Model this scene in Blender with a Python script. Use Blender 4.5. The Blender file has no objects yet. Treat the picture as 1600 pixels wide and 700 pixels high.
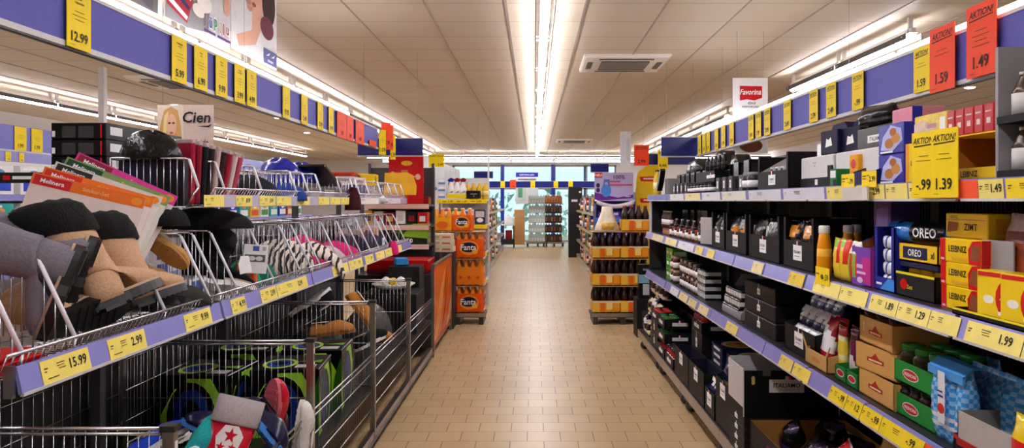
import bpy, math, random
from mathutils import Vector, Matrix, Euler
random.seed(7)
PI = math.pi
SC = bpy.context.scene
COL = SC.collection
F = 1160.0                      # focal length in pixels of the 1600 px wide photograph
CAMZ = 1.6
ORD = ['first','second','third','fourth','fifth','sixth','seventh','eighth','ninth','tenth','eleventh','twelfth',
       'thirteenth','fourteenth','fifteenth','sixteenth','seventeenth','eighteenth','nineteenth','twentieth']

# ------------------------------------------------------------------ materials
def lin(h):
    h = h.lstrip('#')
    out = []
    for i in (0, 2, 4):
        c = int(h[i:i+2], 16)/255
        out.append(c/12.92 if c <= .04045 else ((c+.055)/1.055)**2.4)
    return tuple(out)
_M = {}
KINDS = {  # rough, metallic, variation, scale, bump
    'p': (.55, 0, .10, 30, 0), 'g': (.22, 0, .08, 20, .0), 'f': (.92, 0, .25, 120, .25), 'm': (.32, 1, .06, 40, 0),
    'w': (.22, .95, .05, 40, 0), 's': (.18, 0, .35, 26, .55), 'k': (.45, 0, .06, 10, 0), 'u': (.95, 0, .5, 180, .9),
    'o': (.62, 0, .22, 9, .12),
}
def M(h, k='p'):
    key = (h, k)
    if key in _M: return _M[key]
    m = bpy.data.materials.new('surface_%s_%s' % (h.strip('#'), k))
    m.use_nodes = True
    nt = m.node_tree; b = nt.nodes['Principled BSDF']
    c = lin(h)
    if k[0] == 'e':
        b.inputs['Base Color'].default_value = (*c, 1)
        b.inputs['Emission Color'].default_value = (*c, 1)
        b.inputs['Emission Strength'].default_value = float(k[1:])
        _M[key] = m; return m
    if k == 'pet':   # clear drink bottles
        b.inputs['Base Color'].default_value = (*c, 1); b.inputs['Roughness'].default_value = .12
        b.inputs['Transmission Weight'].default_value = .35; b.inputs['IOR'].default_value = 1.33
        _M[key] = m; return m
    if k == 'glass':
        b.inputs['Base Color'].default_value = (*c, 1); b.inputs['Roughness'].default_value = .03
        b.inputs['Alpha'].default_value = .22
        _M[key] = m; return m
    r, me, var, sc, bump = KINDS[k]
    tc = nt.nodes.new('ShaderNodeTexCoord'); nz = nt.nodes.new('ShaderNodeTexNoise')
    nz.inputs['Scale'].default_value = sc; nz.inputs['Detail'].default_value = 3
    nt.links.new(tc.outputs['Object'], nz.inputs['Vector'])
    rp = nt.nodes.new('ShaderNodeMix'); rp.data_type = 'RGBA'
    rp.inputs['A'].default_value = (*[x*(1-var) for x in c], 1)
    rp.inputs['B'].default_value = (*[min(1, x*(1+var)+var*.004) for x in c], 1)
    nt.links.new(nz.outputs['Fac'], rp.inputs['Factor'])
    nt.links.new(rp.outputs['Result'], b.inputs['Base Color'])
    b.inputs['Roughness'].default_value = r; b.inputs['Metallic'].default_value = me
    if k in 'pfg': b.inputs['Specular IOR Level'].default_value = .32 if k == 'g' else .22
    if bump:
        bp = nt.nodes.new('ShaderNodeBump'); bp.inputs['Strength'].default_value = bump; bp.inputs['Distance'].default_value = .01
        nt.links.new(nz.outputs['Fac'], bp.inputs['Height']); nt.links.new(bp.outputs['Normal'], b.inputs['Normal'])
    _M[key] = m
    return m

# ------------------------------------------------------------------ text
_T = {}
def textgeo(s):
    if s in _T: return _T[s]
    cu = bpy.data.curves.new('lettering', 'FONT'); cu.body = s; cu.size = 1; cu.resolution_u = 2; cu.offset = .016
    ob = bpy.data.objects.new('lettering', cu); COL.objects.link(ob)
    dg = bpy.context.evaluated_depsgraph_get()
    me = bpy.data.meshes.new_from_object(ob.evaluated_get(dg))
    vs = [v.co.copy() for v in me.vertices]; fs = [tuple(p.vertices) for p in me.polygons]
    bpy.data.objects.remove(ob); bpy.data.curves.remove(cu); bpy.data.meshes.remove(me)
    x0 = min(v.x for v in vs); x1 = max(v.x for v in vs); y0 = min(v.y for v in vs); y1 = max(v.y for v in vs)
    vs = [((v.x-x0)-(x1-x0)/2, (v.y-y0)-(y1-y0)/2) for v in vs]
    _T[s] = (vs, fs, x1-x0, y1-y0)
    return _T[s]

# ------------------------------------------------------------------ mesh builder
class MB:
    def __init__(s): s.v = []; s.f = []; s.mi = []; s.sm = []; s.mats = []; s.T = None
    def mat(s, m):
        if m not in s.mats: s.mats.append(m)
        return s.mats.index(m)
    def add(s, vs, fs, m, smooth=False):
        b = len(s.v); i = s.mat(m)
        if s.T is not None: vs = [s.T @ Vector(v) for v in vs]
        s.v.extend(tuple(v) for v in vs)
        for f in fs:
            s.f.append(tuple(b+k for k in f)); s.mi.append(i); s.sm.append(smooth)
        return s
    def box(s, x0, x1, y0, y1, z0, z1, m):
        if x0 > x1: x0, x1 = x1, x0
        if y0 > y1: y0, y1 = y1, y0
        if z0 > z1: z0, z1 = z1, z0
        vs = [(x0,y0,z0),(x1,y0,z0),(x1,y1,z0),(x0,y1,z0),(x0,y0,z1),(x1,y0,z1),(x1,y1,z1),(x0,y1,z1)]
        return s.add(vs, [(0,3,2,1),(4,5,6,7),(0,1,5,4),(1,2,6,5),(2,3,7,6),(3,0,4,7)], m)
    def rbox(s, x0, x1, y0, y1, z0, z1, m, c=.004):
        c = min(c, (x1-x0)*.45, (y1-y0)*.45, (z1-z0)*.45)
        vs = []; idx = {}
        for i, x in enumerate((x0, x1)):
            for j, y in enumerate((y0, y1)):
                for k, z in enumerate((z0, z1)):
                    dx = c if i == 0 else -c; dy = c if j == 0 else -c; dz = c if k == 0 else -c
                    for a, p in (('x', (x, y+dy, z+dz)), ('y', (x+dx, y, z+dz)), ('z', (x+dx, y+dy, z))):
                        idx[(i,j,k,a)] = len(vs); vs.append(p)
        fs = []
        I = idx
        for i in (0,1): fs.append([I[(i,0,0,'x')],I[(i,1,0,'x')],I[(i,1,1,'x')],I[(i,0,1,'x')]])
        for j in (0,1): fs.append([I[(0,j,0,'y')],I[(1,j,0,'y')],I[(1,j,1,'y')],I[(0,j,1,'y')]])
        for k in (0,1): fs.append([I[(0,0,k,'z')],I[(1,0,k,'z')],I[(1,1,k,'z')],I[(0,1,k,'z')]])
        for j in (0,1):
            for k in (0,1): fs.append([I[(0,j,k,'y')],I[(1,j,k,'y')],I[(1,j,k,'z')],I[(0,j,k,'z')]])
        for i in (0,1):
            for k in (0,1): fs.append([I[(i,0,k,'x')],I[(i,1,k,'x')],I[(i,1,k,'z')],I[(i,0,k,'z')]])
            for j in (0,1): fs.append([I[(i,j,0,'x')],I[(i,j,1,'x')],I[(i,j,1,'y')],I[(i,j,0,'y')]])
            for j in (0,1):
                for k in (0,1): fs.append([I[(i,j,k,'x')],I[(i,j,k,'y')],I[(i,j,k,'z')]])
        cx, cy, cz = (x0+x1)/2, (y0+y1)/2, (z0+z1)/2
        out = []
        for f in fs:
            p = [Vector(vs[q]) for q in f]
            n = (p[1]-p[0]).cross(p[2]-p[0]); mid = sum(p, Vector())/len(p) - Vector((cx,cy,cz))
            out.append(tuple(f) if n.dot(mid) > 0 else tuple(reversed(f)))
        return s.add(vs, out, m)
    def seg(s, a, b, r, m, n=5, r2=None, smooth=True):
        a = Vector(a); b = Vector(b); d = (b-a)
        if d.length < 1e-6: return s
        d.normalize()
        u = d.orthogonal().normalized(); w = d.cross(u)
        r2 = r if r2 is None else r2
        vs = []
        for p, rr in ((a, r), (b, r2)):
            for i in range(n):
                t = 2*PI*i/n; vs.append(p + u*(rr*math.cos(t)) + w*(rr*math.sin(t)))
        fs = [(i, (i+1) % n, n+(i+1) % n, n+i) for i in range(n)] + [tuple(reversed(range(n))), tuple(range(n, 2*n))]
        return s.add(vs, fs, m, smooth)
    def line(s, pts, r, m, n=5):
        for a, b in zip(pts, pts[1:]): s.seg(a, b, r, m, n)
        return s
    def lathe(s, prof, m, n=14, at=(0,0,0), smooth=True):
        vs = []; fs = []
        for r, z in prof:
            for i in range(n):
                t = 2*PI*i/n; vs.append((at[0]+r*math.cos(t), at[1]+r*math.sin(t), at[2]+z))
        for k in range(len(prof)-1):
            for i in range(n):
                fs.append((k*n+i, k*n+(i+1) % n, (k+1)*n+(i+1) % n, (k+1)*n+i))
        fs.append(tuple(reversed(range(n)))); q = (len(prof)-1)*n; fs.append(tuple(range(q, q+n)))
        return s.add(vs, fs, m, smooth)
    def rings(s, rs, m, smooth=True, caps=True):
        """rs: list of rings (lists of equally many points), joined in order"""
        n = len(rs[0]); vs = [p for r in rs for p in r]; fs = []
        for k in range(len(rs)-1):
            for i in range(n):
                fs.append((k*n+i, k*n+(i+1) % n, (k+1)*n+(i+1) % n, (k+1)*n+i))
        if caps:
            fs.append(tuple(reversed(range(n)))); q = (len(rs)-1)*n; fs.append(tuple(range(q, q+n)))
        return s.add(vs, fs, m, smooth)
    def prism(s, poly, axis, a, b, m):
        """poly in the two other axes (in xyz order), extruded along axis from a to b"""
        def P(u, v, t):
            return (t,u,v) if axis == 'x' else ((u,t,v) if axis == 'y' else (u,v,t))
        n = len(poly)
        vs = [P(u,v,a) for u,v in poly] + [P(u,v,b) for u,v in poly]
        fs = [(i,(i+1)%n,n+(i+1)%n,n+i) for i in range(n)] + [tuple(reversed(range(n))), tuple(range(n,2*n))]
        return s.add(vs, fs, m)
    def art(s, O, U, V, items, off=.0008):
        """flat print on a face: O corner, U and V its edges; u, v run 0..1"""
        O = Vector(O); U = Vector(U); V = Vector(V); N = U.cross(V).normalized()
        lu = U.length; lv = V.length
        for k, it in enumerate(items):
            o = O + N*(off*(1+k*.35))
            P = lambda u, v: o + U*u + V*v
            t = it[0]
            if t == 'r': s.add([P(it[1],it[2]),P(it[3],it[2]),P(it[3],it[4]),P(it[1],it[4])], [(0,1,2,3)], it[5])
            elif t == 'e':
                n = 18
                s.add([P(it[1]+it[3]*math.cos(2*PI*i/n), it[2]+it[4]*math.sin(2*PI*i/n)) for i in range(n)], [tuple(range(n))], it[5])
            elif t == 'p': s.add([P(u,v) for u,v in it[1]], [tuple(range(len(it[1])))], it[2])
            elif t == 't':   # u, v centre, cap height (share of V), string, material [, max width share, shear]
                vs, fs, w, h = textgeo(it[4])
                sy = it[3]*lv/max(.72, min(h, .95)); sx = sy
                if len(it) > 6 and it[6] and w*sx > it[6]*lu: sx = it[6]*lu/w
                sh = it[7] if len(it) > 7 else 0
                u1 = U.normalized(); v1 = V.normalized(); c = P(it[1], it[2])
                s.add([c + u1*(x*sx + sh*y*sy) + v1*(y*sy) for x, y in vs], fs, it[5])
        return s
    def mesh(s, name):
        me = bpy.data.meshes.new(name); me.from_pydata(s.v, [], s.f)
        for m in s.mats: me.materials.append(m)
        me.polygons.foreach_set('material_index', s.mi); me.polygons.foreach_set('use_smooth', s.sm)
        me.update()
        return me

# ------------------------------------------------------------------ objects
LABELS = {}
def obj(name, mesh, parent=None, loc=(0,0,0), label=None):
    if isinstance(mesh, MB): mesh = mesh.mesh(name)
    o = bpy.data.objects.new(name, mesh); COL.objects.link(o)
    if parent is not None: o.parent = parent
    o.location = loc
    if label: o['label'] = label
    return o
def struct(name, mb):
    o = obj(name, mb); o['kind'] = 'structure'; return o
def tag(o, label, cat, group=None):
    o['label'] = label; o['category'] = cat
    if group: o['group'] = group
    k = LABELS.setdefault(label, []); k.append((o.name, group))
    n = len(label.split())
    if n < 4 or n > 16: print('LABEL LENGTH', n, label)
    if len(k) > 1: print('LABEL TWICE', label)
    return o
def empty(name, loc=(0,0,0)):
    o = bpy.data.objects.new(name, None); COL.objects.link(o); o.location = loc; o.empty_display_size = .1; return o
PROTOS = []
class Proto:
    """one kind of thing: built once with its parts, then copied (thing, parts and sub-parts) for each instance"""
    def __init__(s, name, cat, parts):
        s.name = name; s.cat = cat; s.n = 0; PROTOS.append(s)
        # parts: [(name, mesh builder, [(sub name, mesh builder)], label)]
        if len(parts) == 1 and not (len(parts[0]) > 2 and parts[0][2]):
            s.root = obj(name, parts[0][1]); s.kids = []
        else:
            s.root = empty(name); s.kids = []
            for p in parts:
                c = obj(p[0], p[1], s.root)
                if len(p) > 3 and p[3]: c['label'] = p[3]
                subs = [obj(q[0], q[1], c) for q in (p[2] if len(p) > 2 and p[2] else [])]
                s.kids.append((c, subs))
    def put(s, label, loc, rz=0, group=None, mat=None, rx=0, ry=0, sc=1):
        if s.n == 0: r = s.root
        else:
            r = s.root.copy(); COL.objects.link(r)
            for c, subs in s.kids:
                c2 = c.copy(); COL.objects.link(c2); c2.parent = r
                for q in subs:
                    q2 = q.copy(); COL.objects.link(q2); q2.parent = c2
        s.n += 1
        for k in ('label','category','group'):
            if k in r: del r[k]
        if mat is not None: r.matrix_world = mat
        else:
            r.location = loc; r.rotation_euler = (rx, ry, rz); r.scale = (sc, sc, sc) if not isinstance(sc, tuple) else sc
        tag(r, label, s.cat, group)
        return r
def frame(loc, xa, za, sc=1):
    """matrix with local x along xa, local z as near za as it goes"""
    x = Vector(xa).normalized(); z = Vector(za); z = (z - x*z.dot(x)).normalized(); y = z.cross(x)
    m = Matrix((x, y, z)).transposed().to_4x4()
    return Matrix.Translation(Vector(loc)) @ m @ Matrix.Scale(sc, 4)

RF, LF = -PI/2, PI/2            # facing the aisle from the right / from the left
def RY(px, xf=1.30): return xf*F/(px-835)
def LY(px, xf=1.40): return xf*F/(835-px)
def HZ(py, Y): return CAMZ-(py-314)*Y/F
def span(px0, px1, xf=1.30):
    a = RY(px1, xf); b = RY(px0, xf); return (a+b)/2, b-a

# common colours
BLK = M('#0b0b0d','p'); BLKG = M('#0a0a0c','g'); NAVY = M('#10143c','p'); WHT = M('#f2efee','p'); WHTG = M('#f4f2f0','g')
GREY = M('#8f8c8e','p'); YEL = M('#f6d40e','p'); YELL = M('#f3d97a','p'); LAV = M('#7a76c4','k'); LAVR = M('#8b89cc','g')
RED = M('#d3171c','g'); REDO = M('#ff4a22','p'); ORG = M('#ff7a10','g'); BLUE = M('#1e2f9e','g'); KRAFT = M('#c99a5a','p')
CHR = M('#cfcdd2','w'); STEEL = M('#a6a19c','m'); INK = M('#16120c','p'); DKM = M('#151517','k'); TEAL = M('#2fc4c4','g')
GRN = M('#1d8a36','g'); BRN = M('#3a2015','g'); PURP = M('#7d4ab0','g'); CREAM = M('#ead9b8','p'); PINK = M('#e0267a','f')
INKS = M('#5a4a14','p')
# ================================================================== THE SETTING
XL, XR, YB, YF, HC = -9.5, 7.6, 29.0, -2.6, 3.2
def floor_mat():
    m = bpy.data.materials.new('floor_tiles'); m.use_nodes = True
    nt = m.node_tree; b = nt.nodes['Principled BSDF']
    tc = nt.nodes.new('ShaderNodeTexCoord'); mp = nt.nodes.new('ShaderNodeMapping')
    mp.inputs['Location'].default_value = (.049+.1125+9.9, 10.2405-4.936+.205*0, 0)
    nt.links.new(tc.outputs['Object'], mp.inputs['Vector'])
    br = nt.nodes.new('ShaderNodeTexBrick')
    br.offset = .5; br.squash = 1
    br.inputs['Scale'].default_value = 1; br.inputs['Brick Width'].default_value = .225; br.inputs['Row Height'].default_value = .205
    br.inputs['Mortar Size'].default_value = .003; br.inputs['Mortar Smooth'].default_value = .2; br.inputs['Bias'].default_value = -.2
    br.inputs['Color1'].default_value = (*lin('#cfb185'), 1); br.inputs['Color2'].default_value = (*lin('#c6a678'), 1)
    br.inputs['Mortar'].default_value = (*lin('#6b563c'), 1)
    nt.links.new(mp.outputs['Vector'], br.inputs['Vector'])
    nz = nt.nodes.new('ShaderNodeTexNoise'); nz.inputs['Scale'].default_value = 1.3; nz.inputs['Detail'].default_value = 6
    nt.links.new(tc.outputs['Object'], nz.inputs['Vector'])
    mx = nt.nodes.new('ShaderNodeMix'); mx.data_type = 'RGBA'; mx.blend_type = 'MULTIPLY'; mx.inputs['Factor'].default_value = .35
    cr = nt.nodes.new('ShaderNodeValToRGB'); cr.color_ramp.elements[0].position = .3; cr.color_ramp.elements[0].color = (.7,.66,.6,1); cr.color_ramp.elements[1].position = .65; cr.color_ramp.elements[1].color = (1,1,1,1)
    nt.links.new(nz.outputs['Fac'], cr.inputs['Fac'])
    nt.links.new(br.outputs['Color'], mx.inputs['A']); nt.links.new(cr.outputs['Color'], mx.inputs['B'])
    nt.links.new(mx.outputs['Result'], b.inputs['Base Color'])
    b.inputs['Roughness'].default_value = .34; b.inputs['Specular IOR Level'].default_value = .5
    bp = nt.nodes.new('ShaderNodeBump'); bp.inputs['Strength'].default_value = .25; bp.inputs['Distance'].default_value = .004; bp.invert = True
    nt.links.new(br.outputs['Fac'], bp.inputs['Height']); nt.links.new(bp.outputs['Normal'], b.inputs['Normal'])
    return m
def ceiling_mat():
    m = bpy.data.materials.new('ceiling_panels'); m.use_nodes = True
    nt = m.node_tree; b = nt.nodes['Principled BSDF']
    tc = nt.nodes.new('ShaderNodeTexCoord'); mp = nt.nodes.new('ShaderNodeMapping')
    mp.inputs['Location'].default_value = (.234+10*.654, .145+10*.615, 0)
    nt.links.new(tc.outputs['Object'], mp.inputs['Vector'])
    br = nt.nodes.new('ShaderNodeTexBrick'); br.offset = 0
    br.inputs['Scale'].default_value = 1; br.inputs['Brick Width'].default_value = .654; br.inputs['Row Height'].default_value = .615
    br.inputs['Mortar Size'].default_value = .007; br.inputs['Mortar Smooth'].default_value = .1
    br.inputs['Color1'].default_value = (*lin('#dfcfb8'), 1); br.inputs['Color2'].default_value = (*lin('#dbcab2'), 1)
    br.inputs['Mortar'].default_value = (*lin('#a8957f'), 1)
    nt.links.new(mp.outputs['Vector'], br.inputs['Vector']); nt.links.new(br.outputs['Color'], b.inputs['Base Color'])
    b.inputs['Roughness'].default_value = .6
    return m
WALLM = M('#d9d6d4','k')
fl = MB().box(XL, XR, YF, YB+6, -.1, 0, floor_mat()); struct('floor', fl)
struct('ceiling', MB().box(XL, XR, YF, YB, HC, HC+.1, ceiling_mat()))
struct('wall_left', MB().box(XL-.15, XL, YF, YB, 0, HC, WALLM))
struct('wall_right', MB().box(XR, XR+.15, YF, YB, 0, HC, WALLM))
struct('wall_front', MB().box(XL, XR, YF-.15, YF, 0, HC, WALLM))
wb = MB(); wb.box(XL, -3.2, YB, YB+.2, 0, HC, WALLM); wb.box(3.2, XR, YB, YB+.2, 0, HC, WALLM); wb.box(-3.2, 3.2, YB, YB+.2, 3.0, HC, WALLM)
struct('wall_back', wb)
# the ceiling's long metal profiles
tr = MB(); PRF = M('#a9988b','k')
for k in range(-12, 12):
    x = -.234+.654*k
    hw = .012 if k in (0,1) else .005
    if XL < x < XR: tr.box(x-hw, x+hw, YF, YB, HC-.008, HC+.0005, PRF)
struct('trim_1', tr)
# glazed front of the shop at the far end
FRM = M('#2c3a8c','k'); GLS = M('#a9dde2','glass'); ALU = M('#9aa0a6','k')
for i, (x0, x1) in enumerate(((-3.2,-1.25),(-1.25,.75),(.75,2.0),(2.0,3.2))):
    w = MB()
    for a, b_ in ((x0, x0+.07), (x1-.07, x1)): w.box(a, b_, YB, YB+.1, 0, 3.0, FRM if i in (0,2) else ALU)
    for z in (0, 2.05, 2.94): w.box(x0, x1, YB, YB+.1, z, z+.06, ALU)
    f = struct('window_%d' % (i+1), w)
    pn = MB().box(x0+.07, x1-.07, YB+.04, YB+.05, .06, 2.05, GLS); pn.box(x0+.07, x1-.07, YB+.04, YB+.05, 2.11, 2.94, GLS)
    obj('pane', pn, f)
# outside: paving is the floor slab; a hedge stands a little way off
hg = MB(); rr = random.Random(3)
for k in range(420):
    c = Vector((rr.uniform(-6,6), YB+4+rr.uniform(0,1.2), rr.uniform(.1,2.0))); s = rr.uniform(.12,.3)
    a = [c+Vector((rr.uniform(-s,s), rr.uniform(-s,s), rr.uniform(-s,s))) for _ in range(4)]
    hg.add(a, [(0,1,2),(0,2,3),(0,3,1),(1,3,2)], M(rr.choice(['#3f7a5c','#5f9a74','#8cc2a4','#c4dfd0']),'k'))
h = obj('hedge', hg); h['kind'] = 'stuff'; tag(h, 'leafy green hedge outside the far shop windows', 'hedge')

# ------------------------------------------------------------------ lamps
TUBE = M('#f6f6ff','e16'); TUBE2 = M('#f6f6ff','e7'); HOUS = M('#e4dfda','k')
hb = MB(); hb.box(-.036,.036,0,1.5,.056,.062,HOUS).box(-.02,.02,0,1.5,.062,.1,HOUS)  # flat plate above the tube is added to hold its glow off the ceiling
for s in (-1,1): hb.box(s*.066, s*.074, 0, 1.5, .0, .05, M('#4d423c','k'))
for y in (.06, 1.44): hb.box(-.08,.08,y-.006,y+.006,.026,.034,HOUS).box(-.02,.02,y-.012,y+.012,.06,.2,HOUS)
tb = MB().seg((0,.02,.018),(0,1.48,.018),.036,TUBE,10)
LAMP = Proto('ceiling_lamp','lamp',[('housing',hb),('tube',tb)])
rows = [(.08,'over the middle of the aisle',16,-1.1),(-3.12,'behind the wire basket shelves',15,.4),(-7.15,'along the far white side wall',13,3.4),
        (3.28,'beyond the grocery shelves',15,.3)]
for x, ph, n, y0 in rows:
    for k in range(n):
        if x == 3.28 and k in (3,6,7): continue
        LAMP.put('fluorescent ceiling lamp %s, %s of its row from the camera' % (ph, ORD[k]), (x, y0+1.53*k, HC-.2), group='ceiling lamps '+ph)
for j, (yy, z) in enumerate(((23.9, HC-.2),(26.4, HC-.2))):
    for k in range(9):
        LAMP.put('fluorescent lamp of the %s crosswise row near the windows, %s along it' % (('front','rear')[j], ORD[k]), (-5.4+1.53*k, yy, z), rz=-PI/2, group='crosswise ceiling lamps')

# ------------------------------------------------------------------ ceiling air units, downlights
aw = M('#f6efe8','k')
cs = MB(); cs.prism([(-.475,-.475),(.475,-.475),(.475,.475),(-.475,.475)],'z',-.025,0,aw)
cs.box(-.46,.46,-.46,.46,-.04,-.024,aw)
gr = MB(); gr.box(-.27,.27,-.25,.25,-.048,-.040,M('#2a2724','k'))
for k in range(14): gr.box(-.27,.27,-.245+k*.037,-.232+k*.037,-.054,-.047,M('#8d857c','k'))
sl = [('air_slot', MB().box(-.3,.3,s*.37-.022,s*.37+.022,-.046,-.0405,M('#4a4038','k'))) for s in (-1,1)]
sl += [('air_slot', MB().box(s*.39-.03,s*.39+.03,-.2,.2,-.046,-.0405,M('#4a4038','k'))) for s in (-1,1)]
AC = Proto('air_conditioner','air conditioner',[('housing',cs),('grille',gr)]+[(a,b) for a,b in sl])
AC.put('white square ceiling air conditioner nearest above the aisle', (1.02,8.55,HC-.0), group='ceiling air conditioners')
AC.put('small far ceiling air conditioner at the end of the aisle', (1.05,19.6,HC-.0), group='ceiling air conditioners')
AC.put('ceiling air conditioner over the neighbouring aisle behind the blue price band', (-4.75,9.9,HC), group='ceiling air conditioners')
AC.put('ceiling air conditioner beyond the grocery shelves behind the lamp row', (3.95,8.3,HC), group='ceiling air conditioners')
dl = MB().lathe([(.0,-.022),(.05,-.022),(.07,-.012),(.075,0)],M('#fffaf2','e6'),16)
DL = Proto('ceiling_downlight','lamp',[('cover',dl,[('rim',MB().lathe([(.075,-.012),(.09,-.01),(.095,0)],HOUS,16))])])
for k,(x,y,ph) in enumerate([(6.1,10.4,'over the far grocery aisle'),(-5.95,12.3,'above the neighbouring aisle, near one'),(-4.9,14.2,'above the neighbouring aisle, further one'),(-5.3,17.3,'above the neighbouring aisle, far one')]):
    DL.put('small round ceiling downlight '+ph, (x,y,HC), group='round downlights')

# ------------------------------------------------------------------ overhead price bands
FAS = M('#5c59ac','p'); LIP = M('#c9c4c2','k'); DRK = M('#3a3532','k')
def band(name, x, y0, y1, z0, z1, face, label, lampside):
    r = empty(name, (0,0,0)); s = face
    obj('panel', MB().box(x, x-s*.012, y0, y1, z0+.012, z1, FAS), r)
    obj('bottom_rail', MB().box(x+s*.006, x-s*.02, y0, y1, z0-.006, z0+.014, LIP).box(x+s*.004, x-s*.02, y0, y1, z0-.012, z0-.006, DRK), r)
    obj('top_rail', MB().box(x+s*.004, x-s*.05, y0, y1, z1, z1+.012, LIP), r)
    hd = MB().box(x-s*.03, x-s*.12, y0, y1, z1+.012, z1+.03, HOUS); obj('lamp_housing', hd, r)
    k = 0; yy = y0+.05
    while yy+1.45 < y1+.4:
        obj('tube', MB().seg((x-s*.06, yy, z1+.046), (x-s*.06, min(yy+1.42,y1), z1+.046), .019, TUBE2, 10), r); yy += 1.5
    yy = y0+.6
    while yy < y1:
        obj('hanger', MB().seg((x-s*.1, yy, z1+.03), (x-s*.1, yy, HC), .0012, STEEL, 4), r); yy += 3.1
    tag(r, label, 'price band'); return r
band('price_band', -1.62, .7, 7.68, 2.14, 2.335, 1, 'long lavender overhead price band above the wire basket shelves', 1)
band('price_band', 1.85, .9, 8.45, 2.11, 2.325, -1, 'long lavender overhead price band above the black grocery shelves', -1)

TXT = ['Kinder','Damen','Herren','Winter','Haus','Baby','Sport','Strick']
def price_sign(name, w, h, price, head, col, aktion=False, lines=3):
    """card facing -Y, hung from its top edge centre at the origin"""
    c = M(col,'p'); b = MB(); b.box(-w/2, w/2, -.0015, .0015, -h, 0, c)
    it = []
    if aktion:
        it += [('t',.5,.87,.1,'AKTION!',INK,.86,.25),('p',[(.1,.775),(.9,.795),(.9,.81),(.1,.795)],INK)]
    else:
        hd = head.split()
        it += [('t',.5,.86-.07*i,.045,s,INKS if col!='#ff4a22' else INK,.8) for i,s in enumerate(hd)]
    for i in range(lines):
        it.append(('r',.3-.1*(i%2),.63-.07*i,.7+.1*(i%2),.638-.07*i,INKS))
    it.append(('t',.5,.2,.17,price,INK,.84))
    it.append(('r',.1,.05,.3,.056,INKS))
    b.art((-w/2,-.0015,-h),(w,0,0),(0,0,h),it)
    return Proto(name,'price sign',[(name,b)])
lt = [(118,'12.99','Kinder Halbstiefel'),(276,'5.99','Kleinkinder Cardigan'),(310,'6.99','Kinder Jeans'),(342.5,'9.99','Herren Boots'),(371,'3.99','Damen Hausschuhe'),
      (390,'4.99','Herren Cardigan'),(444.5,'9.95',''),(473,'2.49',''),(498,'12.99',''),(515,'8.99','')]
for i,(px,p,hd) in enumerate(lt):
    y = LY(px,1.62)
    price_sign('price_sign',.138,.205,p,hd,'#f6d40e').put('yellow price sign reading %s, %s along the band over the baskets' % (p,ORD[i]), (-1.608,y,2.34), LF, 'yellow signs on the band over the baskets')
for i,(px,w) in enumerate(((531.5,.3),(544.5,.22),(560,.32))):
    price_sign('price_sign',w,.21,('1.99','2.99','4.99')[i],'','#ff5128').put('orange price sign on the band over the baskets, %s of its three' % ORD[i], (-1.606,LY(px,1.62),2.335), LF, 'orange signs on the band over the baskets')
price_sign('price_sign',.3,.06,'1.99','','#ff5128').put('low orange strip sign at the far end of the basket band', (-1.604,LY(580,1.62),2.2), LF)
for i,(px,c,w,zt) in enumerate(((588,'#f6d40e',.09,2.34),(596,'#ff4a22',.12,2.42),(601,'#ff4a22',.1,2.4),(604,'#f6d40e',.07,2.3))):
    y = 7.72+i*.06
    price_sign('price_sign',w,.26,'1.%d9' % i,'',c).put('%s price sign hung crosswise at the end of the basket band, %s' % (('yellow','red','red','yellow')[i], ('nearest','second nearest','third nearest','farthest')[i]), (-1.58+.025*i,y,zt), .9, 'signs at the end of the basket band')
rt = [(1445,'1.59',.148,1),(1344,'-.99',.148,1),(1302,'2.49',.148,1),(1274.5,'2.79',.148,1),(1233,'2.49',.148,1),(1201.5,'2.99',.148,1),(1187.5,'1.99',.148,1),(1176,'1.69',.148,1),
      (1145.5,'3.99',.148,0),(1132.5,'1.99',.148,0),(1121.5,'1.49',.148,0),(1108.5,'1.79',.148,0),(1102,'1.29',.148,0),(1095,'.99',.148,0)]
for i,(px,p,w,a) in enumerate(rt):
    price_sign('price_sign',w,.212,p,'','#f6d40e',bool(a),2).put('yellow price sign reading %s, %s along the band over the groceries' % (p,ORD[i]), (1.836,RY(px,1.85),2.33), RF, 'yellow signs on the band over the groceries')
price_sign('price_sign',.205,.3,'1.49','','#ff4a22',True,4).put('large red sale sign reading 1.49 on the band over the groceries', (1.83,RY(1541,1.85),2.412), RF, 'red sale signs over the groceries')
price_sign('price_sign',.205,.29,'1.59','','#ff4a22',True,2).put('large red sale sign reading 1.59 on the band over the groceries', (1.83,RY(1479,1.85),2.385), RF, 'red sale signs over the groceries')

# crosswise boards at the band ends
def board(name, x0, x1, y, z0, z1, label, col='#16206e'):
    b = empty(name,(0,0,0)); obj('panel', MB().rbox(x0,x1,y,y+.02,z0,z1,M(col,'g'),.003), b)
    obj('rim', MB().box(x0-.006,x1+.006,y-.004,y+.024,z0-.012,z0,LIP).box(x0-.006,x1+.006,y-.004,y+.024,z1,z1+.01,LIP), b)
    for x in (x0+.06,x1-.06): obj('hanger', MB().seg((x,y+.01,z1),(x,y+.01,HC),.0015,STEEL,4), b)
    tag(b,label,'sign board'); return b
board('sign_board', -1.9,-1.2,7.98,2.09,2.27,'dark blue board crossing the end of the basket shelf band')
board('sign_board', 1.47,1.9,8.6,2.12,2.335,'dark blue board at the end of the grocery shelf band')
board('sign_board', 1.5,2.3,10.6,2.12,2.27,'narrow blue board behind the red 2.99 sign')
board('sign_board', -1.05,-.72,12.9,2.0,2.11,'small blue board above the juice bottles')
board('sign_board', 1.03,1.36,13.6,2.13,2.28,'small blue board above the far jar shelf')
price_sign('price_sign',.21,.29,'2.99','','#ff4a22',True,1).put('red sale sign reading 2.99 hung above the drinks pallets', (1.5,10.4,2.385), 0)
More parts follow.
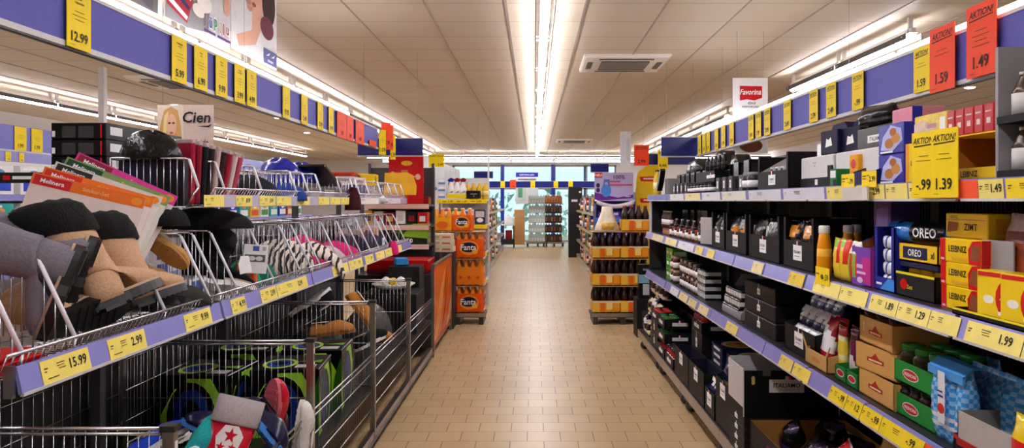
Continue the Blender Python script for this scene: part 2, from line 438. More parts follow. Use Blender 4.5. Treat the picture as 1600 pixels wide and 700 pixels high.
price_sign('price_sign',.14,.26,'6.66','','#f6d40e',True,1).put('yellow sale sign reading 6.66 hung above the drinks pallets', (1.8,10.4,2.31), 0)
for i,(px,p) in enumerate(((676,'-.99'),(688,'2.49'))):
    y = 10.6; price_sign('price_sign',.115,.185,p,'','#f6d40e',True,1).put('yellow sale sign reading %s hung over the orange drinks, %s' % (p,('outer one','inner one')[i]), ((px-835)*y/F,y,2.27), 0)

# ------------------------------------------------------------------ posters and hanging signs
def poster(label, y0, y1, z0, z1, items, base='#d9d2cf'):
    b = MB(); b.box(-1.742,-1.738,y0,y1,z0,z1,M(base,'p')); b.art((-1.738,y0,z0),(0,y1-y0,0),(0,0,z1-z0),items,.0012)
    o = obj('poster', b); tag(o,label,'poster'); return o
g = lambda h: M(h,'p')
poster('grey clothing poster above the shelf lamp, beside the striped sweater poster',2.55,3.47,2.462,3.15,[
    ('p',[(.0,.0),(.95,.0),(.98,1),(.2,1),(.05,.5)],g('#5d5654')),('p',[(.3,.0),(.52,0),(.5,.6),(.42,1),(.36,1)],g('#827a76')),('p',[(.1,.1),(.3,.0),(.34,.5),(.2,.7)],g('#3f3a3b')),('p',[(.6,.1),(.9,0),(.92,.6),(.7,.5)],g('#48424a'))])
pz = []
pz += [('p',[(0,0),(1,0),(1,1),(0,1)],g('#c9c4c6'))]
pz += [('p',[(.0,.0),(.3,.0),(.62,.04),(.66,.25),(.5,1),(.05,1)],g('#8b8788'))]
pz += [('p',[(.02,.1),(.3,.03),(.42,.3),(.5,1),(.04,1)],g('#b22036'))]
for k in range(4):
    o = .07*k
    pz.append(('p',[(.03+o*.35,.13+o*1.3),(.29+o*.4,.05+o*1.1),(.31+o*.4,.08+o*1.1),(.04+o*.35,.17+o*1.3)],g('#efe9ea' if k%2==0 else '#2c2f5e')))
pz += [('e',.56,.25,.12,.07,g('#e6dfd6')),('e',.47,.17,.1,.05,g('#e2d9cd')),('e',.94,.33,.06,.08,g('#d9a48a'))]
cols = ['#7a2a55','#2f56a8','#2c8a5a','#c7b14a','#c02a2a','#8a2433']
for i,(ch,u) in enumerate(zip('lüpilu',(.56,.65,.735,.81,.865,.935))): 
    pz.append(('t',u,.125,.115,ch,g('#f4f0f0'),.2)); pz.append(('t',u,.127,.095,ch,g(cols[i]),.2))
pz += [('r',.53,.035,.72,.055,g('#55356a')),('r',.75,.035,.99,.055,g('#55356a'))]
poster('poster of a striped sweater with colourful lüpilu lettering',3.49,4.23,2.468,3.15,pz)
poster('poster of a bathing person with a maroon sponge and blue wave logo',4.25,5.0,2.478,3.15,[
    ('p',[(0,0),(1,0),(1,1),(0,1)],g('#d9d5d6')),('p',[(.15,.05),(.5,.14),(.66,.36),(.62,.6),(.45,.6),(.42,.36),(.42,.26),(.1,.14)],g('#d8a68c')),
    ('e',.5,.56,.18,.15,g('#dca990')),('e',.8,.6,.16,.22,g('#2e1a18')),('e',.76,.36,.16,.11,g('#6e2a3c')),('e',.34,.5,.06,.03,g('#c88d78')),('e',.36,.44,.05,.025,g('#c88d78')),('e',.46,.5,.04,.02,g('#9a4a3c')),('r',.5,.6,.6,.615,g('#2e1a18')),
    ('r',.68,.02,.99,.16,g('#5a5b92')),('t',.835,.055,.03,'miomare',WHT,.26),('p',[(.72,.09),(.79,.12),(.82,.135),(.79,.1)],WHT),('p',[(.84,.09),(.91,.12),(.94,.135),(.91,.1)],WHT)],'#d9d5d6')
def hung_sign(name, x0, x1, y, z0, z1, items, label, base='#efecec'):
    b = empty(name); obj('card', MB().box(x0,x1,y,y+.004,z0,z1,g(base)).art((x0,y,z0),(x1-x0,0,0),(0,0,z1-z0),items,.0012), b)
    for x in (x0+.04,x1-.04): obj('thread', MB().seg((x,y+.002,z1),(x,y+.002,HC),.0015,STEEL,4), b)
    tag(b,label,'hanging sign'); return b
hung_sign('hanging_sign',1.87,2.2,7.0,2.05,2.76,[('p',[(.2,.73),(.84,.75),(.84,.94-.05),(.2,.895)],g('#c8161c')),('p',[(.2,.70),(.4,.715),(.62,.70),(.84,.735),(.84,.76),(.2,.76)],g('#c8161c')),
    ('t',.52,.815,.075,'Favorina',WHT,.6,.2),('t',.55,.665,.032,'EDLE',INK,.4),('t',.5,.62,.032,'VERFÜHRUNG',INK,.8),('e',.52,.1,.33,.09,g('#6a3a20'))],
    'white hanging sign with red Favorina logo behind the grocery band')
hung_sign('hanging_sign',-3.02,-2.57,5.95,2.02-.42+.32,2.37,[('r',0,0,.46,1,g('#d8c6b4')),('p',[(.06,.1),(.04,.6),(.12,.9),(.24,.97),(.36,.9),(.42,.6),(.44,.3),(.3,.1)],g('#c99a5a')),('p',[(.08,.3),(.12,.8),(.2,.9),(.15,.4)],g('#e6c98c')),('e',.25,.64,.09,.2,g('#dcae92')),('r',.19,.66,.235,.69,g('#4a3028')),('r',.265,.66,.31,.69,g('#4a3028')),('e',.25,.5,.035,.02,g('#a8504a')),('p',[(.1,0),(.5,0),(.46,.3),(.36,.42),(.2,.22)],g('#e0dcdc')),('e',.25,.36,.1,.1,g('#d9a88c')),('e',.2,.44,.04,.07,g('#d9a88c')),
    ('t',.7,.78,.2,'Cien',g('#1c1a20'),.5,.15),('p',[(.7,.62),(.92,.6),(.98,.66),(.9,.63)],g('#1c1a20')),('t',.78,.34,.09,'Seide',g('#4a3a38'),.3,.3),('t',.8,.2,.09,'Flanelle',g('#4a3a38'),.34,.3)],
    'beige hanging sign with a blond woman and Cien lettering','#c9b3a6')
hung_sign('hanging_sign',-5.1,-4.95,6.55,2.45,3.19,[],'narrow white hanging board over the neighbouring aisle','#dcd8d6')
hung_sign('hanging_sign',1.42,1.6,12.3,2.15,2.75,[('r',.1,.1,.5,.9,g('#dfe6ee')),('r',.55,.2,.9,.8,g('#d2d8e2'))],'pale vertical hanging banner beyond the drinks pallets','#e9ecef')
# ================================================================== KINDS OF GOODS (front faces -Y, base at z 0, front edge at y 0)
def faces(w, d, h):
    return {'f': ((-w/2,0,0),(w,0,0),(0,0,h)), 'r': ((w/2,0,0),(0,d,0),(0,0,h)), 'l': ((-w/2,d,0),(0,-d,0),(0,0,h)), 't': ((-w/2,0,h),(w,0,0),(0,d,0))}
def ITAL(u=.5, v=.5, s=.5):   # white tag on its ribbon
    return [('r',u-.035*s*2,v+.1*s,u+.0,1.0 if v+.5*s>1 else v+.62*s,WHT),('r',u,v+.1*s,u+.06*s,1.0 if v+.5*s>1 else v+.62*s,RED),
            ('r',u-.42*s,v-.28*s,u+.42*s,v+.28*s,WHT),('t',u,v,.12*s,'ITALIAMO',INK,.66*s)]
def packbox(name, cat, w, d, h, col, f=(), r=(), l=(), t=(), k='p', c=.003):
    b = MB(); b.rbox(-w/2,w/2,0,d,0,h,M(col,k) if isinstance(col,str) else col,c); F_ = faces(w,d,h)
    for key, items in (('f',f),('r',r),('l',l),('t',t)):
        if items: b.art(*F_[key], list(items))
    return Proto(name, cat, [(name, b)])
def tray_mb(w, d, hf, hb, col, hs=None, posts=0, inner=None, th=.004, f=(), r=(), l=(), k='p', pw=.03):
    """open carton: low front, sloping or stepped sides, higher back; posts = height of the front corner posts"""
    m = M(col,k) if isinstance(col,str) else col; b = MB(); hs = hb if hs is None else hs
    b.box(-w/2,w/2,0,d,0,th,m); b.box(-w/2,w/2,0,th,0,hf,m); b.box(-w/2,w/2,d-th,d,0,hb,m)
    pf = posts or hf
    side = [(0,0),(d,0),(d,hb),(d*.55,hs),(.03 if posts else 0,hs if posts else hf)] + ([(0,pf)] if posts else [])
    for x in (-w/2, w/2-th): b.prism(side,'x',x,x+th,m)
    if posts:
        for x in (-w/2, w/2-pw): b.box(x,x+pw,0,th,hf,pf,m)
    if inner is not None:
        im = M(inner,'p'); e = .0008
        b.box(-w/2+th+e,w/2-th-e,d-th-.002,d-th-e*.5,th,hb-.002,im)
        for x in (-w/2+th+e, w/2-th-e-.0015): b.prism([(th,th),(d-th,th),(d-th,hb-.003),(d*.55,hs-.003),(th+.001,hf-.003)],'x',x,x+.0015,im)
    if f: b.art((-w/2,0,0),(w,0,0),(0,0,hf),list(f))
    if r: b.art((w/2,0,0),(0,d,0),(0,0,hf),list(r))
    if l: b.art((-w/2,d,0),(0,-d,0),(0,0,hf),list(l))
    return b
def carton(w, d, hf, hb, col, name='display_carton', cat='display carton', **kw):
    return Proto(name, cat, [(name, tray_mb(w,d,hf,hb,col,**kw))])
def italiamo_carton(w, d, hf, hb, hs=None, posts=0, inner=None, right=None):
    b = tray_mb(w,d,hf,hb,'#0f0b0e',hs=hs,posts=posts,inner=inner,r=right or ())
    t = MB(); tw = min(.115,w*.55); th_ = min(tw*.72,hf*.55); zc = hf-th_*.5-.02
    t.box(-tw/2,tw/2,-.003,-.0008,zc-th_/2,zc+th_/2,WHT); t.box(-.011,.0,-.002,-.0006,zc+th_/2,hf,WHT); t.box(0,.008,-.002,-.0006,zc+th_/2,hf,RED)
    t.art((-tw/2,-.003,zc-th_/2),(tw,0,0),(0,0,th_),[('t',.5,.55,.2,'ITALIAMO',INK,.86),('r',.2,.25,.8,.3,GREY)])
    return Proto('display_carton','display carton',[('tray',b),('label_tag',t,None,'white label tag with red ribbon')])
def bag_mb(w, d, h, colf, seed=1, n=10, na=16, top='crimp'):
    """filled pouch standing up; colf(t, a) gives the material: t height share, a angle with 0 at the front"""
    rg = random.Random(seed); vs = []; b = MB()
    ph = [rg.uniform(0,6.28) for _ in range(4)]
    for k in range(n+1):
        t = k/n
        th = (1-abs(2*t-.86)**3.2*.85) if t < .93 else .16
        if k == 0: th = .62
        if k == n: th = .10
        ww = w*(1 - .07*math.sin(PI*t)*(1 if top=='crimp' else 0))*(.97 if k in (0,n) else 1)
        for i in range(na):
            a = 2*PI*i/na
            x = ww/2*math.copysign(abs(math.sin(a))**.75, math.sin(a)); y = -d/2*th*math.copysign(abs(math.cos(a))**.8, math.cos(a))
            rr_ = 1+.05*math.sin(3*a+ph[0]+5*t)+.04*math.sin(7*t*6+ph[1]+2*a)
            vs.append((x*rr_ if 0<k<n else x, y*rr_+d/2, h*t+(.004*math.sin(9*a) if k == n else 0)))
    faces_ = {}
    for k in range(n):
        for i in range(na):
            a = ((i+.5)/na); a = a-1 if a > .5 else a
            faces_.setdefault(colf((k+.5)/n, a), []).append((k*na+i,k*na+(i+1)%na,(k+1)*na+(i+1)%na,(k+1)*na+i))
    base = len(b.v); b.v.extend(vs)
    for m, fs in faces_.items():
        mi = b.mat(m)
        for f in fs: b.f.append(f); b.mi.append(mi); b.sm.append(True)
    b.f.append(tuple(reversed(range(na)))); b.mi.append(b.mi[0]); b.sm.append(False)
    b.f.append(tuple(range(n*na,(n+1)*na))); b.mi.append(b.mi[0]); b.sm.append(False)
    return b
def bag(name, cat, w, d, h, colf, seed=1, n=10): return Proto(name, cat, [(name, bag_mb(w,d,h,colf,seed,n))])
def jar_proto(r, h, glass, lid, label=None, name='jar', cat='jar'):
    b = MB().lathe([(r*.9,0),(r,.004),(r,h*.68),(r*.97,h*.74),(r*.82,h*.8),(r*.82,h*.84)], glass, 16)
    L = MB().lathe([(r*.86,h*.83),(r*.88,h*.84),(r*.88,h*.985),(r*.84,h)], lid, 16)
    parts = [('glass',b),('lid',L)]
    if label is not None: parts.append(('label', MB().lathe([(r*1.012,h*.18),(r*1.012,h*.56)], label, 16)))
    return Proto(name, cat, parts)
def bottle_parts(r, h, glass, cap, label, at=(0,0,0), shoulder=.62, n=12, lab=(.2,.5)):
    b = MB().lathe([(r*.92,0),(r,.006),(r,h*.16),(r*.95,h*.3),(r,h*.44),(r,h*shoulder),(r*.8,h*(shoulder+.1)),(r*.42,h*.88),(r*.36,h*.93),(r*.36,h*.95)], glass, n, at)
    c = MB().lathe([(r*.44,h*.93),(r*.44,h*.995),(r*.38,h)], cap, n, at)
    out = [('cap',c)]
    if label is not None: out.append(('label', MB().lathe([(r*1.015,h*lab[0]),(r*1.015,h*lab[1])], label, n, at)))
    return b, out
def bottle_proto(r, h, glass, cap, label, **kw):
    b, subs = bottle_parts(r,h,glass,cap,label,**kw)
    return Proto('bottle','bottle',[('glass',b)]+subs)
def pack_proto(nx, ny, r, h, glass, cap, label, sleeve=None, logo=None, z=(.12,.62), lab=(.2,.5)):
    """shrink wrapped drinks: bottles (> cap, label) in a printed sleeve"""
    parts = []
    for j in range(ny):
        for i in range(nx):
            at = ((i-(nx-1)/2)*2.04*r, r+.004+j*2.04*r, 0)
            b, subs = bottle_parts(r,h,glass,cap,label,at=at,lab=lab)
            parts.append(('bottle', b, subs))
    if sleeve is not None:
        W = nx*2.04*r+.01; D = ny*2.04*r+.012; rs = []
        for zz, gr_ in ((h*z[0],0),((h*(z[0]+z[1])/2),.003),(h*z[1],-.004)):
            c = .03; x0, x1, y0, y1 = -W/2-gr_, W/2+gr_, -gr_-.002, D+gr_
            rs.append([(x0+c,y0,zz),(x1-c,y0,zz),(x1,y0+c,zz),(x1,y1-c,zz),(x1-c,y1,zz),(x0+c,y1,zz),(x0,y1-c,zz),(x0,y0+c,zz)])
        s = MB().rings(rs, sleeve, smooth=False, caps=False)
        if logo:
            hh = h*(z[1]-z[0])
            s.art((-W/2,-.006,h*z[0]),(W,0,0),(0,0,hh),logo,.001); s.art((W/2+.004,0,h*z[0]),(0,D,0),(0,0,hh),logo,.001); s.art((-W/2-.004,D,h*z[0]),(0,-D,0),(0,0,hh),logo,.001)
        parts.append(('sleeve', s))
    return Proto('drinks_pack','drinks pack',parts)
# ================================================================== GROCERY SHELVES (right of the aisle)
S0, S1, S2, S3 = .2, .848, 1.268, 1.662
XF = 1.29
PITCH = 1.195; B0 = .965
SHB = M('#17161a','k'); SHV = M('#39363c','k')
def shelf_mb(zt, d=.6, w=PITCH): return MB().box(-w/2+.004,w/2-.004,.0,d,zt-.028,zt,SHB)
def rail_mb(zt, tilt, h, w=PITCH, m=LAVR):
    b = MB()
    for s in (-1,1):
        x0 = -w/2+.012 if s < 0 else .008; x1 = -.008 if s < 0 else w/2-.012
        b.prism([(-.004,zt),(-.018,zt),(-.018-tilt,zt-h),(-.004-tilt*.6,zt-h)],'x',x0,x1,m)
        b.prism([(-.016-tilt,zt-h+.003),(-.022-tilt,zt-h+.005),(-.022-tilt,zt-h-.003),(-.012-tilt,zt-h-.003)],'x',x0,x1,LIP)
    return b
bp = MB().box(-PITCH/2,PITCH/2,.6,.62,.05,S3-.02,SHV)
for k in range(int(PITCH/.024)):
    bp.box(-PITCH/2+.01+k*.024,-PITCH/2+.02+k*.024,.594,.6,.22,S3-.04,SHB)
basem = MB().box(-PITCH/2,PITCH/2,-.11,.6,S0-.03,S0,SHB)
kick = MB().box(-PITCH/2+.003,PITCH/2-.003,-.118,-.108,S0-.075,S0-.001,STEEL).box(-PITCH/2+.003,PITCH/2-.003,-.118,-.06,S0-.08,S0-.074,STEEL)
def upright(x): return MB().box(x-.015,x+.015,.56,.62,0,S3+.05,SHV)
def caster(x):
    b = MB().seg((x-.014,-.055,.045),(x+.014,-.055,.045),.045,M('#3b3a3c','k'),14); b.seg((x-.02,-.055,.045),(x+.02,-.055,.045),.016,STEEL,10)
    b.box(x-.022,x-.016,-.075,-.03,.045,S0-.08,STEEL).box(x+.016,x+.022,-.075,-.03,.045,S0-.08,STEEL).box(x-.03,x+.03,-.085,-.02,S0-.085,S0-.076,STEEL); return b
rails = {'shelf_low':(S1,.022,.064),'mid':(S2,.018,.064),'top':(S3,-.004,.06)}
BAY = Proto('shelving_bay','shelf',[('back_panel',bp),('base_deck',basem),('kick_rail',kick),('upright',upright(-PITCH/2+.016)),('upright',upright(PITCH/2-.016))]
            + [('shelf',shelf_mb(z),[('price_rail',rail_mb(z,t,h))]) for z,t,h in rails.values()] + [('caster',caster(-.5)),('caster',caster(.5))])
for k in range(6):
    BAY.put('black grocery shelving bay with lavender price rails, %s from the camera' % ORD[k], (1.25,B0+PITCH*(k+.5),0), RF, 'grocery shelving bays')

sp_ = MB().rbox(1.262,1.862,8.142,8.16,.0,S3-.03,SHB).box(1.27,1.85,8.139,8.142,S1+.02,S2-.1,M('#2a282c','k'))
Proto('end_board','shelf end board',[('end_board',sp_)]).put('dark board closing the far end of the grocery shelves', (0,0,0))
# ------------------------------------------------------------------ price labels on the rails
def rail_label(w, h, price, col, tilt=0, style=0):
    c = M(col,'p'); b = MB(); b.box(-w/2,w/2,-.0012,0,0,h,c)
    it = [('r',.05,.62,.05+.16*min(1,.1/w),.68,INKS),('r',.05,.5,.05+.1*min(1,.1/w),.55,INKS)]
    if price: it.append(('t',.74,.55,.44,price,INK,.42))
    it += [('r',.3,.72,.46,.76,INKS),('r',.3,.62,.44,.65,INKS),('r',.32,.5,.46,.53,INKS)]
    if style == 1:
        it += [('r',.08,.2,.3,.24,INKS)]
    b.art((-w/2,-.0012,0),(w,0,0),(0,0,h),it)
    return b
nl = {}
def put_label(level, px0, px1, price, col, word, where):
    z, t, h = {'low':rails['shelf_low'],'mid':rails['mid'],'top':rails['top']}[level]
    xr = 1.25-.02-t*.5
    ya = RY(px1,xr); yb = RY(px0,xr); w = yb-ya
    p = Proto('price_label','price label',[('price_label',rail_label(w,h-.006,price,col))])
    k = nl[(level,word)] = nl.get((level,word),0)+1
    ang = math.atan2(t,h)
    m = Matrix.Translation(Vector((1.25-.0195-t,(ya+yb)/2,z-h+.003))) @ Matrix.Rotation(RF,4,'Z') @ Matrix.Rotation(-ang,4,'X')
    txt = ' reading '+price if price else ''
    p.put('%s price label%s, %s from the camera on the %s grocery shelf rail' % (word,txt,ORD[k-1],{'low':'lower','mid':'middle','top':'upper'}[level]), None, mat=m, group='price labels on the grocery rails')
yc = '#f0dc78'; ys = '#f6d622'
for a,b_,p,c in ((1652,1572,'1.49',ys),(1568,1529,'1.49',yc),(1469,1420,'1.29',yc),(1418,1384,'',yc)): put_label('top',b_,a,p,c,'yellow',0)
put_label('top',1470,1528,'',REDO and '#ff5a30','red',0)
for a,b_,p in ((1292,1336,'-.79'),(1337,1382,'2.99')): put_label('top',a,b_,p,yc,'yellow',0)
for a,b_,c,w in ((1224,1288,'#d3cfdc','pale'),(1170,1220,'#d5d2da','pale'),(1128,1165,'#e2dccb','pale'),(1097,1125,'#dcd9dc','pale'),(1070,1094,'#e8d9a0','yellow'),(1047,1068,'#dedad6','pale')): put_label('top',a,b_,'',c,w,0)
for a,b_,p in ((1510,1598,'1.99'),(1600,1680,'1.99')): put_label('mid',a,b_,p,yc,'yellow',0)
for a,b_,p in ((1360,1402,'1.89'),(1403,1452,'1.29'),(1453,1499,''),(1272,1312,''),(1313,1355,'')): put_label('mid',a,b_,p,yc,'yellow',0)
for a,b_,c,w in ((1233,1256,'#e6c33c','yellow'),(1176,1192,'#e8d49a','yellow'),(1087,1098,'#e8cf6a','yellow'),(1105,1116,'#e8cf6a','yellow'),(1060,1084,'#d9d5de','pale'),(1040,1057,'#e8d79a','yellow'),(1020,1036,'#dccb9a','pale')): put_label('mid',a,b_,'',c,w,0)
for a,b_,p in ((1297,1322,'-.99'),(1323,1346,'1.2'),(1347,1376,'-.99'),(1377,1442,'-.99')): put_label('low',a,b_,p,ys,'yellow',0)
put_label('low',1443,1500,'1.49','#ff5a30','red',0)
for a,b_,c,w in ((1240,1265,'#eed35a','yellow'),(1219,1238,'#e4cb6a','yellow'),(1135,1152,'#e6cf7a','yellow'),(1092,1106,'#e8d49a','yellow'),(1062,1074,'#e8d49a','yellow'),(1076,1088,'#dcc98a','pale'),(1048,1060,'#dcd9e2','pale')): put_label('low',a,b_,'',c,w,0)
# labels hung in front of the upper and middle rails
for i,(px,pr) in enumerate(((1444,'-.99'),(1476,'1.39'))):
    y = RY(px,1.215); ps = price_sign('price_sign',.118,.205,pr,'','#f6d40e',True,2)
    ps.put('hanging yellow sale sign reading %s in front of the upper grocery shelf' % pr, (1.215,y,1.815), RF+.12, 'sale signs before the upper grocery shelf')
for i,(px,pr,z) in enumerate(((1324,'-.79',1.695),(1357,'2.99',1.70))):
    b = MB().box(-.058,.058,-.001,.001,-.06,0,YEL); b.art((-.058,-.001,-.06),(.116,0,0),(0,0,.06),[('t',.74,.5,.34,pr,INK,.42),('r',.06,.66,.34,.72,INKS),('r',.06,.5,.3,.55,INKS),('r',.4,.7,.55,.75,INKS)])
    Proto('price_sign','price sign',[('price_sign',b)]).put('small yellow shelf card reading %s standing on the upper grocery rail' % pr, (1.222,RY(px,1.22),z+.01), RF, 'cards on the upper grocery rail')
b = MB().box(-.075,.075,-.001,.001,-.08,0,YEL); b.art((-.075,-.001,-.08),(.15,0,0),(0,0,.08),[('t',.76,.5,.32,'-.59',INK,.4),('e',.5,.5,.1,.14,INKS),('r',.06,.6,.3,.66,INKS)])
Proto('price_sign','price sign',[('price_sign',b)]).put('yellow shelf card on the middle grocery rail below the orange bottles', (1.222,RY(1285,1.222),1.318), RF)
hold = MB().prism([(0,0),(.006,0),(.006,.05),(-.004,.05)],'x',-.11,.11,M('#d9d4cc','g'))
Proto('label_holder','label holder',[('label_holder',hold)]).put('clear label holder clipped below the small yellow cards', (1.21,RY(1335,1.21),1.603), RF)

# ------------------------------------------------------------------ helpers for the shelves
def at(p, label, px, z, xf=XF, group=None, rz=0, sc=1, dx=0): return p.put(label, (xf+dx, RY(px,xf), z), RF+rz, group, sc=sc)
def wd(px0, px1, xf=XF): return span(px0,px1,xf)[1]*.985
def mid(px0, px1, xf=XF): return 835+xf*F/span(px0,px1,xf)[0]
U_ = random.Random(11)

# ------------------------------------------------------------------ UPPER SHELF, near to far
# bottle rack at the near end
w = .36; rk = [('side_panel',MB().box(-w/2,-w/2+.012,0,.3,0,.36,M('#8c888b','k')),None),('side_panel',MB().box(w/2-.012,w/2,0,.3,0,.36,M('#8c888b','k')),None)]
for z in (0,.147): rk.append(('rack_shelf',MB().box(-w/2+.012,w/2-.012,.0,.3,z,z+.008,BLK).box(-w/2+.012,w/2-.012,-.004,0,z-.0,z+.02,BLK),None))
rk.append(('back_panel',MB().box(-w/2,w/2,.3,.306,0,.36,BLK),None))
RK = Proto('bottle_rack','display rack',rk); yr = 2.045-w/2
RK.put('grey sided two tier rack of sauce bottles on the upper shelf end', (1.27,yr,S3), RF)
DB = bottle_proto(.031,.128,M('#4a3322','g'),M('#c9b9a0','p'),M('#cfcac4','p'),lab=(.1,.55),shoulder=.58)
n = 0
for z,nm in ((.156,'upper'),(.009,'lower')):
    for i in range(4):
        for j in range(2):
            DB.put('brown sauce bottle, %s tier of the near rack, %s from far side, %s line' % (nm,ORD[i],('front','rear')[j]), (1.27+.045+j*.075, 2.045-.055-i*.075, S3+z), RF+.3, 'sauce bottles in the near rack')
# big yellow biscuit cartons
def leib(u=.5,v=.5,s=.3,m=INK): return [('t',u,v,s,'LEIBNIZ',m,.9)]
w = wd(1480,1561); YC = '#f2c713'
c1 = MB(); D = .34; H = .132
c1.box(-w/2,w/2,0,D,0,.004,M(YC)); c1.box(-w/2,w/2,0,.004,0,.036,M(YC)).box(-w/2,w/2,D-.004,D,0,H,M('#a8641f')); c1.box(-w/2,-w/2+.004,0,D,0,H,M('#a8641f')); c1.prism([(0,0),(D,0),(D,H),(.0,H*.93)],'x',w/2-.004,w/2,M(YC)); c1.box(-w/2,w/2,.0,D,H,H+.004,M(YC))
c1.art((-w/2,0,0),(w,0,0),(0,0,.036),[('t',.45,.5,.5,'LEIBNIZ',INK,.4)])
at(Proto('display_carton','display carton',[('display_carton',c1)]),'open yellow biscuit carton with brown inside, on the upper shelf', mid(1480,1561), S3)
LB = packbox('biscuit_box','biscuit box',.07,.1,.034,'#f4cb18',f=leib(),r=leib())
for i,(dy,dz,dx) in enumerate(((-.085,.004,.03),(-.085,.038,.05),(-.02,.004,.04))):
    LB.put('small yellow biscuit box inside the open yellow carton, %s' % ('bottom of its stack','top of its stack','beside the stack')[i], (XF+dx, RY(mid(1480,1561))+dy, S3+dz), RF, 'biscuit boxes in the yellow carton')
y0 = RY(1480)
RP = packbox('chocolate_pack','chocolate pack',.046,.16,.082,'#b20d16',f=[('r',.3,.3,.7,.5,M('#e8c9c0')),('r',.2,.7,.8,.75,M('#e8c9c0'))],r=[('r',.1,.3,.6,.7,M('#e8c9a8'))],k='g')
for i in range(6): RP.put('red glossy pack standing on the yellow biscuit carton, %s from its far end' % ORD[i], (XF+.006, y0-.026-i*.0485, S3+H+.0045), RF+.02*((i*7)%3-1), 'red packs on the biscuit carton')
FO = M('#e8c24a','s'); FO2 = M('#d9b7a0','s')
w2 = wd(1415,1478)
c2 = carton(w2,.3,.135,.135,'#f4c916',inner='#c98a2a',f=[('r',0,0,.08,1,M('#ef9a10')),('t',.2,.5,.13,'LEI',INK,.2)],l=[('r',.1,.1,.9,.3,ORG)])
at(c2,'yellow carton of foil packs behind the two hanging sale signs', mid(1415,1478), S3)
FP = Proto('foil_pack','foil pack',[('foil_pack',bag_mb(.07,.05,.07,lambda t,a: (FO if (int(t*7)+int(a*9))%3 else FO2),5))])
for i in range(4): FP.put('golden crumpled foil pack in the yellow carton, %s from its far side' % ORD[i], (XF+.05, y0+.03+.065*(3-i)+.005, S3+.1), RF, 'foil packs in the yellow carton')
b = packbox('foil_carton','carton',.2,.14,.085,'#edc746',f=[('p',[(0,0),(.3,.2),(.5,.1),(.7,.5),(.3,.8),(0,.7)],FO2),('r',.4,.45,.7,.62,M('#b58a9a')),('r',.8,.2,.96,.8,WHTG)],k='s')
b.put('shiny gold carton on top of the yellow carton beside the red packs', (XF+.012, y0+.105, S3+.139), RF)
# blue cookie boxes
w3 = wd(1372,1413)
cook = [('p',[(.1,.15),(.6,.1),(.95,.4),(.9,.8),(.5,.95),(.2,.6)],M('#b7b8e6')),('e',.45,.35,.18,.17,M('#b5752e')),('e',.7,.5,.17,.17,M('#c98a3e')),('e',.6,.72,.13,.13,M('#a8632a')),('r',.1,.04,.6,.1,WHT)]
CB = packbox('cookie_box','cookie box',w3,.22,.11,'#2a2f9e',f=cook,r=cook,k='g')
for i in range(2): at(CB,'blue cookie box with golden biscuits printed on it, %s of its stack' % ('bottom','top')[i], mid(1372,1413), S3+.111*i, XF+.02, 'blue cookie boxes on the upper shelf')
packbox('cookie_box','cookie box',.15,.12,.055,'#d98a9a',r=[('r',0,0,.3,1,M('#2a2f9e'))]).put('pink and blue box lying behind on the cookie box stack', (XF+.06, RY(1392)+.02, S3+.223), RF, None)
c = carton(wd(1333,1368),.16,.055,.085,'#171a52',inner='#6a4426'); at(c,'low dark blue tray with brown lining beside the cookie boxes', mid(1333,1368), S3)
for i in range(3): packbox('snack_bar','snack bar',.045,.1,.035,('#2330a0','#c9ccd9','#2330a0')[i],k='s').put('shiny blue snack bar in the low blue tray, %s' % ('far','middle','near')[i], (XF+.02,RY(mid(1333,1368))+.05-.05*i,S3+.005), RF, 'snack bars in the low blue tray')
packbox('tea_box','box',.08,.07,.13,'#efa31a',f=[('r',.1,.1,.9,.4,M('#f4e3b0')),('e',.5,.7,.3,.15,RED)]).put('small orange box standing before the white cartons', (XF+.03,RY(1326),S3), RF)
packbox('tea_box','box',.07,.06,.075,'#1d7a3a',f=[('r',.1,.5,.9,.9,WHT),('r',.5,.0,1,.4,NAVY)]).put('small green and white box at the front edge by the yellow cards', (XF-.01,RY(1309),S3), RF)
# white cartons with black bases and black cartons on them
for i,(a,b_) in enumerate(((1239,1288),(1291,1368))):
    w = wd(a,b_); h = .15
    bx = MB().rbox(-w/2,w/2,0,.34,.045,h,M('#d8d4d2')); 
    bx.art((-w/2,0,.045),(w,0,0),(0,0,h-.045),[('t',.45,.72,.07,'ITALIAMO',GREY,.3),('r',.43,.55,.47,.6,GREY)])
    dk = MB(); dk.box(-w/2-.001,w/2+.001,-.004,.345,0,.048,BLK)
    if i == 0: dk.box(w/2-.05,w/2+.001,-.005,.0,.03,.1,BLK)
    dk.box(-.0,.03,-.006,-.004,.014,.04,WHT)
    Proto('display_carton','display carton',[('sleeve',bx,None,'white sleeve'),('tray',dk,None,'black tray')]).put('white carton in a black tray, %s on the upper shelf' % ('second, farther one','first, nearer one')[i], (XF+.05,RY(mid(a,b_)),S3), RF, None)
w = .33
tb_ = MB().rbox(-w/2,w/2,0,.26,0,.085,BLKG); tb_.art((-w/2,0,0),(w,0,0),(0,0,.085),[('r',.3,.25,.72,.6,WHT),('t',.51,.42,.2,'ITALIAMO',INK,.36)]); tb_.prism([(-w/2,.085),(w/2,.085),(w/2-.02,.12),(.02,.095)],'y',.2,.206,BLK)
tb_.art((w/2,0,0),(0,.26,0),(0,0,.085),[('r',.2,.3,.7,.65,WHT)])
Proto('pasta_carton','carton',[('pasta_carton',tb_)]).put('black carton with white name tag lying on the nearer white carton', (XF+.07,RY(1344),S3+.152), RF)
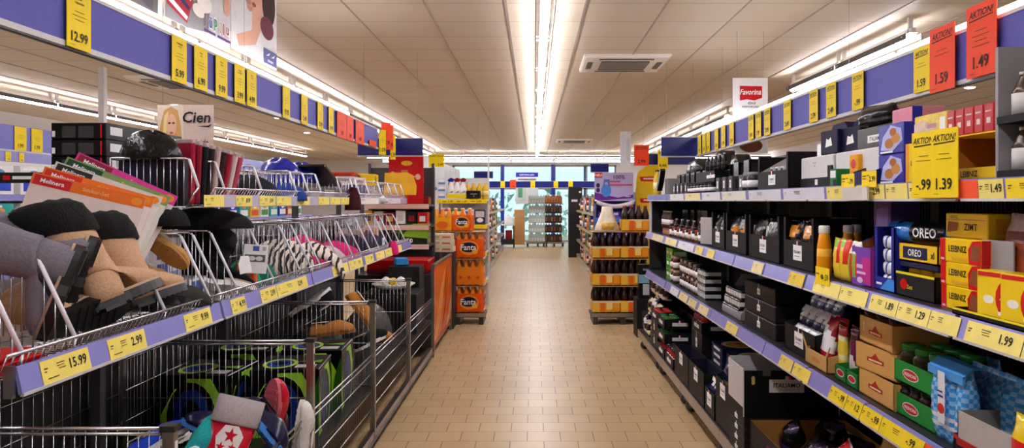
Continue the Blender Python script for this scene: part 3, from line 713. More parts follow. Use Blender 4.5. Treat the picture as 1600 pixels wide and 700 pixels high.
for i in range(2):
    b = MB().rbox(-.085,.085,0,.2,0,.11,M('#0e1030','p')); b.prism([(-.085,.11),(.085,.11),(.05,.145),(-.06,.14)],'y',.05,.15,NAVY); b.art((-.085,0,0),(.17,0,0),(0,0,.11),[('p',[(.3,.3),(.7,.35),(.62,.7),(.5,.6),(.36,.66)],WHT)])
    Proto('pasta_carton','carton',[('pasta_carton',b)]).put('dark navy carton with white emblem on the white cartons, %s' % ('farther one','nearer one')[i], (XF+.06+.03*i,RY(1278+22*i),S3+.152), RF+.06, None)
b = MB().rbox(-.07,.07,0,.2,0,.06,WHTG); Proto('white_box','box',[('white_box',b)]).put('small white box on the farther white carton', (XF+.08,RY(1262),S3+.152), RF)
bag('plastic_bag','bag',.2,.12,.1,lambda t,a: M('#0c0c0e','s'),8).put('crumpled black plastic bag on top of the black carton', (XF+.1,RY(1322),S3+.24), RF+.3)
# tall carton with window and its neighbours
w = wd(1184,1232)
cw = italiamo_carton(w,.3,.1,.19,posts=.19,inner='#bdb6b4'); at(cw,'dark carton with a pale inside and white tag, open at the front, upper shelf', mid(1184,1232), S3)
SP = packbox('sachet_pack','sachet',.06,.03,.05,'#c9c9cc',f=[('r',.2,.2,.8,.8,BLK)],k='s')
for i in range(3): SP.put('silver and black sachet in the pale lined carton, %s' % ('nearest','middle','farthest')[i], (XF+.03,RY(mid(1184,1232))-.1+.085*i,S3+.075), RF, 'sachets in the pale lined carton')
bk = MB().rbox(-.2,.2,0,.2,0,.235,M('#241418','g')); bk.art((-.2,0,0),(.4,0,0),(0,0,.235),[('r',.1,.1,.55,.9,BLK)])
Proto('carton_box','carton',[('carton_box',bk)]).put('tall dark maroon carton standing behind the window carton', (XF+.32,RY(1222,XF+.32)-.05,S3), RF)
TB = packbox('coffee_box','box',.12,.16,.2,'#0d0d10',k='g',f=[('r',.2,.1,.75,.4,M('#2c2a30')),('r',.35,.02,.55,.1,WHT)],r=[('r',.1,.1,.8,.9,M('#1c1b20'))])
for i,px in enumerate((1166,1150,1137)): at(TB,'tall black box on the upper shelf, %s from the window carton' % ORD[i], px, S3, XF+.06+.02*i, 'tall black boxes on the upper shelf')
GJ = jar_proto(.04,.11,M('#2b282a','g'),M('#8f8b8d','g'),WHT)
for i,px in enumerate((1178,1170)): at(GJ,'dark jar with grey lid before the tall black boxes, %s' % ('nearer one','farther one')[i], px, S3, XF+.05-.03, 'grey lidded jars on the upper shelf')
SB = packbox('spice_box','box',.09,.1,.1,'#4c4649',f=[('r',.3,.25,.75,.75,WHT),('t',.52,.5,.2,'IT',INK,.3)],r=[('r',.2,.2,.8,.8,M('#2e2a2d'))])
for i,px in enumerate((1157,1141,1131,1121)): at(SB,'small grey box with white label, %s from the window carton, upper shelf' % ORD[i], px, S3, XF-.01, 'grey boxes at the upper shelf front')
JB = jar_proto(.036,.075,M('#1a1516','g'),M('#0d0d0d','g'),WHT)
for i,px in enumerate((1113.5,1107,1101,1095.5,1090.5,1085.5,1081,1076.5)): at(JB,'little black jar with white label, %s from the near end of its row' % ORD[i], px, S3, XF+.04, 'little black jars on the upper shelf')
for i,px in enumerate((1071,1064.5,1058.5,1053)): at(SB,'small grey box with white label, %s of the far group on the upper shelf' % ORD[i], px, S3, XF, 'far grey boxes on the upper shelf',sc=.95)
bt = tray_mb(.62,.26,.085,.085,'#0c0c10',f=ITAL(.82,.5,.5)); Proto('tray_carton','carton',[('tray_carton',bt)]).put('flat black tray carton laid across the little black jars', (XF+.03,RY(1097),S3+.079), RF)
wrapm = M('#0b0b0e','s')
OBX = bottle_proto(.022,.12,M('#141012','g'),M('#d8d4d4','g'),M('#2e2a2c','p'))
def wrap(w,d,h,seed): 
    b = MB(); rs = []; rg = random.Random(seed)
    for k in range(7):
        t = k/6; q = (1-.35*t**3)
        rs.append([(w/2*q*math.copysign(abs(math.cos(a))**.5,math.cos(a))*(1+rg.uniform(-.05,.05)), d/2+d/2*q*math.copysign(abs(math.sin(a))**.5,math.sin(a))*(1+rg.uniform(-.05,.05)), h*t) for a in [2*PI*i/16 for i in range(16)]])
    return b.rings(rs,wrapm)
TB2 = packbox('coffee_box','box',.17,.14,.225,'#0b0b0e',k='g',f=[('r',.1,.5,.9,.9,M('#232228')),('r',.3,.2,.6,.36,WHT)])
for i,px in enumerate((1124,1112,1101,1091,1082,1074,1067,1060)): at(TB2,'glossy black box behind the little jars, %s from the near end, upper shelf' % ORD[i], px, S3, XF+.3, 'glossy black boxes behind the jars')
for i,px in enumerate((1140,1133,1127,1121,1115)): at(OBX,'slim black bottle standing on the flat black tray carton, %s' % ORD[i], px-8, S3+.165, XF+.08, 'bottles on the flat tray carton')
for i,(px,w,h,z,x) in enumerate(((1118,.34,.15,S3+.226,XF+.31),(1078,.55,.14,S3+.226,XF+.31),(1140,.22,.3,S3+.0,XF+.24))):
    Proto('shrink_wrapped_pack','wrapped pack',[('wrap',wrap(w,.18,h,20+i),[('label',MB().box(-.03,.03,-.012,-.008,.03,.08,WHT))])]).put('glossy black shrink wrapped pack on the upper shelf, %s' % ('short one on the black boxes','long far one','upright one behind the grey boxes')[i], (x,RY(px,x),z), RF, None)
OB = bottle_proto(.026,.2,M('#141012','g'),M('#b8b4b4','g'),M('#2e2a2c','p'))
for i,px in enumerate((1131,1126,1121.5,1117)): at(OB,'slim black bottle standing behind the grey boxes, %s from the near end' % ORD[i], px, S3+.0, XF+.125, 'slim black bottles on the upper shelf')
OY = bottle_proto(.035,.27,M('#d9b422','g'),M('#20201c','g'),M('#efe2a0','p'))
for i,px in enumerate((1028,1026)): at(OY,'yellow oil bottle at the far end of the upper shelf, %s' % ('nearer one','farther one')[i], px, S3, XF+.03, 'yellow oil bottles')
bl = MB().prism([(0,0),(.12,.09),(.2,.2),(.17,.22),(.08,.13),(-.02,.05)],'y',0,.05,BLKG); Proto('hanging_strip','display strip',[('hanging_strip',bl)]).put('black curved display strip at the far end of the upper shelf', (XF-.03,RY(1033),S3+.04), RF)
bxs = packbox('gift_box','box',.15,.12,.16,'#8b8586',f=[('p',[(0,0),(1,0),(.6,1),(.2,.9)],M('#5e5a5c'))]); at(bxs,'grey slanted box beside the black display strip', 1041, S3, XF+.02)

# ------------------------------------------------------------------ MIDDLE SHELF
# near bags, trays
nut = lambda t,a: (M('#9a4526','g') if t < .72 and (int(t*22)*7+int((a+.5)*16)*3)%4 else M('#7a3218','o')) if t < .8 else M('#c9a896','s')
NB = bag('nut_bag','bag',.16,.09,.235,nut,4)
for i,px in enumerate((1584,1640)): at(NB,'clear bag of brown almonds with gathered top, %s on the middle shelf' % ('farther one','nearer one')[i], px, S2+.06, XF+.03, 'bags of almonds')
gt = carton(.3,.2,.06,.06,'#141414',f=[('r',0,.86,1,1,M('#f2dc22'))]); gt.put('black tray with yellow rim under the almond bags', (XF-.0,RY(1600)+.0,S2), RF)
gp = MB().box(-.07,.07,0,.004,0,.14,M('#9c9894')); Proto('shelf_divider','card divider',[('shelf_divider',gp)]).put('grey card divider beside the almond bags', (XF+.02,RY(1553),S2+.08), RF)
zb = [('p',[(0,0),(1,0),(1,1),(0,1)],M('#f3cf16')),('e',.68,.45,.27,.4,M('#d21d1d')),('t',.68,.5,.16,'Zetti',M('#f6d40e'),.4,.2),('e',.26,.4,.12,.09,M('#f2efe0')),('r',.02,.88,.98,.97,M('#d21d1d')),('r',.48,.1,.9,.18,WHT)]
ZP = packbox('sweets_pack','sweets pack',.17,.05,.13,'#f3cf16',f=zb,k='g')
for i,px in enumerate((1562,1602,1655)): at(ZP,'yellow sweets pack with big red circle, middle shelf front, %s from far end' % ORD[i], px, S2+.012, XF-.045, 'yellow sweets packs', rz=.1)
bt = tray_mb(.42,.09,.02,.02,'#141212',f=[('r',0,.7,1,1,M('#f2dc22'))]); Proto('sweets_tray','tray',[('sweets_tray',bt)]).put('low black and yellow tray under the yellow sweets packs', (XF-.055,RY(1595),S2), RF)
# LEIBNIZ boxes
lf = [('r',0,0,.14,1,RED),('t',.44,.58,.27,'LEIBNIZ',INK,.6),('p',[(.72,0),(1,0),(1,1),(.8,.95),(.7,.6)],RED),('p',[(.74,.2),(.95,.15),(.98,.75),(.8,.8)],M('#8a4a1e')),('r',.3,.12,.7,.24,M('#e2a80c')),('t',.08,.12,.1,'NEU',WHT,.11)]
lr = [('r',0,0,1,1,M('#efb312')),('r',0,0,.2,1,RED),('p',[(.3,.2),(.9,.3),(.8,.8),(.35,.7)],M('#8a4a1e'))]
w = wd(1470,1533)
LX = packbox('biscuit_box','biscuit box',w,.13,.072,'#f5c912',f=lf,r=lr,k='g')
for i in range(3): at(LX,'yellow and red biscuit box with printed name, %s of the three stacked' % ('bottom','middle','top')[i], mid(1470,1533), S2+.0725*i, XF-.01, 'stacked biscuit boxes', rz=.02*(i-1))
zf = [('t',.62,.45,.28,'ZIMT',INK,.5),('r',.03,.72,.97,.76,M('#d08a08')),('t',.22,.86,.13,'LEIBNIZ',M('#8a5a10'),.3),('p',[(.05,.2),(.3,.28),(.33,.62),(.08,.66)],M('#9a4f20'))]
LZ = packbox('biscuit_box','biscuit box',w*1.05,.12,.075,'#f5c912',f=zf,r=[('r',.2,.2,.8,.8,M('#e0a010'))],k='g')
for i in range(1): at(LZ,'yellow cinnamon biscuit box lying on top of the three stacked boxes', mid(1476,1545), S2+.2185, XF+.03)
rb = packbox('chocolate_box','box',.1,.1,.09,'#b3121c',k='g',f=[('r',.1,.1,.9,.5,M('#8d0d16'))]); rb.put('plain red box on the middle shelf behind the almond bags', (XF+.15,RY(1555,XF+.15),S2+.2), RF)
c = carton(.12,.15,.2,.2,'#151517'); c.put('upright black carton behind the red box', (XF+.14,RY(1555,XF+.14),S2), RF)
# black / yellow cartons with cookies
w = wd(1404,1466)
b = tray_mb(w,.24,.085,.085,'#15110f',f=[('r',0,.9,1,1,M('#f0d816')),('e',.22,.5,.1,.22,RED),('t',.38,.42,.16,'Zetti',M('#e8c21a'),.2)]); Proto('display_carton','display carton',[('display_carton',b)]).put('black carton with yellow edge and red emblem, middle shelf', (XF,RY(mid(1404,1466)),S2), RF)
YP = Proto('cookie_pack','cookie pack',[('cookie_pack',bag_mb(.085,.06,.05,lambda t,a: M('#e8a81a','s') if (t*5)%2<1.3 else M('#c9361a','s'),9,6))])
for i in range(4): YP.put('small yellow cookie pack in the black carton, %s from its far side' % ORD[i], (XF+.03+.0*i,RY(mid(1404,1466))+w/2-.05-.085*i*.98,S2+.07), RF, 'small cookie packs in the black carton')
b = tray_mb(w,.24,.06,.06,'#f0c414',hs=.06,f=[('r',.12,.18,.75,.85,M('#171a40')),('t',.43,.52,.4,'OREO',WHT,.5),('t',.88,.5,.38,'xl',INK,.2)]); Proto('display_carton','display carton',[('display_carton',b)]).put('yellow carton with dark name panel resting on the black carton', (XF+.01,RY(mid(1404,1466)),S2+.123), RF)
b = MB().rbox(-w/2,w/2,0,.22,0,.022,NAVY); Proto('display_carton','carton lid',[('display_carton',b)]).put('flat navy carton lid between the black and yellow cartons', (XF+.012,RY(mid(1404,1466)),S2+.1), RF)
# roll of cookies in blue film
rs = []; 
for k,(x,r) in enumerate(((-.16,.018),(-.15,.03),(-.14,.028),(-.12,.036),(.12,.036),(.14,.028),(.15,.03),(.16,.018))):
    rs.append([(x, .036+r*math.cos(a), .038+r*math.sin(a)) for a in [2*PI*i/14 for i in range(14)]])
ob = MB().rings(rs,M('#1e78d0','s')); ob.rings([[(x,.036+.0375*math.cos(a),.038+.0375*math.sin(a)) for a in [2*PI*i/14 for i in range(14)]] for x in (-.05,.13)],M('#10131c','g'),caps=False)
ob.art((-.05,-.0022,.018),(.17,0,0),(0,0,.042),[('t',.5,.5,.8,'OREO',WHT,.9)])
OR = Proto('cookie_roll','cookie pack',[('cookie_roll',ob)])
OR.put('blue cookie roll with white lettering lying on the yellow carton', (XF+.02,RY(1430),S2+.185), RF+.12, None)
OR.put('second blue cookie roll lying behind the lettered one', (XF+.1,RY(1420,XF+.1)+.06,S2+.185), RF-.1, None)
# blue tower of bars
w = wd(1370,1402)
b = tray_mb(w,.2,.05,.235,'#1f2390',hs=.235,posts=.235,pw=.022,f=[('p',[(.3,.1),(1,.1),(1,.95),(.7,.95)],M('#3f8fe0')),('r',.12,.42,.4,.58,WHT)]); Proto('display_carton','display carton',[('display_carton',b)]).put('tall blue carton of silver wrapped bars, middle shelf', (XF,RY(mid(1370,1402)),S2), RF)
SR_ = Proto('wrapped_bar','bar',[('wrapped_bar',bag_mb(.05,.045,.1,lambda t,a: M('#d5d8e6','s') if (int(t*8)%3) else M('#3a46a8','s'),12,8))])
for i in range(4):
    for j in range(2):
        m = Matrix.Translation(Vector((XF+.01+.06*j,RY(mid(1370,1402))+.05,S2+.035+.048*i))) @ Matrix.Rotation(PI/2,4,'X') @ Matrix.Rotation(RF,4,'Z')
        SR_.put('silver and blue wrapped bar in the tall blue carton, %s layer, %s' % (ORD[i],('front','rear')[j]), None, mat=m, group='wrapped bars in the blue carton')
# purple cartons
w = wd(1337,1367)
pf = [('p',[(0,0),(.6,0),(1,.4),(1,1),(0,1)],M('#7a3fae')),('p',[(.4,.1),(1,.05),(1,.8),(.55,.7)],M('#c22a86')),('r',.1,.45,.6,.55,M('#e6b9dd')),('r',.1,.3,.75,.37,M('#e6b9dd')),('e',.45,.14,.16,.08,M('#d9c3d9')),('e',.12,.8,.05,.05,WHT)]
b = tray_mb(w,.16,.15,.19,'#7a3fae',inner='#a3622f',hs=.19,f=pf,r=[('r',0,0,1,1,M('#a83a9a')),('e',.4,.6,.2,.2,M('#e04a8a'))]); Proto('display_carton','display carton',[('display_carton',b)]).put('purple carton with pink print and brown lining, middle shelf', (XF-.005,RY(mid(1337,1367)),S2), RF)
packbox('chocolate_box','box',.15,.12,.33,'#7d55ae',f=[('p',[(.1,.4),(.8,.5),(.9,.95),(.2,.9)],M('#a98acb'))],k='g').put('tall plain lilac box behind the purple carton', (XF+.17,RY(1378,XF+.17),S2), RF)
b = MB(); b.add([(-.1,0,0),(.02,0,-.0),(.05,0,.07),(-.1,.06,0),(.02,.06,0),(.05,.06,.07)],[(0,1,2),(3,5,4),(0,3,4,1),(1,4,5,2),(2,5,3,0)],M('#c2456e','g')); Proto('chocolate_pack','pack',[('chocolate_pack',b)]).put('pink triangular pack lying on the tall lilac box', (XF+.17,RY(1392,XF+.17),S2+.332), RF)
# soup packs, orange bottles
PK1 = bag('soup_pack','bag',.085,.04,.17,lambda t,a: M('#e02e1e','g') if (t>.35 and a>.02) else (M('#8fbf2a','g') if t>.8 else M('#e6c93a','g')),3)
PK2 = bag('soup_pack','bag',.075,.04,.165,lambda t,a: M('#eeeae0','g') if t>.7 else (M('#d5482a','g') if a>.05 else M('#9ab84a','g')),6)
for i,px in enumerate((1306,1316)): at(PK1,'red green and yellow soup pack leaning on the middle shelf, %s' % ('farther one','nearer one')[i], px, S2+.004, XF-.02, 'red soup packs', rz=.1)
for i,px in enumerate((1324,1333)): at(PK2,'white topped soup pack beside the purple carton, %s' % ('farther one','nearer one')[i], px, S2+.004, XF-.01, 'white topped soup packs')
obt = MB().lathe([(.028,0),(.032,.004),(.033,.04),(.03,.12),(.022,.165),(.021,.17)],M('#f39a12','g'),14)
ocp = MB().lathe([(.022,.168),(.024,.17),(.024,.195),(.021,.2)],M('#e8e2d8','g'),14); orb = MB().lathe([(.0325,.05),(.0305,.11)],M('#f7b53a','p'),14)
OBT = Proto('sauce_bottle','bottle',[('flask',obt),('cap',ocp,None,'white screw cap'),('label',orb)])
for i,(px,x) in enumerate(((1288,XF-.02),(1282,XF+.09),(1326,XF+.12),(1338,XF+.19))): OBT.put('orange sauce bottle with white cap on the middle shelf, %s' % ('front one beside the black cartons','behind the front one','behind the soup packs','rearmost behind the purple carton')[i], (x,RY(px,x),S2), RF, 'orange sauce bottles',sc=(1,1,1.12))
# black cartons of coffee-like bags
bagc = lambda s: (lambda t,a: (M('#0c0b0d','s') if (math.sin(9*t+s)+math.sin(13*a+s*2))<.9 else (M('#d98a24','s') if (t>.4 and s%2) else M('#cfcbc8','s'))))
for i,(a,b_) in enumerate(((1224,1272),(1170,1218),(1134,1166),(1112,1132))):
    w = wd(a,b_); P_ = italiamo_carton(w,.24,.135,.25,hs=.25,posts=.25)
    at(P_,'black display carton with white tag holding foil bags, %s from the camera, middle shelf' % ORD[i], mid(a,b_), S2, XF, 'black cartons of foil bags')
    BG = bag('foil_bag','bag',w*.46,.07,.2,bagc(i+1),30+i)
    for q in range(4):
        BG.put('black foil bag with orange print, %s %s, in the %s black middle shelf carton' % (('far','near')[q%2],('front','back')[q//2],ORD[i]), (XF+.012+.085*(q//2),RY(mid(a,b_))+w*.235*(1 if q%2==0 else -1),S2+.03), RF, 'foil bags in the black cartons')
wp = MB().rbox(-.11,.11,0,.006,0,.2,M('#b5aeac')); Proto('carton_flap','card panel',[('carton_flap',wp)]).put('pale upright card panel at the side of a middle shelf carton', (XF+.01,RY(1110),S2+.01), RF+.5)
CJ = jar_proto(.04,.12,M('#38241d','g'),M('#1a1718','g'),WHT); CJ2 = bottle_proto(.028,.17,M('#3a1d18','g'),M('#c7c2c0','g'),WHT); CJ3 = jar_proto(.035,.1,M('#6a2a18','g'),M('#a32222','g'),M('#d8c9b0','p'))
pxs = [1097,1093.5,1090,1086.5,1083,1079.5,1076.5,1073.5,1070.5,1067.5,1064.5,1061.5,1058.5,1056,1053.5,1051]
for i,px in enumerate(pxs):
    (CJ,CJ2,CJ3)[i%3].put('%s on the far middle grocery shelf, %s of its row' % (('dark jar with white label','slim dark bottle with white label','reddish jar with red lid')[i%3],ORD[i]), (XF+.02,RY(px),S2), RF, 'jars and bottles of the far middle shelf')
TR_ = packbox('spice_tray','carton',.2,.16,.06,'#7a4a2e',f=[('r',.1,.2,.9,.8,M('#a8714a'))])
for i,px in enumerate((1048,1043,1038)): at(TR_,'brown tray of spice jars at the far end of the middle shelf, %s' % ORD[i], px, S2, XF, 'brown spice trays')
for i,px in enumerate((1049,1046,1043,1040.5,1038)): CJ2.put('slim dark bottle standing in the far brown spice trays, %s from the camera' % ORD[i], (XF+.05,RY(px,XF+.05),S2+.062), RF, 'bottles in the brown spice trays')
for i,(px,x) in enumerate(((1100,XF+.2),(1090,XF+.2),(1080,XF+.18),(1070,XF+.16))): TB.put('black box in the rear row of the far middle shelf, %s from the camera' % ORD[i], (x,RY(px,x),S2), RF, 'black boxes rear middle shelf',sc=(2,1,1.25))
whp = MB().box(-.02,.02,0,.02,0,.4,M('#dcd8d6','k')); Proto('end_post','shelf post',[('end_post',whp)]).put('white post at the far end of the grocery shelves', (1.24,7.98,S2-.01), RF)

# ------------------------------------------------------------------ LOWER SHELF
# blue diamond bags
dia = lambda t,a: (M('#3f9be6','g') if (int(t*18)+int((a+.5)*20))%2 else M('#8ec6f4','g')) if not (.14<t<.2 or .3<t<.34) else M('#dfe6ee','g')
BB = bag('sugar_bag','bag',.12,.07,.235,dia,15,18)
b = MB(); 
for k in range(3):
    q = bag_mb(.072,.06,.24,dia,15+k,18); o = len(b.v)
    b.v.extend((v[0]*1.0+(k-1)*.066,v[1],v[2]) for v in q.v)
    for f,mi,sm in zip(q.f,q.mi,q.sm): b.f.append(tuple(i+o for i in f)); b.mi.append(b.mat(q.mats[mi])); b.sm.append(sm)
b.art((-.03,-.006,.06),(.05,0,0),(0,0,.16),[('r',.1,.0,.9,1,M('#e8ecf2','g')),('e',.5,.28,.4,.1,M('#c9302a')),('r',.2,.5,.8,.54,BLUE),('r',.2,.6,.8,.63,BLUE)],.004)
top = MB().prism([(0,.225),(.03,.25),(.062,.25),(.062,.245),(.03,.245),(.0,.219)],'x',-.098,.098,M('#4fa0ea','g')); top.prism([(-.002,.2),(.004,.2),(.008,.224),(-.002,.226)],'x',-.098,.098,M('#4fa0ea','g'))
Proto('snack_bag_pack','bag pack',[('bag',b),('top_film',top)]).put('blue checked bag trio with folded film top on the lower shelf', (XF-.01,RY(1487),S1), RF)
for i,(px,x) in enumerate(((1520,XF+.09),(1545,XF+.09),(1572,XF+.09),(1530,XF+.18))): BB.put('blue checked snack bag behind the bag trio, %s' % ('first beside it','second','third','rear one')[i], (x,RY(px,x),S1), RF, 'single blue checked bags')
wt = MB().box(-.13,.13,0,.004,0,.1,M('#b9b3ae')).prism([(0,0),(.14,0),(.14,.1),(0,.1)],'x',-.13,-.126,M('#8d8886')); wt.box(-.13,.13,-.004,0,-.0,.02,M('#b0231c')); 
Proto('price_tray','tray',[('price_tray',wt)]).put('grey card front of a jar tray beside the blue bags, lower shelf', (XF-.03,RY(1560),S1+.03), RF)
b = tray_mb(.3,.2,.05,.06,'#1b1412',f=[('r',0,.75,1,1,M('#c92a1c'))]); Proto('jar_tray','tray',[('jar_tray',b)]).put('black tray with red rim under the grey card, lower shelf', (XF-.02,RY(1553),S1), RF)
SJ = jar_proto(.03,.085,M('#6a3c1e','g'),M('#d9d2c6','g'),M('#e6b92a','p'))
for i,px in enumerate((1522,1534,1547,1562)): at(SJ,'small spread jar with yellow label in the red rimmed tray, %s from its far end' % ORD[i], px, S1+.006, XF+.02, 'spread jars in the red rimmed tray')
YR = bag('crisp_bag','bag',.12,.07,.19,lambda t,a: M('#d3201c','g') if (t>.3 and t<.75 and abs(a)<.2) else M('#f0cb1a','g'),17)
for i,px in enumerate((1590,1640)): at(YR,'yellow and red bag at the near end of the lower shelf, %s' % ('farther one','nearer one')[i], px, S1+.002, XF-.05, 'yellow and red bags')
packbox('chocolate_carton','carton',.12,.15,.16,'#120f10',f=[('r',0,.9,1,1,M('#c92a1c'))],r=[('r',0,.9,1,1,M('#c92a1c'))]).put('black carton with red top edge at the near end, lower shelf', (XF+.06,RY(1625),S1+.06), RF)
# green jar trays
w = wd(1397,1462); fr = [('e',.42,.5,.2,.26,WHT),('e',.42,.5,.185,.22,M('#c3202a')),('t',.42,.5,.16,'FRESHONA',WHT,.32)]
GT = Proto('jar_tray','jar tray',[('jar_tray',tray_mb(w,.22,.075,.08,'#1f8a35',hs=.06,f=fr,r=[('r',0,0,1,1,M('#2a9a3e'))]))])
DJ = jar_proto(.033,.1,M('#2a1a12','g'),M('#0f0e0e','g'),M('#e8e3c0','p')); GJ2 = jar_proto(.045,.125,M('#2c2a16','g'),M('#2a8a34','g'))
for lv,z in enumerate((S1,S1+.115)):
    at(GT,'green jar tray with red and white badge, %s of two stacked' % ('lower','upper')[lv], mid(1397,1462), z, XF, 'green jar trays')
for i in range(4): 
    for j in range(2): DJ.put('dark cream labelled jar, lower green tray, %s from far side, %s line' % (ORD[i],('front','rear')[j]), (XF+.042+.075*j,RY(mid(1397,1462))+w/2-.045-.068*i,S1+.006), RF, 'jars in the lower green tray')
for i in range(3): 
    for j in range(2): GJ2.put('large olive jar with green lid, upper green tray, %s from far side, %s line' % (ORD[i],('front','rear')[j]), (XF+.053+.1*j,RY(mid(1397,1462))+w/2-.052-.092*i,S1+.121), RF, 'jars in the upper green tray')
# kraft trays with red logo
w = wd(1342,1397); kf = [('e',.5,.5,.14,.12,M('#b8321f')),('r',.3,.4,.7,.56,M('#b8321f')),('p',[(.4,.56),(.6,.56),(.5,.78)],M('#b8321f')),('r',.34,.44,.66,.5,M('#f0d8b0'))]
KT = Proto('jar_carton','carton',[('jar_carton',tray_mb(w,.2,.098,.1,'#d8a45c',hs=.09,inner='#d9c49a',f=kf,r=[('r',0,0,1,1,M('#cf9a52'))]))])
for i in range(3): at(KT,'brown card jar carton with red emblem, %s of three stacked' % ('bottom','middle','top')[i], mid(1342,1397), S1+.101*i, XF-.01+.006*i, 'brown jar cartons', rz=(.0,.09,-.02)[i])
HJ = jar_proto(.048,.1,M('#5a2a14','g'),M('#2a1c16','g'),M('#efe6d8','p'))
for i in range(3): 
    for j in range(2): HJ.put('white banded brown jar on the brown card cartons, %s from far side, %s line' % (ORD[i],('front','rear')[j]), (XF+.052+.1*j,RY(mid(1342,1397))+w/2-.055-.1*i,S1+.225), RF, 'jars on the brown cartons')
# open brown card tray with sachets
w = wd(1268,1303)
b = tray_mb(w,.2,.07,.09,'#d0a260',inner='#b98a4c',f=[('e',.5,.5,.2,.16,M('#c98a4a'))]); b.prism([(-w/2,.068),(-w/2+.02,.07),(-w/2-.05,.13)],'y',.0,.004,KRAFT); b.prism([(w/2,.07),(w/2-.02,.07),(w/2+.03,.12)],'y',0,.004,KRAFT)
Proto('display_carton','display carton',[('display_carton',b)]).put('open brown card tray of red and white sachets, lower shelf', (XF-.02,RY(mid(1268,1303)),S1), RF)
RW = bag('sachet_bag','bag',.17,.05,.19,lambda t,a: M('#c01f34','g') if (t+a*.8)>.75 or t<.25 else M('#f0edf0','g'),23)
for i,(px,x) in enumerate(((1280,XF+.01),(1292,XF+.05),(1284,XF+.1))): RW.put('red and white sachet bag in the open brown tray, %s' % ('front','middle','rear')[i], (x,RY(px,x),S1+.04), RF+.15*(i-1), 'red and white sachet bags', rx=-.25)
w = wd(1305,1340)
GT2 = Proto('sachet_tray','tray',[('sachet_tray',tray_mb(w/2,.16,.06,.07,'#1f7a35',f=[('e',.5,.55,.34,.26,WHT),('e',.5,.55,.3,.2,M('#c3202a'))]))])
for i,px in enumerate((1313,1331)): at(GT2,'small green tray of yellow sachets, lower shelf, %s' % ('farther one','nearer one')[i], px, S1, XF-.01, 'small green sachet trays')
YS = bag('soup_sachet','bag',.085,.03,.2,lambda t,a: M('#c3202a','g') if t>.75 else (M('#f0d040','g') if (int(t*9)%3) else M('#e8e0b0','g')),26); YS2 = bag('soup_sachet','bag',.08,.03,.2,lambda t,a: M('#6a1f4a','g') if (t+a)>.5 else M('#d8cfd0','g'),27)
for i,(px,x) in enumerate(((1312,XF+.03),(1314,XF+.08),(1313,XF+.13))): YS.put('yellow soup sachet with red top, %s of the farther green tray' % ('front','middle','rear')[i], (x,RY(px,x),S1+.01), RF, 'yellow soup sachets')
for i,(px,x) in enumerate(((1330,XF+.03),(1332,XF+.08))): YS2.put('dark purple and white sachet in the nearer green tray, %s' % ('front','rear')[i], (x,RY(px,x),S1+.01), RF, 'purple sachets')
b = MB().box(-.09,.09,0,.004,0,.05,M('#5a575a')); b.art((-.09,0,0),(.18,0,0),(0,0,.05),[('t',.5,.5,.4,'ITALIAMO',M('#1c1a1c'),.8)]); Proto('name_sign','sign',[('name_sign',b)]).put('dim grey name sign at the back of the lower shelf', (XF+.3,RY(1340,XF+.3),S1+.28), RF)
# black carton with white and navy packets
w = wd(1226,1274)
P_ = italiamo_carton(w,.26,.13,.2,hs=.17); at(P_,'black carton with white tag holding navy and white packets, lower shelf', mid(1226,1274), S1)
WN = bag('sugar_packet','bag',.11,.05,.12,lambda t,a: M('#efedf2','s') if t+.12*math.sin(14*a)>.6 else M('#141c58','s'),31)
k = 0
for lv in range(3):
    for i in range(4):
        WN.put('white topped navy packet in the black carton, %s layer, %s from its far side' % (('bottom','middle','top')[lv],ORD[i]), (XF+.01+.05*lv,RY(mid(1226,1274))+w/2-.07-.095*i+.02*(lv%2),S1+.02+.09*lv), RF, 'navy and white packets', rx=-.3)
# three black cartons stacked
w = wd(1163,1212)
def bc(w,d,h): 
    b = MB().rbox(-w/2,w/2,0,d,0,h,M('#1c1619','p')); t = MB().box(-.027,.027,-.003,-.001,h*.3,h*.7,WHT).box(-.006,0,-.002,-.0008,h*.7,h,WHT); t.art((-.027,-.003,h*.3),(.054,0,0),(0,0,h*.4),[('t',.5,.5,.2,'ITALIAMO',INK,.8)])
    return Proto('stock_carton','carton',[('box',b),('label_tag',t,None,'white label tag')])
B3 = bc(w,.3,.088)
for i in range(3): at(B3,'closed black carton with small white tag, %s of three stacked on the lower shelf' % ('bottom','middle','top')[i], mid(1163,1212), S1+.089*i, XF+.012*i, 'stacked black cartons lower shelf')
WB = packbox('tissue_pack','pack',.12,.12,.055,'#1a1a22',f=[('r',0,.25,1,.8,M('#dcdcde','s')),('r',.45,0,.5,1,BLK)],r=[('r',0,.3,1,.8,M('#c8c8cc'))],k='s')
w = wd(1128,1158); c = carton(w,.25,.04,.26,'#9a9496',hs=.25); at(c,'grey high backed carton of white banded packs, lower shelf', mid(1128,1158), S1)
for lv in range(3):
    for i in range(3): WB.put('white banded dark pack in the grey carton, %s layer, %s from its far side' % (('bottom','middle','top')[lv],ORD[i]), (XF+.006+.01*lv,RY(mid(1128,1158))+.13-.128*i,S1+.006+.056*lv), RF, 'white banded packs in the grey carton')
for lv in range(4):
    for i in range(3): WB.put('white banded dark pack stacked beside the grey carton, %s layer, %s from its near side' % (('bottom','second','third','top')[lv],ORD[i]), (XF+.0,RY(1098)+.13+.128*i-.2,S1+.056*lv), RF, 'white banded packs in the open stack')
BJ = jar_proto(.042,.12,M('#5a3222','g'),M('#c9a48a','g'),WHT); BJ2 = jar_proto(.042,.12,M('#1d1718','g'),M('#232022','g'),WHT)
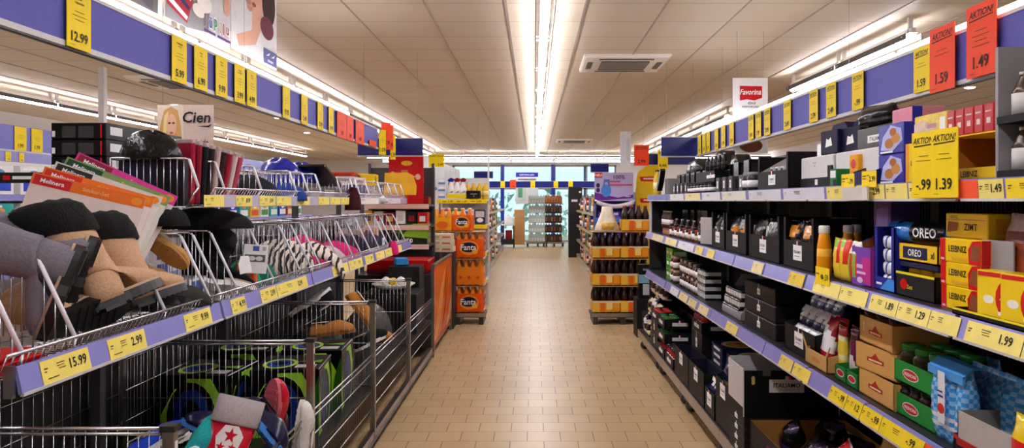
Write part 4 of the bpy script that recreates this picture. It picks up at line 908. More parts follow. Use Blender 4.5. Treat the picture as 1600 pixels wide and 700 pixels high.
for i,px in enumerate((1090.5,1086.5,1082.5,1079,1075.5,1072,1069,1066)):
    for lv in range(2): (BJ,BJ2)[(i+lv)%2].put('%s jar with white label on the far lower shelf, %s of its row, %s layer' % (('brown','black')[(i+lv)%2],ORD[i],('bottom','top')[lv]), (XF+.03,RY(px),S1+.122*lv), RF, 'stacked jars on the far lower shelf')
GX = packbox('tea_carton','tea box',.17,.14,.1,'#4fae2a',f=[('r',0,0,1,.25,M('#3a8a1c')),('r',.2,.4,.8,.7,M('#e2efc8'))],r=[('r',.1,.3,.9,.7,M('#d6e8b8'))],k='g')
for lv in range(3):
    for i,px in enumerate((1048,1043.5)): at(GX,'bright green tea box at the far end of the lower shelf, %s layer, %s' % (ORD[lv],('nearer','farther')[i]), px, S1+.101*lv, XF-.0, 'green tea boxes')
for lv in range(2):
    for i,px in enumerate((1057,1053)): BJ.put('tan lidded jar next to the green tea boxes, %s layer, %s' % (('bottom','top')[lv],('nearer','farther')[i]), (XF+.02,RY(px),S1+.122*lv), RF, 'tan lidded jars',sc=1.0)

# ------------------------------------------------------------------ BASE DECK
# big open black carton: front wall faces the camera
b = MB(); x0, x1, ya, yb = 1.13, 1.64, 4.0, 4.3; z0, z1 = .436, .685
b.box(x0,x1,ya,ya+.006,z0,z1-.03,BLK); 
for a,c_ in ((x0,x0+.10),(x0+.145,x0+.30),(x0+.34,x1)): b.box(a,c_,ya,ya+.006,z1-.03,z1+.0,BLK)
IN = M('#cfcacc'); b.box(x0,x1,yb-.006,yb,z0,z1+.02,IN).box(x0-.006,x0,ya,yb,z0,z1+.01,IN).box(x1,x1+.006,ya,yb,z0,z1,IN).box(x0-.006,x1+.006,ya,yb,z0-.004,z0,BLK)
b.box(x0-.0075,x0-.0062,ya,yb,z0,z0+.05,BLK)
lb = MB().box(1.265,1.452,ya-.004,ya-.0006,.568,.638,M('#d8d2d0')).box(1.352,1.368,ya-.003,ya-.0006,.638,z1-.03,M('#d8d2d0')).box(1.368,1.384,ya-.003,ya-.0006,.638,z1-.03,RED)
lb.art((1.265,ya-.004,.568),(.187,0,0),(0,0,.07),[('t',.5,.56,.34,'ITALIAMO',INK,.86),('r',.3,.2,.7,.23,GREY)])
hd = MB().prism([(1.17,.615),(1.179,.608),(1.188,.615),(1.188,.65),(1.179,.657),(1.17,.65)],'y',ya-.001,ya-.0002,M('#b8a468'))
Proto('display_carton','display carton',[('box',b),('name_panel',lb,None,'white name panel with red ribbon'),('hand_hole',hd)]).put('large black carton with white name panel and pale inside, on the base deck', (0,0,0))
SC4 = bc(.3,.5,.057)
for i in range(4): SC4.put('flat black tagged carton under the large named carton, %s of its stack' % ('bottom','second','third','top')[i], (1.13,4.15,S0+.0578*i), RF, 'flat cartons under the named carton')
# near card tray with bags
def deck_tray(y0, y1, ztop, label):
    w = y1-y0; b = tray_mb(w,.5,.13,.13,'#8a6238',inner='#a9773c',f=[('r',.0,.0,1,1,BLK),('r',.4,.1,.9,.7,M('#7a1f5a'))],r=[('r',0,0,.12,1,M('#b98a50')),('p',[(.16,0),(1,0),(1,1),(.2,1)],BLK),('e',.4,.4,.1,.3,M('#b8853a'))])
    Proto('display_carton','display carton',[('display_carton',b)]).put(label, (1.15,(y0+y1)/2,ztop-.13), RF)
deck_tray(3.25,3.95,.435,'brown card tray of shiny black bags before the named carton')
ST = packbox('stock_carton','carton',.53,.5,.134,'#17130f',f=[('r',.3,.3,.7,.7,WHT)],r=[('r',.2,.3,.8,.7,M('#6a4a2a'))])
for i in range(2): ST.put('dark carton under the tray of black bags, %s' % ('nearer','farther')[i], (1.15,3.43+.36*i,S0), RF, 'cartons under the bag tray', sc=(.65,1,.75))
KB = Proto('coffee_bag','bag',[('coffee_bag',bag_mb(.2,.12,.16,lambda t,a: M('#0b0a0d','s') if math.sin(9*t)+math.sin(11*a)<1.2 else M('#3a2048','s'),41))])
for i,(x,y) in enumerate(((1.22,3.76),(1.22,3.44),(1.42,3.76),(1.42,3.44))): KB.put('shiny black bag lying in the brown card tray, %s' % ('far front','near front','far back','near back')[i], (x,y,.36), RF+.2*(i-1.5), 'black bags in the brown tray', rx=-.35)
deck_tray(2.45,3.2,.535,'near card tray of red and yellow pasta bags')
for i in range(2): ST.put('dark carton under the tray of pasta bags, %s' % ('nearer','farther')[i], (1.15,2.63+.38*i,S0), RF, 'cartons under the pasta tray', sc=(.7,1,1.5))
RB = bag('snack_bag','bag',.2,.1,.2,lambda t,a: M('#cf1f24','s') if math.sin(12*t+4*a)<.6 else M('#f0d9d4','s'),43); PB = bag('pasta_bag','bag',.24,.12,.21,lambda t,a: M('#d9b54a','g') if math.sin(17*t+9*a)+math.sin(23*a-7*t)<.5 else M('#5a4a1e','g'),44); YB_ = bag('snack_bag','bag',.16,.08,.22,lambda t,a: M('#d9a01e','g'),45)
for i,(P_,x,y,l) in enumerate(((RB,1.19,3.06,'red glossy snack bag at the far end of the near card tray'),(PB,1.22,2.8,'yellow pasta bag in the middle of the near card tray'),(YB_,1.45,3.1,'plain golden bag at the back of the near card tray'),(RB,1.38,2.84,'red glossy snack bag behind the yellow pasta bag'),(RB,1.22,2.54,'red glossy snack bag at the near end of the card tray'),(PB,1.45,2.58,'yellow pasta bag at the back of the near card tray'))):
    P_.put(l, (x,y,.425), RF+.3*((i%3)-1), None, rx=-.3)
pl = MB().box(-.16,.16,0,.004,0,.1,M('#4a4849')); pl.art((-.16,0,0),(.32,0,0),(0,0,.1),[('r',.3,.3,.8,.8,M('#6a686a')),('t',.55,.55,.2,'ITALIAMO',M('#2a282a'),.4)]); Proto('name_sign','sign',[('name_sign',pl)]).put('dim name panel at the back of the base deck below the yellow labels', (1.62,2.95,.66), RF)
# farther cartons on the deck
w = .36
P_ = italiamo_carton(w,.4,.3,.42,hs=.4,inner='#1f1c2a'); P_.put('black deck carton of navy packets beside the named carton', (1.15,4.53,S0), RF)
BK = Proto('coffee_bag','bag',[('coffee_bag',bag_mb(.15,.09,.19,lambda t,a: M('#1a2250','s') if math.sin(8*t+5*a)<.5 else (M('#e6e2e4','s') if t>.5 else M('#c98a3a','s')),47))])
for i,(x,y,z) in enumerate(((1.19,4.64,.42),(1.19,4.53,.42),(1.19,4.42,.42),(1.3,4.6,.44),(1.3,4.46,.44))): BK.put('navy foil packet with pale print in the black deck carton, %s' % ('front far','front middle','front near','rear far','rear near')[i], (x,y,z), RF, 'navy packets in the deck carton')
def platebox(): 
    it = [('r',0,0,1,1,NAVY),('e',.5,.5,.42,.38,M('#ead6b0')),('e',.5,.5,.32,.28,M('#c9803a')),('e',.4,.55,.1,.1,M('#8a3a1e')),('e',.6,.45,.12,.1,M('#e0b45a'))]
    return packbox('pizza_box','food box',.3,.3,.05,'#141a4a',t=it,f=[('r',.2,.3,.8,.7,WHT)],r=[('r',.1,.2,.9,.8,M('#2a3a8a'))])
PZ = platebox()
CT = bc(.4,.42,.2)
for i,y in enumerate((4.99,5.41)):
    CT.put('dark carton carrying flat food boxes on the deck, %s' % ('nearer','farther')[i], (1.3,y,S0), RF, 'dark cartons under the food boxes')
    for j in range(3): PZ.put('flat navy food box with plate picture, %s of the %s stack' % (('bottom','middle','top')[j],('nearer','farther')[i]), (1.33,y,S0+.201+.0505*j), RF, 'flat food boxes')
for i,(a,b_) in enumerate(((1076,1100),(1054,1075.5))):
    w = wd(a,b_,1.145); P_ = italiamo_carton(w,.14,.23,.23,inner='#1a1830'); at(P_,'tall brown black carton with white tag at the deck front, %s' % ('nearer','farther')[i], mid(a,b_,1.145), S0, 1.145, 'tagged cartons at the deck front')
P_ = italiamo_carton(.26,.14,.16,.2,inner='#1f2a5a'); P_.put('low navy lined carton at the deck front before the food boxes', (1.145,4.86,S0), RF)
for i in range(3): BK.put('navy foil packet in the low navy lined carton, %s' % ('far','middle','near')[i], (1.16,4.93-.075*i,S0+.03), RF, 'packets in the low navy carton')
# sauce jars and jar trays
TJ = jar_proto(.042,.15,M('#a3201a','g'),M('#1a1616','g'),WHT)
JT = Proto('jar_tray','jar tray',[('jar_tray',tray_mb(.36,.28,.09,.1,'#121016',f=ITAL(.5,.5,.6),r=ITAL(.5,.5,.6)))])
def jartray(y, z, x, n, pr, lab, tl, m=2):
    JT.put(tl, (x,y,z), RF, 'black jar trays')
    for i in range(n):
        for j in range(m): pr.put('%s, %s from the far side, %s line' % (lab,ORD[i],('front','rear')[j]), (x+.048+.09*j,y+.13-.087*i,z+.006), RF, lab)
jartray(5.95,S0+.36,1.3,4,TJ,'red sauce jar in the upper deck tray','black tray of red sauce jars, upper of two')
ST2 = bc(.38,.3,.178)
for i in range(2): ST2.put('tagged black carton below the upper sauce jar tray, %s' % ('lower','upper')[i], (1.3,5.95,S0+.179*i), RF, 'cartons below the sauce jar tray')
jartray(6.32,S0,1.145,4,TJ,'red sauce jar in the low edge tray','black tray of red sauce jars at the deck edge',1)
LJ = jar_proto(.036,.085,M('#8a6a4a','g'),M('#3a7a3a','g'),WHT); LJ2 = jar_proto(.036,.085,M('#7a3a24','g'),M('#c92a24','g'),WHT)
for k,(y,z) in enumerate(((6.75,S0),(6.75,S0+.13),(6.75,S0+.26),(7.12,S0+.26))):
    JT.put('black jar tray with white tag in the far deck stack, %s' % ('bottom','middle','top nearer','top farther')[k], (1.15,y,z), RF, 'far black jar trays')
    pr = (LJ2,LJ,LJ,LJ2)[k]
    for i in range(4):
        for j in range(2): pr.put('small %s lidded jar, %s far deck tray, %s from far side, %s line' % (('red','green','green','red')[k],('bottom','middle','top nearer','top farther')[k],ORD[i],('front','rear')[j]), (1.15+.044+.085*j,y+.13-.087*i,z+.006), RF, 'small jars in the far deck trays')
for k in range(2): ST2.put('tagged black carton under the farther top jar tray, %s' % ('lower','upper')[k], (1.15,7.12,S0+.129*k), RF, 'cartons under the farther jar tray', sc=(1,1,.72))
fl_ = MB().box(-.2,.2,0,.005,0,.2,M('#c2bdbb')); Proto('carton_flap','card panel',[('carton_flap',fl_)]).put('pale grey card panel standing behind the far jar trays', (1.48,6.9,S0+.38), RF)
XB = Proto('pet_food_bag','bag',[('pet_food_bag',bag_mb(.22,.13,.3,lambda t,a: M('#e8e6e8','s') if math.sin(10*t+8*a)>.35 else M('#17171b','s'),51))])
XB2 = Proto('pet_food_bag','bag',[('pet_food_bag',bag_mb(.2,.12,.24,lambda t,a: M('#e2d9a0','s') if math.sin(9*t-6*a)>.4 else M('#1c1a1e','s'),53))])
n = 0
for y in (7.5,7.75,8.0):
    for lv in range(3):
        (XB,XB2)[n%2].put('%s bag piled at the far end of the deck, %s layer, %s' % (('black and white','black and cream')[n%2],('bottom','middle','top')[lv],('nearest','second','farthest')[int((y-7.5)/.25)]), (1.17+.05*lv,y,S0+.2*lv), RF+.2*(n%3-1), 'bags piled on the far deck', sc=(1,1,.66)); n += 1
# ================================================================== WIRE BASKET SHELVES AND BINS (left of the aisle)
W2 = .0021
def grid(b, O, U, V, nu, nv, r=W2, m=None, n=4):
    """wire mesh: nu wires along V spread over U, nv wires along U spread over V"""
    m = m or CHR; O = Vector(O); U = Vector(U); V = Vector(V)
    for i in range(nu+1): b.seg(O+U*(i/nu), O+U*(i/nu)+V, r, m, n)
    for j in range(nv+1 if nv else 0): b.seg(O+V*(j/nv), O+V*(j/nv)+U, r*1.5, m, n)
    return b
# ---- floor bins: one per bay
BX0, BX1 = -1.92, -1.04
def bin_bay(y0, y1, word, top=.62):
    r = empty('wire_bin',(0,0,0)); L = y1-y0
    fp = grid(MB(), (BX1,y0+.02,.27),(0,L-.04,0),(0,0,top-.27), int(L/.05), 0, .0012, M('#77737a','w'))
    for z in (.275,.385,.50): fp.seg((BX1,y0+.02,z),(BX1,y1-.02,z),.0045,CHR,6)
    for z in (top, top-.03): fp.seg((BX1+.004,y0+.01,z),(BX1+.004,y1-.01,z),.005,CHR,6)
    obj('front_panel', fp, r)
    dv = grid(MB(), (BX0,y0,.42),(BX1-BX0,0,0),(0,0,.53), int((BX1-BX0)/.03), 2, .0014)
    for z in (.95,.935): dv.seg((BX0,y0,z),(BX1,y0,z),.0055,CHR,6)
    obj('divider', dv, r)
    fl_ = MB().box(BX0,BX1-.005,y0+.01,y1-.01,.40,.408,M('#121214','k')); obj('floor_panel', fl_, r)
    bk = MB().box(BX0-.012,BX0-.004,y0+.004,y1-.004,.1,1.0,M('#1a191c','k')); grid(bk,(BX0,y0+.02,.42),(0,L-.04,0),(0,0,.58),int(L/.06),4,.002); obj('back_panel', bk, r)
    for x in (BX1, BX0):
        p = MB().box(x-.016,x+.016,y0-.014,y0+.014,.06,.955,STEEL); c = MB().box(x-.022,x+.022,y0-.02,y0+.02,.945,.962,M('#2a2624','k'))
        q = obj('post', p, r); obj('cap', c, q)
        if x == BX1:
            t = MB().box(x+.0165,x+.0175,y0-.008,y0+.008,.84,.915,WHT); t.box(x+.0176,x+.018,y0-.006,y0+.006,.855,.89,INK); obj('sticker', t, q)
    br = MB().box(BX1-.02,BX1+.012,y0,y1,.075,.12,STEEL).box(BX1-.02,BX1+.02,y0,y1,.06,.075,M('#5a5654','k')); obj('base_rail', br, r)
    for yy in (y0+.25,y1-.25):
        obj('caster', MB().seg((BX1-.06,yy,.035),(BX1-.03,yy,.035),.035,M('#3a3838','k'),12).box(BX1-.065,BX1-.025,yy-.02,yy+.02,.05,.08,STEEL), r)
    for z in (.3,.5): obj('inner_shelf', MB().box(BX0,BX0+.42,y0+.02,y1-.02,z+.35,z+.352,M('#1c1b1e','k')), r) if False else None
    tag(r, 'wire mesh bargain bin with steel posts, %s from the camera under the basket shelves' % word, 'bin', 'wire bargain bins'); return r
BINS = [.78,2.12,3.45,4.78,6.13,7.48]
for i in range(5): bin_bay(BINS[i], BINS[i+1], ORD[i])

# ---- basket shelves: two tiers of wire baskets per bay
XR1, XR2 = -1.35, -1.42
def tier_low(r, y0, y1, divs):
    L = y1-y0; b = MB()
    O = Vector((XR1-.02,y0,1.185))
    b.line([(XR1-.02,y0,1.195),(XR1-.02,y1,1.195)],.005,CHR,6); b.line([(XR1-.03,y0,1.13),(XR1-.03,y1,1.13)],.004,CHR,5)
    n = int(L/.03)
    for i in range(n+1):
        y = y0+L*i/n; b.seg((XR1-.02,y,1.195),(XR1-.05,y,1.128),W2,CHR,4); b.seg((XR1-.05,y,1.128),(-1.9,y,1.115),W2,CHR,4); b.seg((-1.9,y,1.115),(-1.9,y,1.47),W2,CHR,4)
    for x in (-1.5,-1.65,-1.8): b.seg((x,y0,1.122),(x,y1,1.122),.003,CHR,4)
    for z in (1.25,1.36,1.47): b.seg((-1.9,y0,z),(-1.9,y1,z),.004,CHR,5)
    if y0 > 2: obj('back_panel', MB().box(-1.945,-1.935,y0+.01,y1-.01,1.0,1.44,M('#2e2729','k')), r)
    bk = obj('basket', b, r)
    obj('price_rail', MB().prism([(XR1-.012,1.165),(XR1-.004,1.165),(XR1+.012,1.092),(XR1-.0,1.092)],'y',y0+.012,y1-.012,LAVR).prism([(XR1+.009,1.096),(XR1+.016,1.096),(XR1+.016,1.088),(XR1+.004,1.088)],'y',y0+.012,y1-.012,LIP), bk)
    obj('end_cap', MB().box(XR1-.03,XR1-.006,y0-.002,y0+.01,1.085,1.17,STEEL), bk)
    for y in divs:
        d = MB(); pts = [(XR1-.022,y,1.19),(XR1-.145,y,1.45),(XR1-.16,y,1.462),(-1.9,y,1.462)]
        d.seg(pts[0],pts[1],.0065,M('#efedf4','g'),6); d.line(pts[1:],.0045,CHR,6); d.line([(-1.9,y,1.462),(-1.9,y,1.12),(XR1-.03,y,1.13),(XR1-.022,y,1.19)],.004,CHR,5)
        x = XR1-.05
        while x > -1.9:
            zt = 1.19+(XR1-.022-x)/.123*.26 if x > XR1-.145 else 1.462
            d.seg((x,y,1.125),(x,y,zt),W2,CHR,4); x -= .033
        obj('divider', d, bk)
def tier_top(r, y0, y1, divs, first=False):
    L = y1-y0; b = MB(); n = int(L/.033)
    for i in range(n+1):
        y = y0+L*i/n; b.seg((XR2+.04,y,1.655),(XR2-.01,y,1.574),W2,CHR,4); b.seg((XR2-.01,y,1.574),(-1.74,y,1.574),W2,CHR,4); b.seg((-1.74,y,1.574),(-1.74,y,1.775),W2,CHR,4)
    for x,z,r_ in ((XR2+.04,1.655,.005),(XR2-.01,1.574,.004),(-1.55,1.574,.003),(-1.65,1.574,.003),(-1.74,1.574,.004),(-1.74,1.775,.0045),(-1.74,1.68,.003)): b.seg((x,y0,z),(x,y1,z),r_,CHR,5)
    bk = obj('basket', b, r)
    obj('price_rail', MB().prism([(XR2+.026,1.628),(XR2+.034,1.628),(XR2+.034,1.572),(XR2+.026,1.572)],'y',y0+.012,y1-.012,M('#b9b4c8','g')), bk)
    for y in divs:
        d = MB(); q = [(-1.74,y,1.775),(XR2-.012,y,1.775),(XR2+.002,y,1.77),(XR2+.04,y,1.657),(XR2-.01,y,1.574),(-1.74,y,1.574),(-1.74,y,1.775)]
        d.line(q[:3],.0045,CHR,6); d.seg(q[2],q[3],.0065,M('#efedf4','g'),6); d.line(q[3:],.0045,CHR,6)
        x = -1.715
        while x < XR2-.01: d.seg((x,y,1.574),(x,y,1.775),W2,CHR,4); x += .0275
        d.seg((XR2+.012,y,1.61),(XR2+.012,y,1.74),W2,CHR,4)
        obj('divider', d, bk)
BB_ = [1.93,3.2,4.5,5.83,7.13,8.1]
lowd = [[1.99,2.22,2.76,3.14],[3.25,3.43,3.9,4.35],[4.56,4.75,5.2,5.6],[5.87,6.2,6.55,6.95],[7.17,7.5,7.85]]
topd = [None,[3.05,3.3,3.75,4.3],[4.53,4.8,5.3,5.7],[5.86,6.2,6.7],[7.16,7.5,7.85]]
for i in range(5):
    r = empty('basket_shelf',(0,0,0)); y0, y1 = BB_[i], BB_[i+1]
    for y in (y0,y1) if i == 4 else (y0,): obj('upright', MB().box(-1.9,-1.86,y-.02,y+.02,0,1.69 if i else 1.5,M('#4a474a','k')), r)
    tier_low(r, y0, y1, lowd[i])
    if topd[i]: tier_top(r, max(y0,3.0) if i else y0, y1, topd[i])
    tag(r, 'chrome wire basket shelf bay with %s, %s from the camera' % ('two tiers' if topd[i] else 'one low tier',ORD[i]), 'shelf', 'wire basket shelf bays')

# ---- price labels on the basket rails
k1 = 0; tl_ = math.atan2(.016,.073)
for a,b_,p in ((65,142,'15.99'),(170,229,'2.99'),(289,331,'9.99'),(362,385,'4.99'),(408,433,'2.99'),(433,481,'12.99'),(520,545,''),(546,567,'7.99'),(571,584,'3.99'),(588,601,''),(602,616,''),(617,628,'')):
    xr = 1.342; ya = LY(a,xr); yb = LY(b_,xr)
    P_ = Proto('price_label','price label',[('price_label',rail_label((yb-ya)*.97,.066,p,'#f2dc6a',0,1))])
    m = Matrix.Translation(Vector((XR1+.0125,(ya+yb)/2,1.095))) @ Matrix.Rotation(LF,4,'Z') @ Matrix.Rotation(-tl_,4,'X')
    P_.put('yellow price label%s on the lower basket rail, %s from the camera' % (' reading '+p if p else '',ORD[k1]), None, mat=m, group='price labels on the lower basket rail'); k1 += 1
k1 = 0
for a,b_,p,c in ((318,350,'','#f2dc6a'),(368,394,'8.99','#f2dc6a'),(405,430,'5.99','#f2dc6a'),(432,455,'','#f2dc6a'),(465,484,'','#f2dc6a'),(497,514,'','#f2dc6a'),(516,532,'','#f2dc6a'),(533,547,'','#f2dc6a'),(548,592,'','#e6dfd6'),(600,626,'','#d9ccd6')):
    xr = 1.385; ya = LY(a,xr); yb = LY(b_,xr)
    P_ = Proto('price_label','price label',[('price_label',rail_label((yb-ya)*.97,.05,p,c,0,1))])
    P_.put('%s price label on the upper basket rail, %s from the camera' % ('yellow' if c=='#f2dc6a' else 'pale',ORD[k1]), (XR2+.035,(ya+yb)/2,1.575), LF, 'price labels on the upper basket rail'); k1 += 1

# ------------------------------------------------------------------ KINDS OF CLOTHING AND SHOES
def ell(cx, cy, cz, ax, ay, n=16, tilt=0, yaw=0):
    """ring in a plane tilted about y: ax along x, ay along y"""
    return [(cx+ax*math.cos(a)*math.cos(tilt), cy+ay*math.sin(a), cz+ax*math.cos(a)*math.sin(tilt)) for a in [2*PI*i/n for i in range(n)]]
def boot(name, upper, sole, fur, H=.30, L=.29, fold=None, lean=0, wide=1.0):
    """heel at x 0, toe at x L, shaft rising along z and leaning back"""
    lx = lambda z: -lean*max(0, z-.09)
    u = MB(); R = []
    for t in range(9):
        q = t/8; z = H-(H-.115)*q; R.append(ell(.075-.01*q+lx(z), 0, z, (.09-.022*q+.004*math.sin(6*q))*wide, .066-.014*q, 20, -lean*.45*(1-q)))
    for k,(x,z,ax,ay,t) in enumerate(((.085,.095,.082,.05,-.35),(.115,.08,.075,.049,-.75),(.15,.066,.058,.049,-1.1),(.19,.056,.044,.051,-1.35),(.23,.047,.033,.050,-1.5),(.265,.042,.024,.040,-1.57),(.287,.036,.012,.02,-1.57))):
        R.append(ell(x,0,z,ax,ay,20,t))
    u.rings(list(R), upper)
    u.rings([ell(.066,0,.02,.062,.042,20),ell(.066,0,.06,.064,.046,20),ell(.066,0,.10,.066,.05,20),ell(.066,0,.13,.066,.05,20)], upper)
    s = MB(); prof = []
    for i in range(32):
        a = 2*PI*i/32; x = .146+.155*math.cos(a); prof.append((x, (.05 if x > .14 else .042)*math.sin(a)*(1+.12*math.cos(a))))
    s.prism(prof,'z',-.004,.026,sole); w_ = MB().prism([(x*1.005,y*1.03) for x,y in prof],'z',.026,.034,M('#b79c82','f'))
    s.prism([(.0,-.036),(.08,-.042),(.08,.042),(.0,.036)],'z',-.012,.0,sole)
    for i in range(6): s.box(.10+.028*i,.112+.028*i,-.04,.04,-.007,-.003,sole)
    parts = [('upper',u),('sole',s,[('welt',w_)])]
    if fur is not None:
        f = MB(); rg = random.Random(5)
        f.rings([[(x+rg.uniform(-.005,.005),y+rg.uniform(-.005,.005),z+rg.uniform(-.004,.004)) for x,y,z in ell(.075+lx(zz),0,zz,ax*wide,ay,26,-lean*.45)] for zz,ax,ay in ((H-.06,.092,.069),(H-.03,.104,.08),(H,.108,.084),(H+.03,.104,.08),(H+.045,.09,.064),(H+.03,.07,.05))], fur); parts.append(('fur_cuff',f))
    return Proto(name,'boot',parts)
def shoe(name, upper, sole, inner, L=.26, cat='shoe', back=True):
    u = MB(); R = []
    for k,(x,hz,ay) in enumerate(((.0,.02,.022),(.012,.05,.034),(.05,.062,.038),(.1,.05,.038),(.13,.062,.042),(.17,.066,.048),(.21,.052,.048),(.24,.036,.036),(.258,.02,.014))):
        R.append([(x, ay*math.copysign(abs(math.sin(a))**.8,math.sin(a)), .02+hz*max(0,math.cos(a)) if math.cos(a)>0 else .016) for a in [2*PI*i/18 for i in range(18)]])
    u.rings(R, upper)
    o = MB().rings([ell(.07,0,.0835,.05,.03,16,-.03),ell(.07,0,.0865,.048,.028,16,-.03)], inner)
    s = MB(); pr = [(.13+.136*math.cos(a), (.048 if math.cos(a)>0 else .04)*math.sin(a)*(1.05)) for a in [2*PI*i/26 for i in range(26)]]
    s.prism(pr,'z',0,.022,sole); 
    for i in range(7): s.box(.03+.03*i,.043+.03*i,-.033,.033,-.004,.002,sole)
    return Proto(name,cat,[('upper',u),('opening',o),('sole',s)])
def blob(w, d, h, seed, m, n=9, na=20, amp=.14):
    """soft heap of cloth"""
    rg = random.Random(seed); p = [rg.uniform(0,6.3) for _ in range(6)]; R = []
    for k in range(n+1):
        t = k/n; ph = t*PI*.5; rr_ = math.cos(ph*.94); z = h*math.sin(ph)
        R.append([(w/2*rr_*math.cos(a)*(1+amp*math.sin(3*a+p[0])+amp*.5*math.sin(7*a+p[1]+4*t)), d/2*rr_*math.sin(a)*(1+amp*math.sin(2*a+p[2])+amp*.5*math.sin(6*a+p[3]-5*t)), z*(1+amp*.8*math.sin(2*a+p[4]))) for a in [2*PI*i/na for i in range(na)]])
    return MB().rings(R, m)
BFLOOR = 1.128
# boots in the first basket
BEIGE = M('#c79f7c','f'); GREYF = M('#7c7680','f'); SOLE = M('#0e0d0e','k'); FURM = M('#070606','u')
BT = boot('winter_boot',BEIGE,SOLE,FURM,.305,.30,lean=.3,wide=1.1)
def fr(loc, toe, up, sc=1): return frame(loc, toe, up, sc)
BT.put('beige winter boot with black fur cuff leaning behind the grey boots', None, mat=fr((-1.44,2.44,1.235),(.16,.97,.16),(-.42,-.05,1),1.08))
BT.put('second beige boot with black fur cuff behind the first one', None, mat=fr((-1.46,2.68,1.215),(.20,.95,.10),(-.35,-.02,1),1.0))
GB = boot('winter_boot',GREYF,SOLE,None,.44,.29,wide=1.05)
GB.put('grey boot lying with its black sole towards the beige boots', None, mat=fr((-1.44,2.45,1.47),(-.3,-.1,-.95),(-.8,-.45,.30),1.05))
GB.put('second grey boot lying nearer, its dark sole tipped down', None, mat=fr((-1.40,2.31,1.45),(-.32,-.12,-.93),(-.8,-.42,.33),1.0))
BT2 = boot('ankle_boot',BEIGE,SOLE,None,.17,.29)
BT2.put('beige boot with thick black sole under the grey boots', None, mat=fr((-1.49,2.27,1.215),(.22,.95,.05),(-.93,.15,.3),1.1))
BT2.put('beige boot foot behind the near divider wires', None, mat=fr((-1.80,1.99,1.2),(.6,.35,-.1),(-.6,-.1,.9),.95))
rp = packbox('red_packet','packet',.3,.22,.012,'#c8141a',t=[('r',.3,.3,.6,.6,WHT)],k='g')
for i,(x,y,z) in enumerate(((-1.395,2.08,1.158),(-1.40,2.07,1.175),(-1.41,2.08,1.192))): rp.put('flat red packet lying in the near end of the basket, %s' % ('bottom','middle','top')[i], (x,y-.1,z-.02), LF+.2*(i-1), 'flat red packets')
# sticker sets fanned out
def sticker(base, head, htxt, band, btxt, bandc, extra=()):
    w, h = .38, .30; b = MB().rbox(-w/2,w/2,0,.011,0,h,M(base,'g'),.003)
    it = [('r',0,.86,1,1,M(bandc)),('r',.02,.86,.34,.985,M(head)),('t',.18,.925,.055,htxt,WHT,.28),('t',.56,.93,.05,btxt,M('#f0b070'),.34),('e',.93,.93,.05,.05,M('#f0902a'))]+list(extra)
    return b.art((-w/2,0,0),(w,0,0),(0,0,h),it).art((w/2,.011,0),(-w,0,0),(0,0,h),[('r',0,.86,1,1,M(bandc))]).art((-w/2,0,h),(w,0,0),(0,.011,0),[('r',0,0,1,1,M(bandc)),('r',.02,.1,.34,.9,M(head)),('t',.18,.5,.6,htxt,WHT,.28)]) and b
fx = [('e',.2,.5,.035,.03,M('#d9306a')),('p',[(.24,.5),(.36,.56),(.37,.6),(.28,.54)],M('#6a86a8')),('e',.5,.63,.03,.03,M('#d0582a')),('e',.54,.42,.025,.03,M('#d9306a')),('e',.26,.43,.02,.03,M('#d9306a')),('p',[(.12,.42),(.2,.46),(.19,.5)],M('#d0582a'))]
sets = [('#e2cfc6','#c8202a','Melinera','#e87022','Sticker-Set',fx,'pink sticker set packet with orange header in front'),
        ('#ead9cc','#d8321f','Melinera','#ef7a24','Sticker',(),'orange headed packet just behind the front sticker set'),
        ('#e6e2da','#2a2a2c','Melinera','#d9d4cc','Set',(),'white headed packet with dark corner in the sticker fan'),
        ('#dfe0d2','#1f4a2c','Melinera','#7a9a5a','Set',(),'green headed packet near the back of the sticker fan'),
        ('#e8d9d8','#8c1a34','Melinera','#d83a9a','Set',(),'pink striped packet with maroon corner at the back of the fan')]
for i,(a,hh,ht,bc_,bt_,ex,lab) in enumerate(sets):
    P_ = Proto('sticker_packet','packet',[('sticker_packet',sticker(a,hh,ht,bc_,bt_,bc_,ex))])
    xr = Vector((.92-.03*i,.36+.03*i,-.26-.05*i)); up = Vector((.16+.012*i,.30,.94))
    c = Vector((-1.71+.010*i,2.70+.024*i,1.375+.015*i))
    P_.put(lab, None, mat=fr(c,xr,up))
# shoes beyond the boots
SS = shoe('slipper',M('#b98a4a','f'),M('#a8742f','o'),M('#e2d2b8','f'))
SS.put('tan slipper standing on its side, patterned sole showing', None, mat=fr((-1.57,2.97,1.455),(.8,.1,-.6),(.15,.9,.3),.8))
SS.put('tan slipper under the upright one', None, mat=fr((-1.7,3.0,1.3),(.6,.45,-.3),(.2,.3,.9),.95))
DS = shoe('slipper',M('#3a3735','f'),M('#14130f','k'),M('#8a7a6a','f'))
DS.put('dark grey slipper at the end of the first basket', None, mat=fr((-1.56,2.98,1.21),(.6,.4,-.18),(-.1,.2,.97),.95))
DS.put('black and grey slipper beside the basket lip, facing the aisle', None, mat=fr((-1.62,2.82,1.2),(.62,.3,-.1),(-.3,.2,.9),.95))
# black fur hats over the baskets
FH = Proto('fur_hat','hat',[('fur_hat',blob(.46,.32,.1,3,FURM,8,22,.06))])
FH.put('wide black fur hat lying on top of the lower basket wires', (-1.62,3.62,1.467), .2, None)
Proto('fur_hat','hat',[('fur_hat',blob(.14,.14,.07,4,FURM,7,18,.08))]).put('small black fur pompom hanging below the upper basket rail', (-1.46,2.98,1.5), 0)
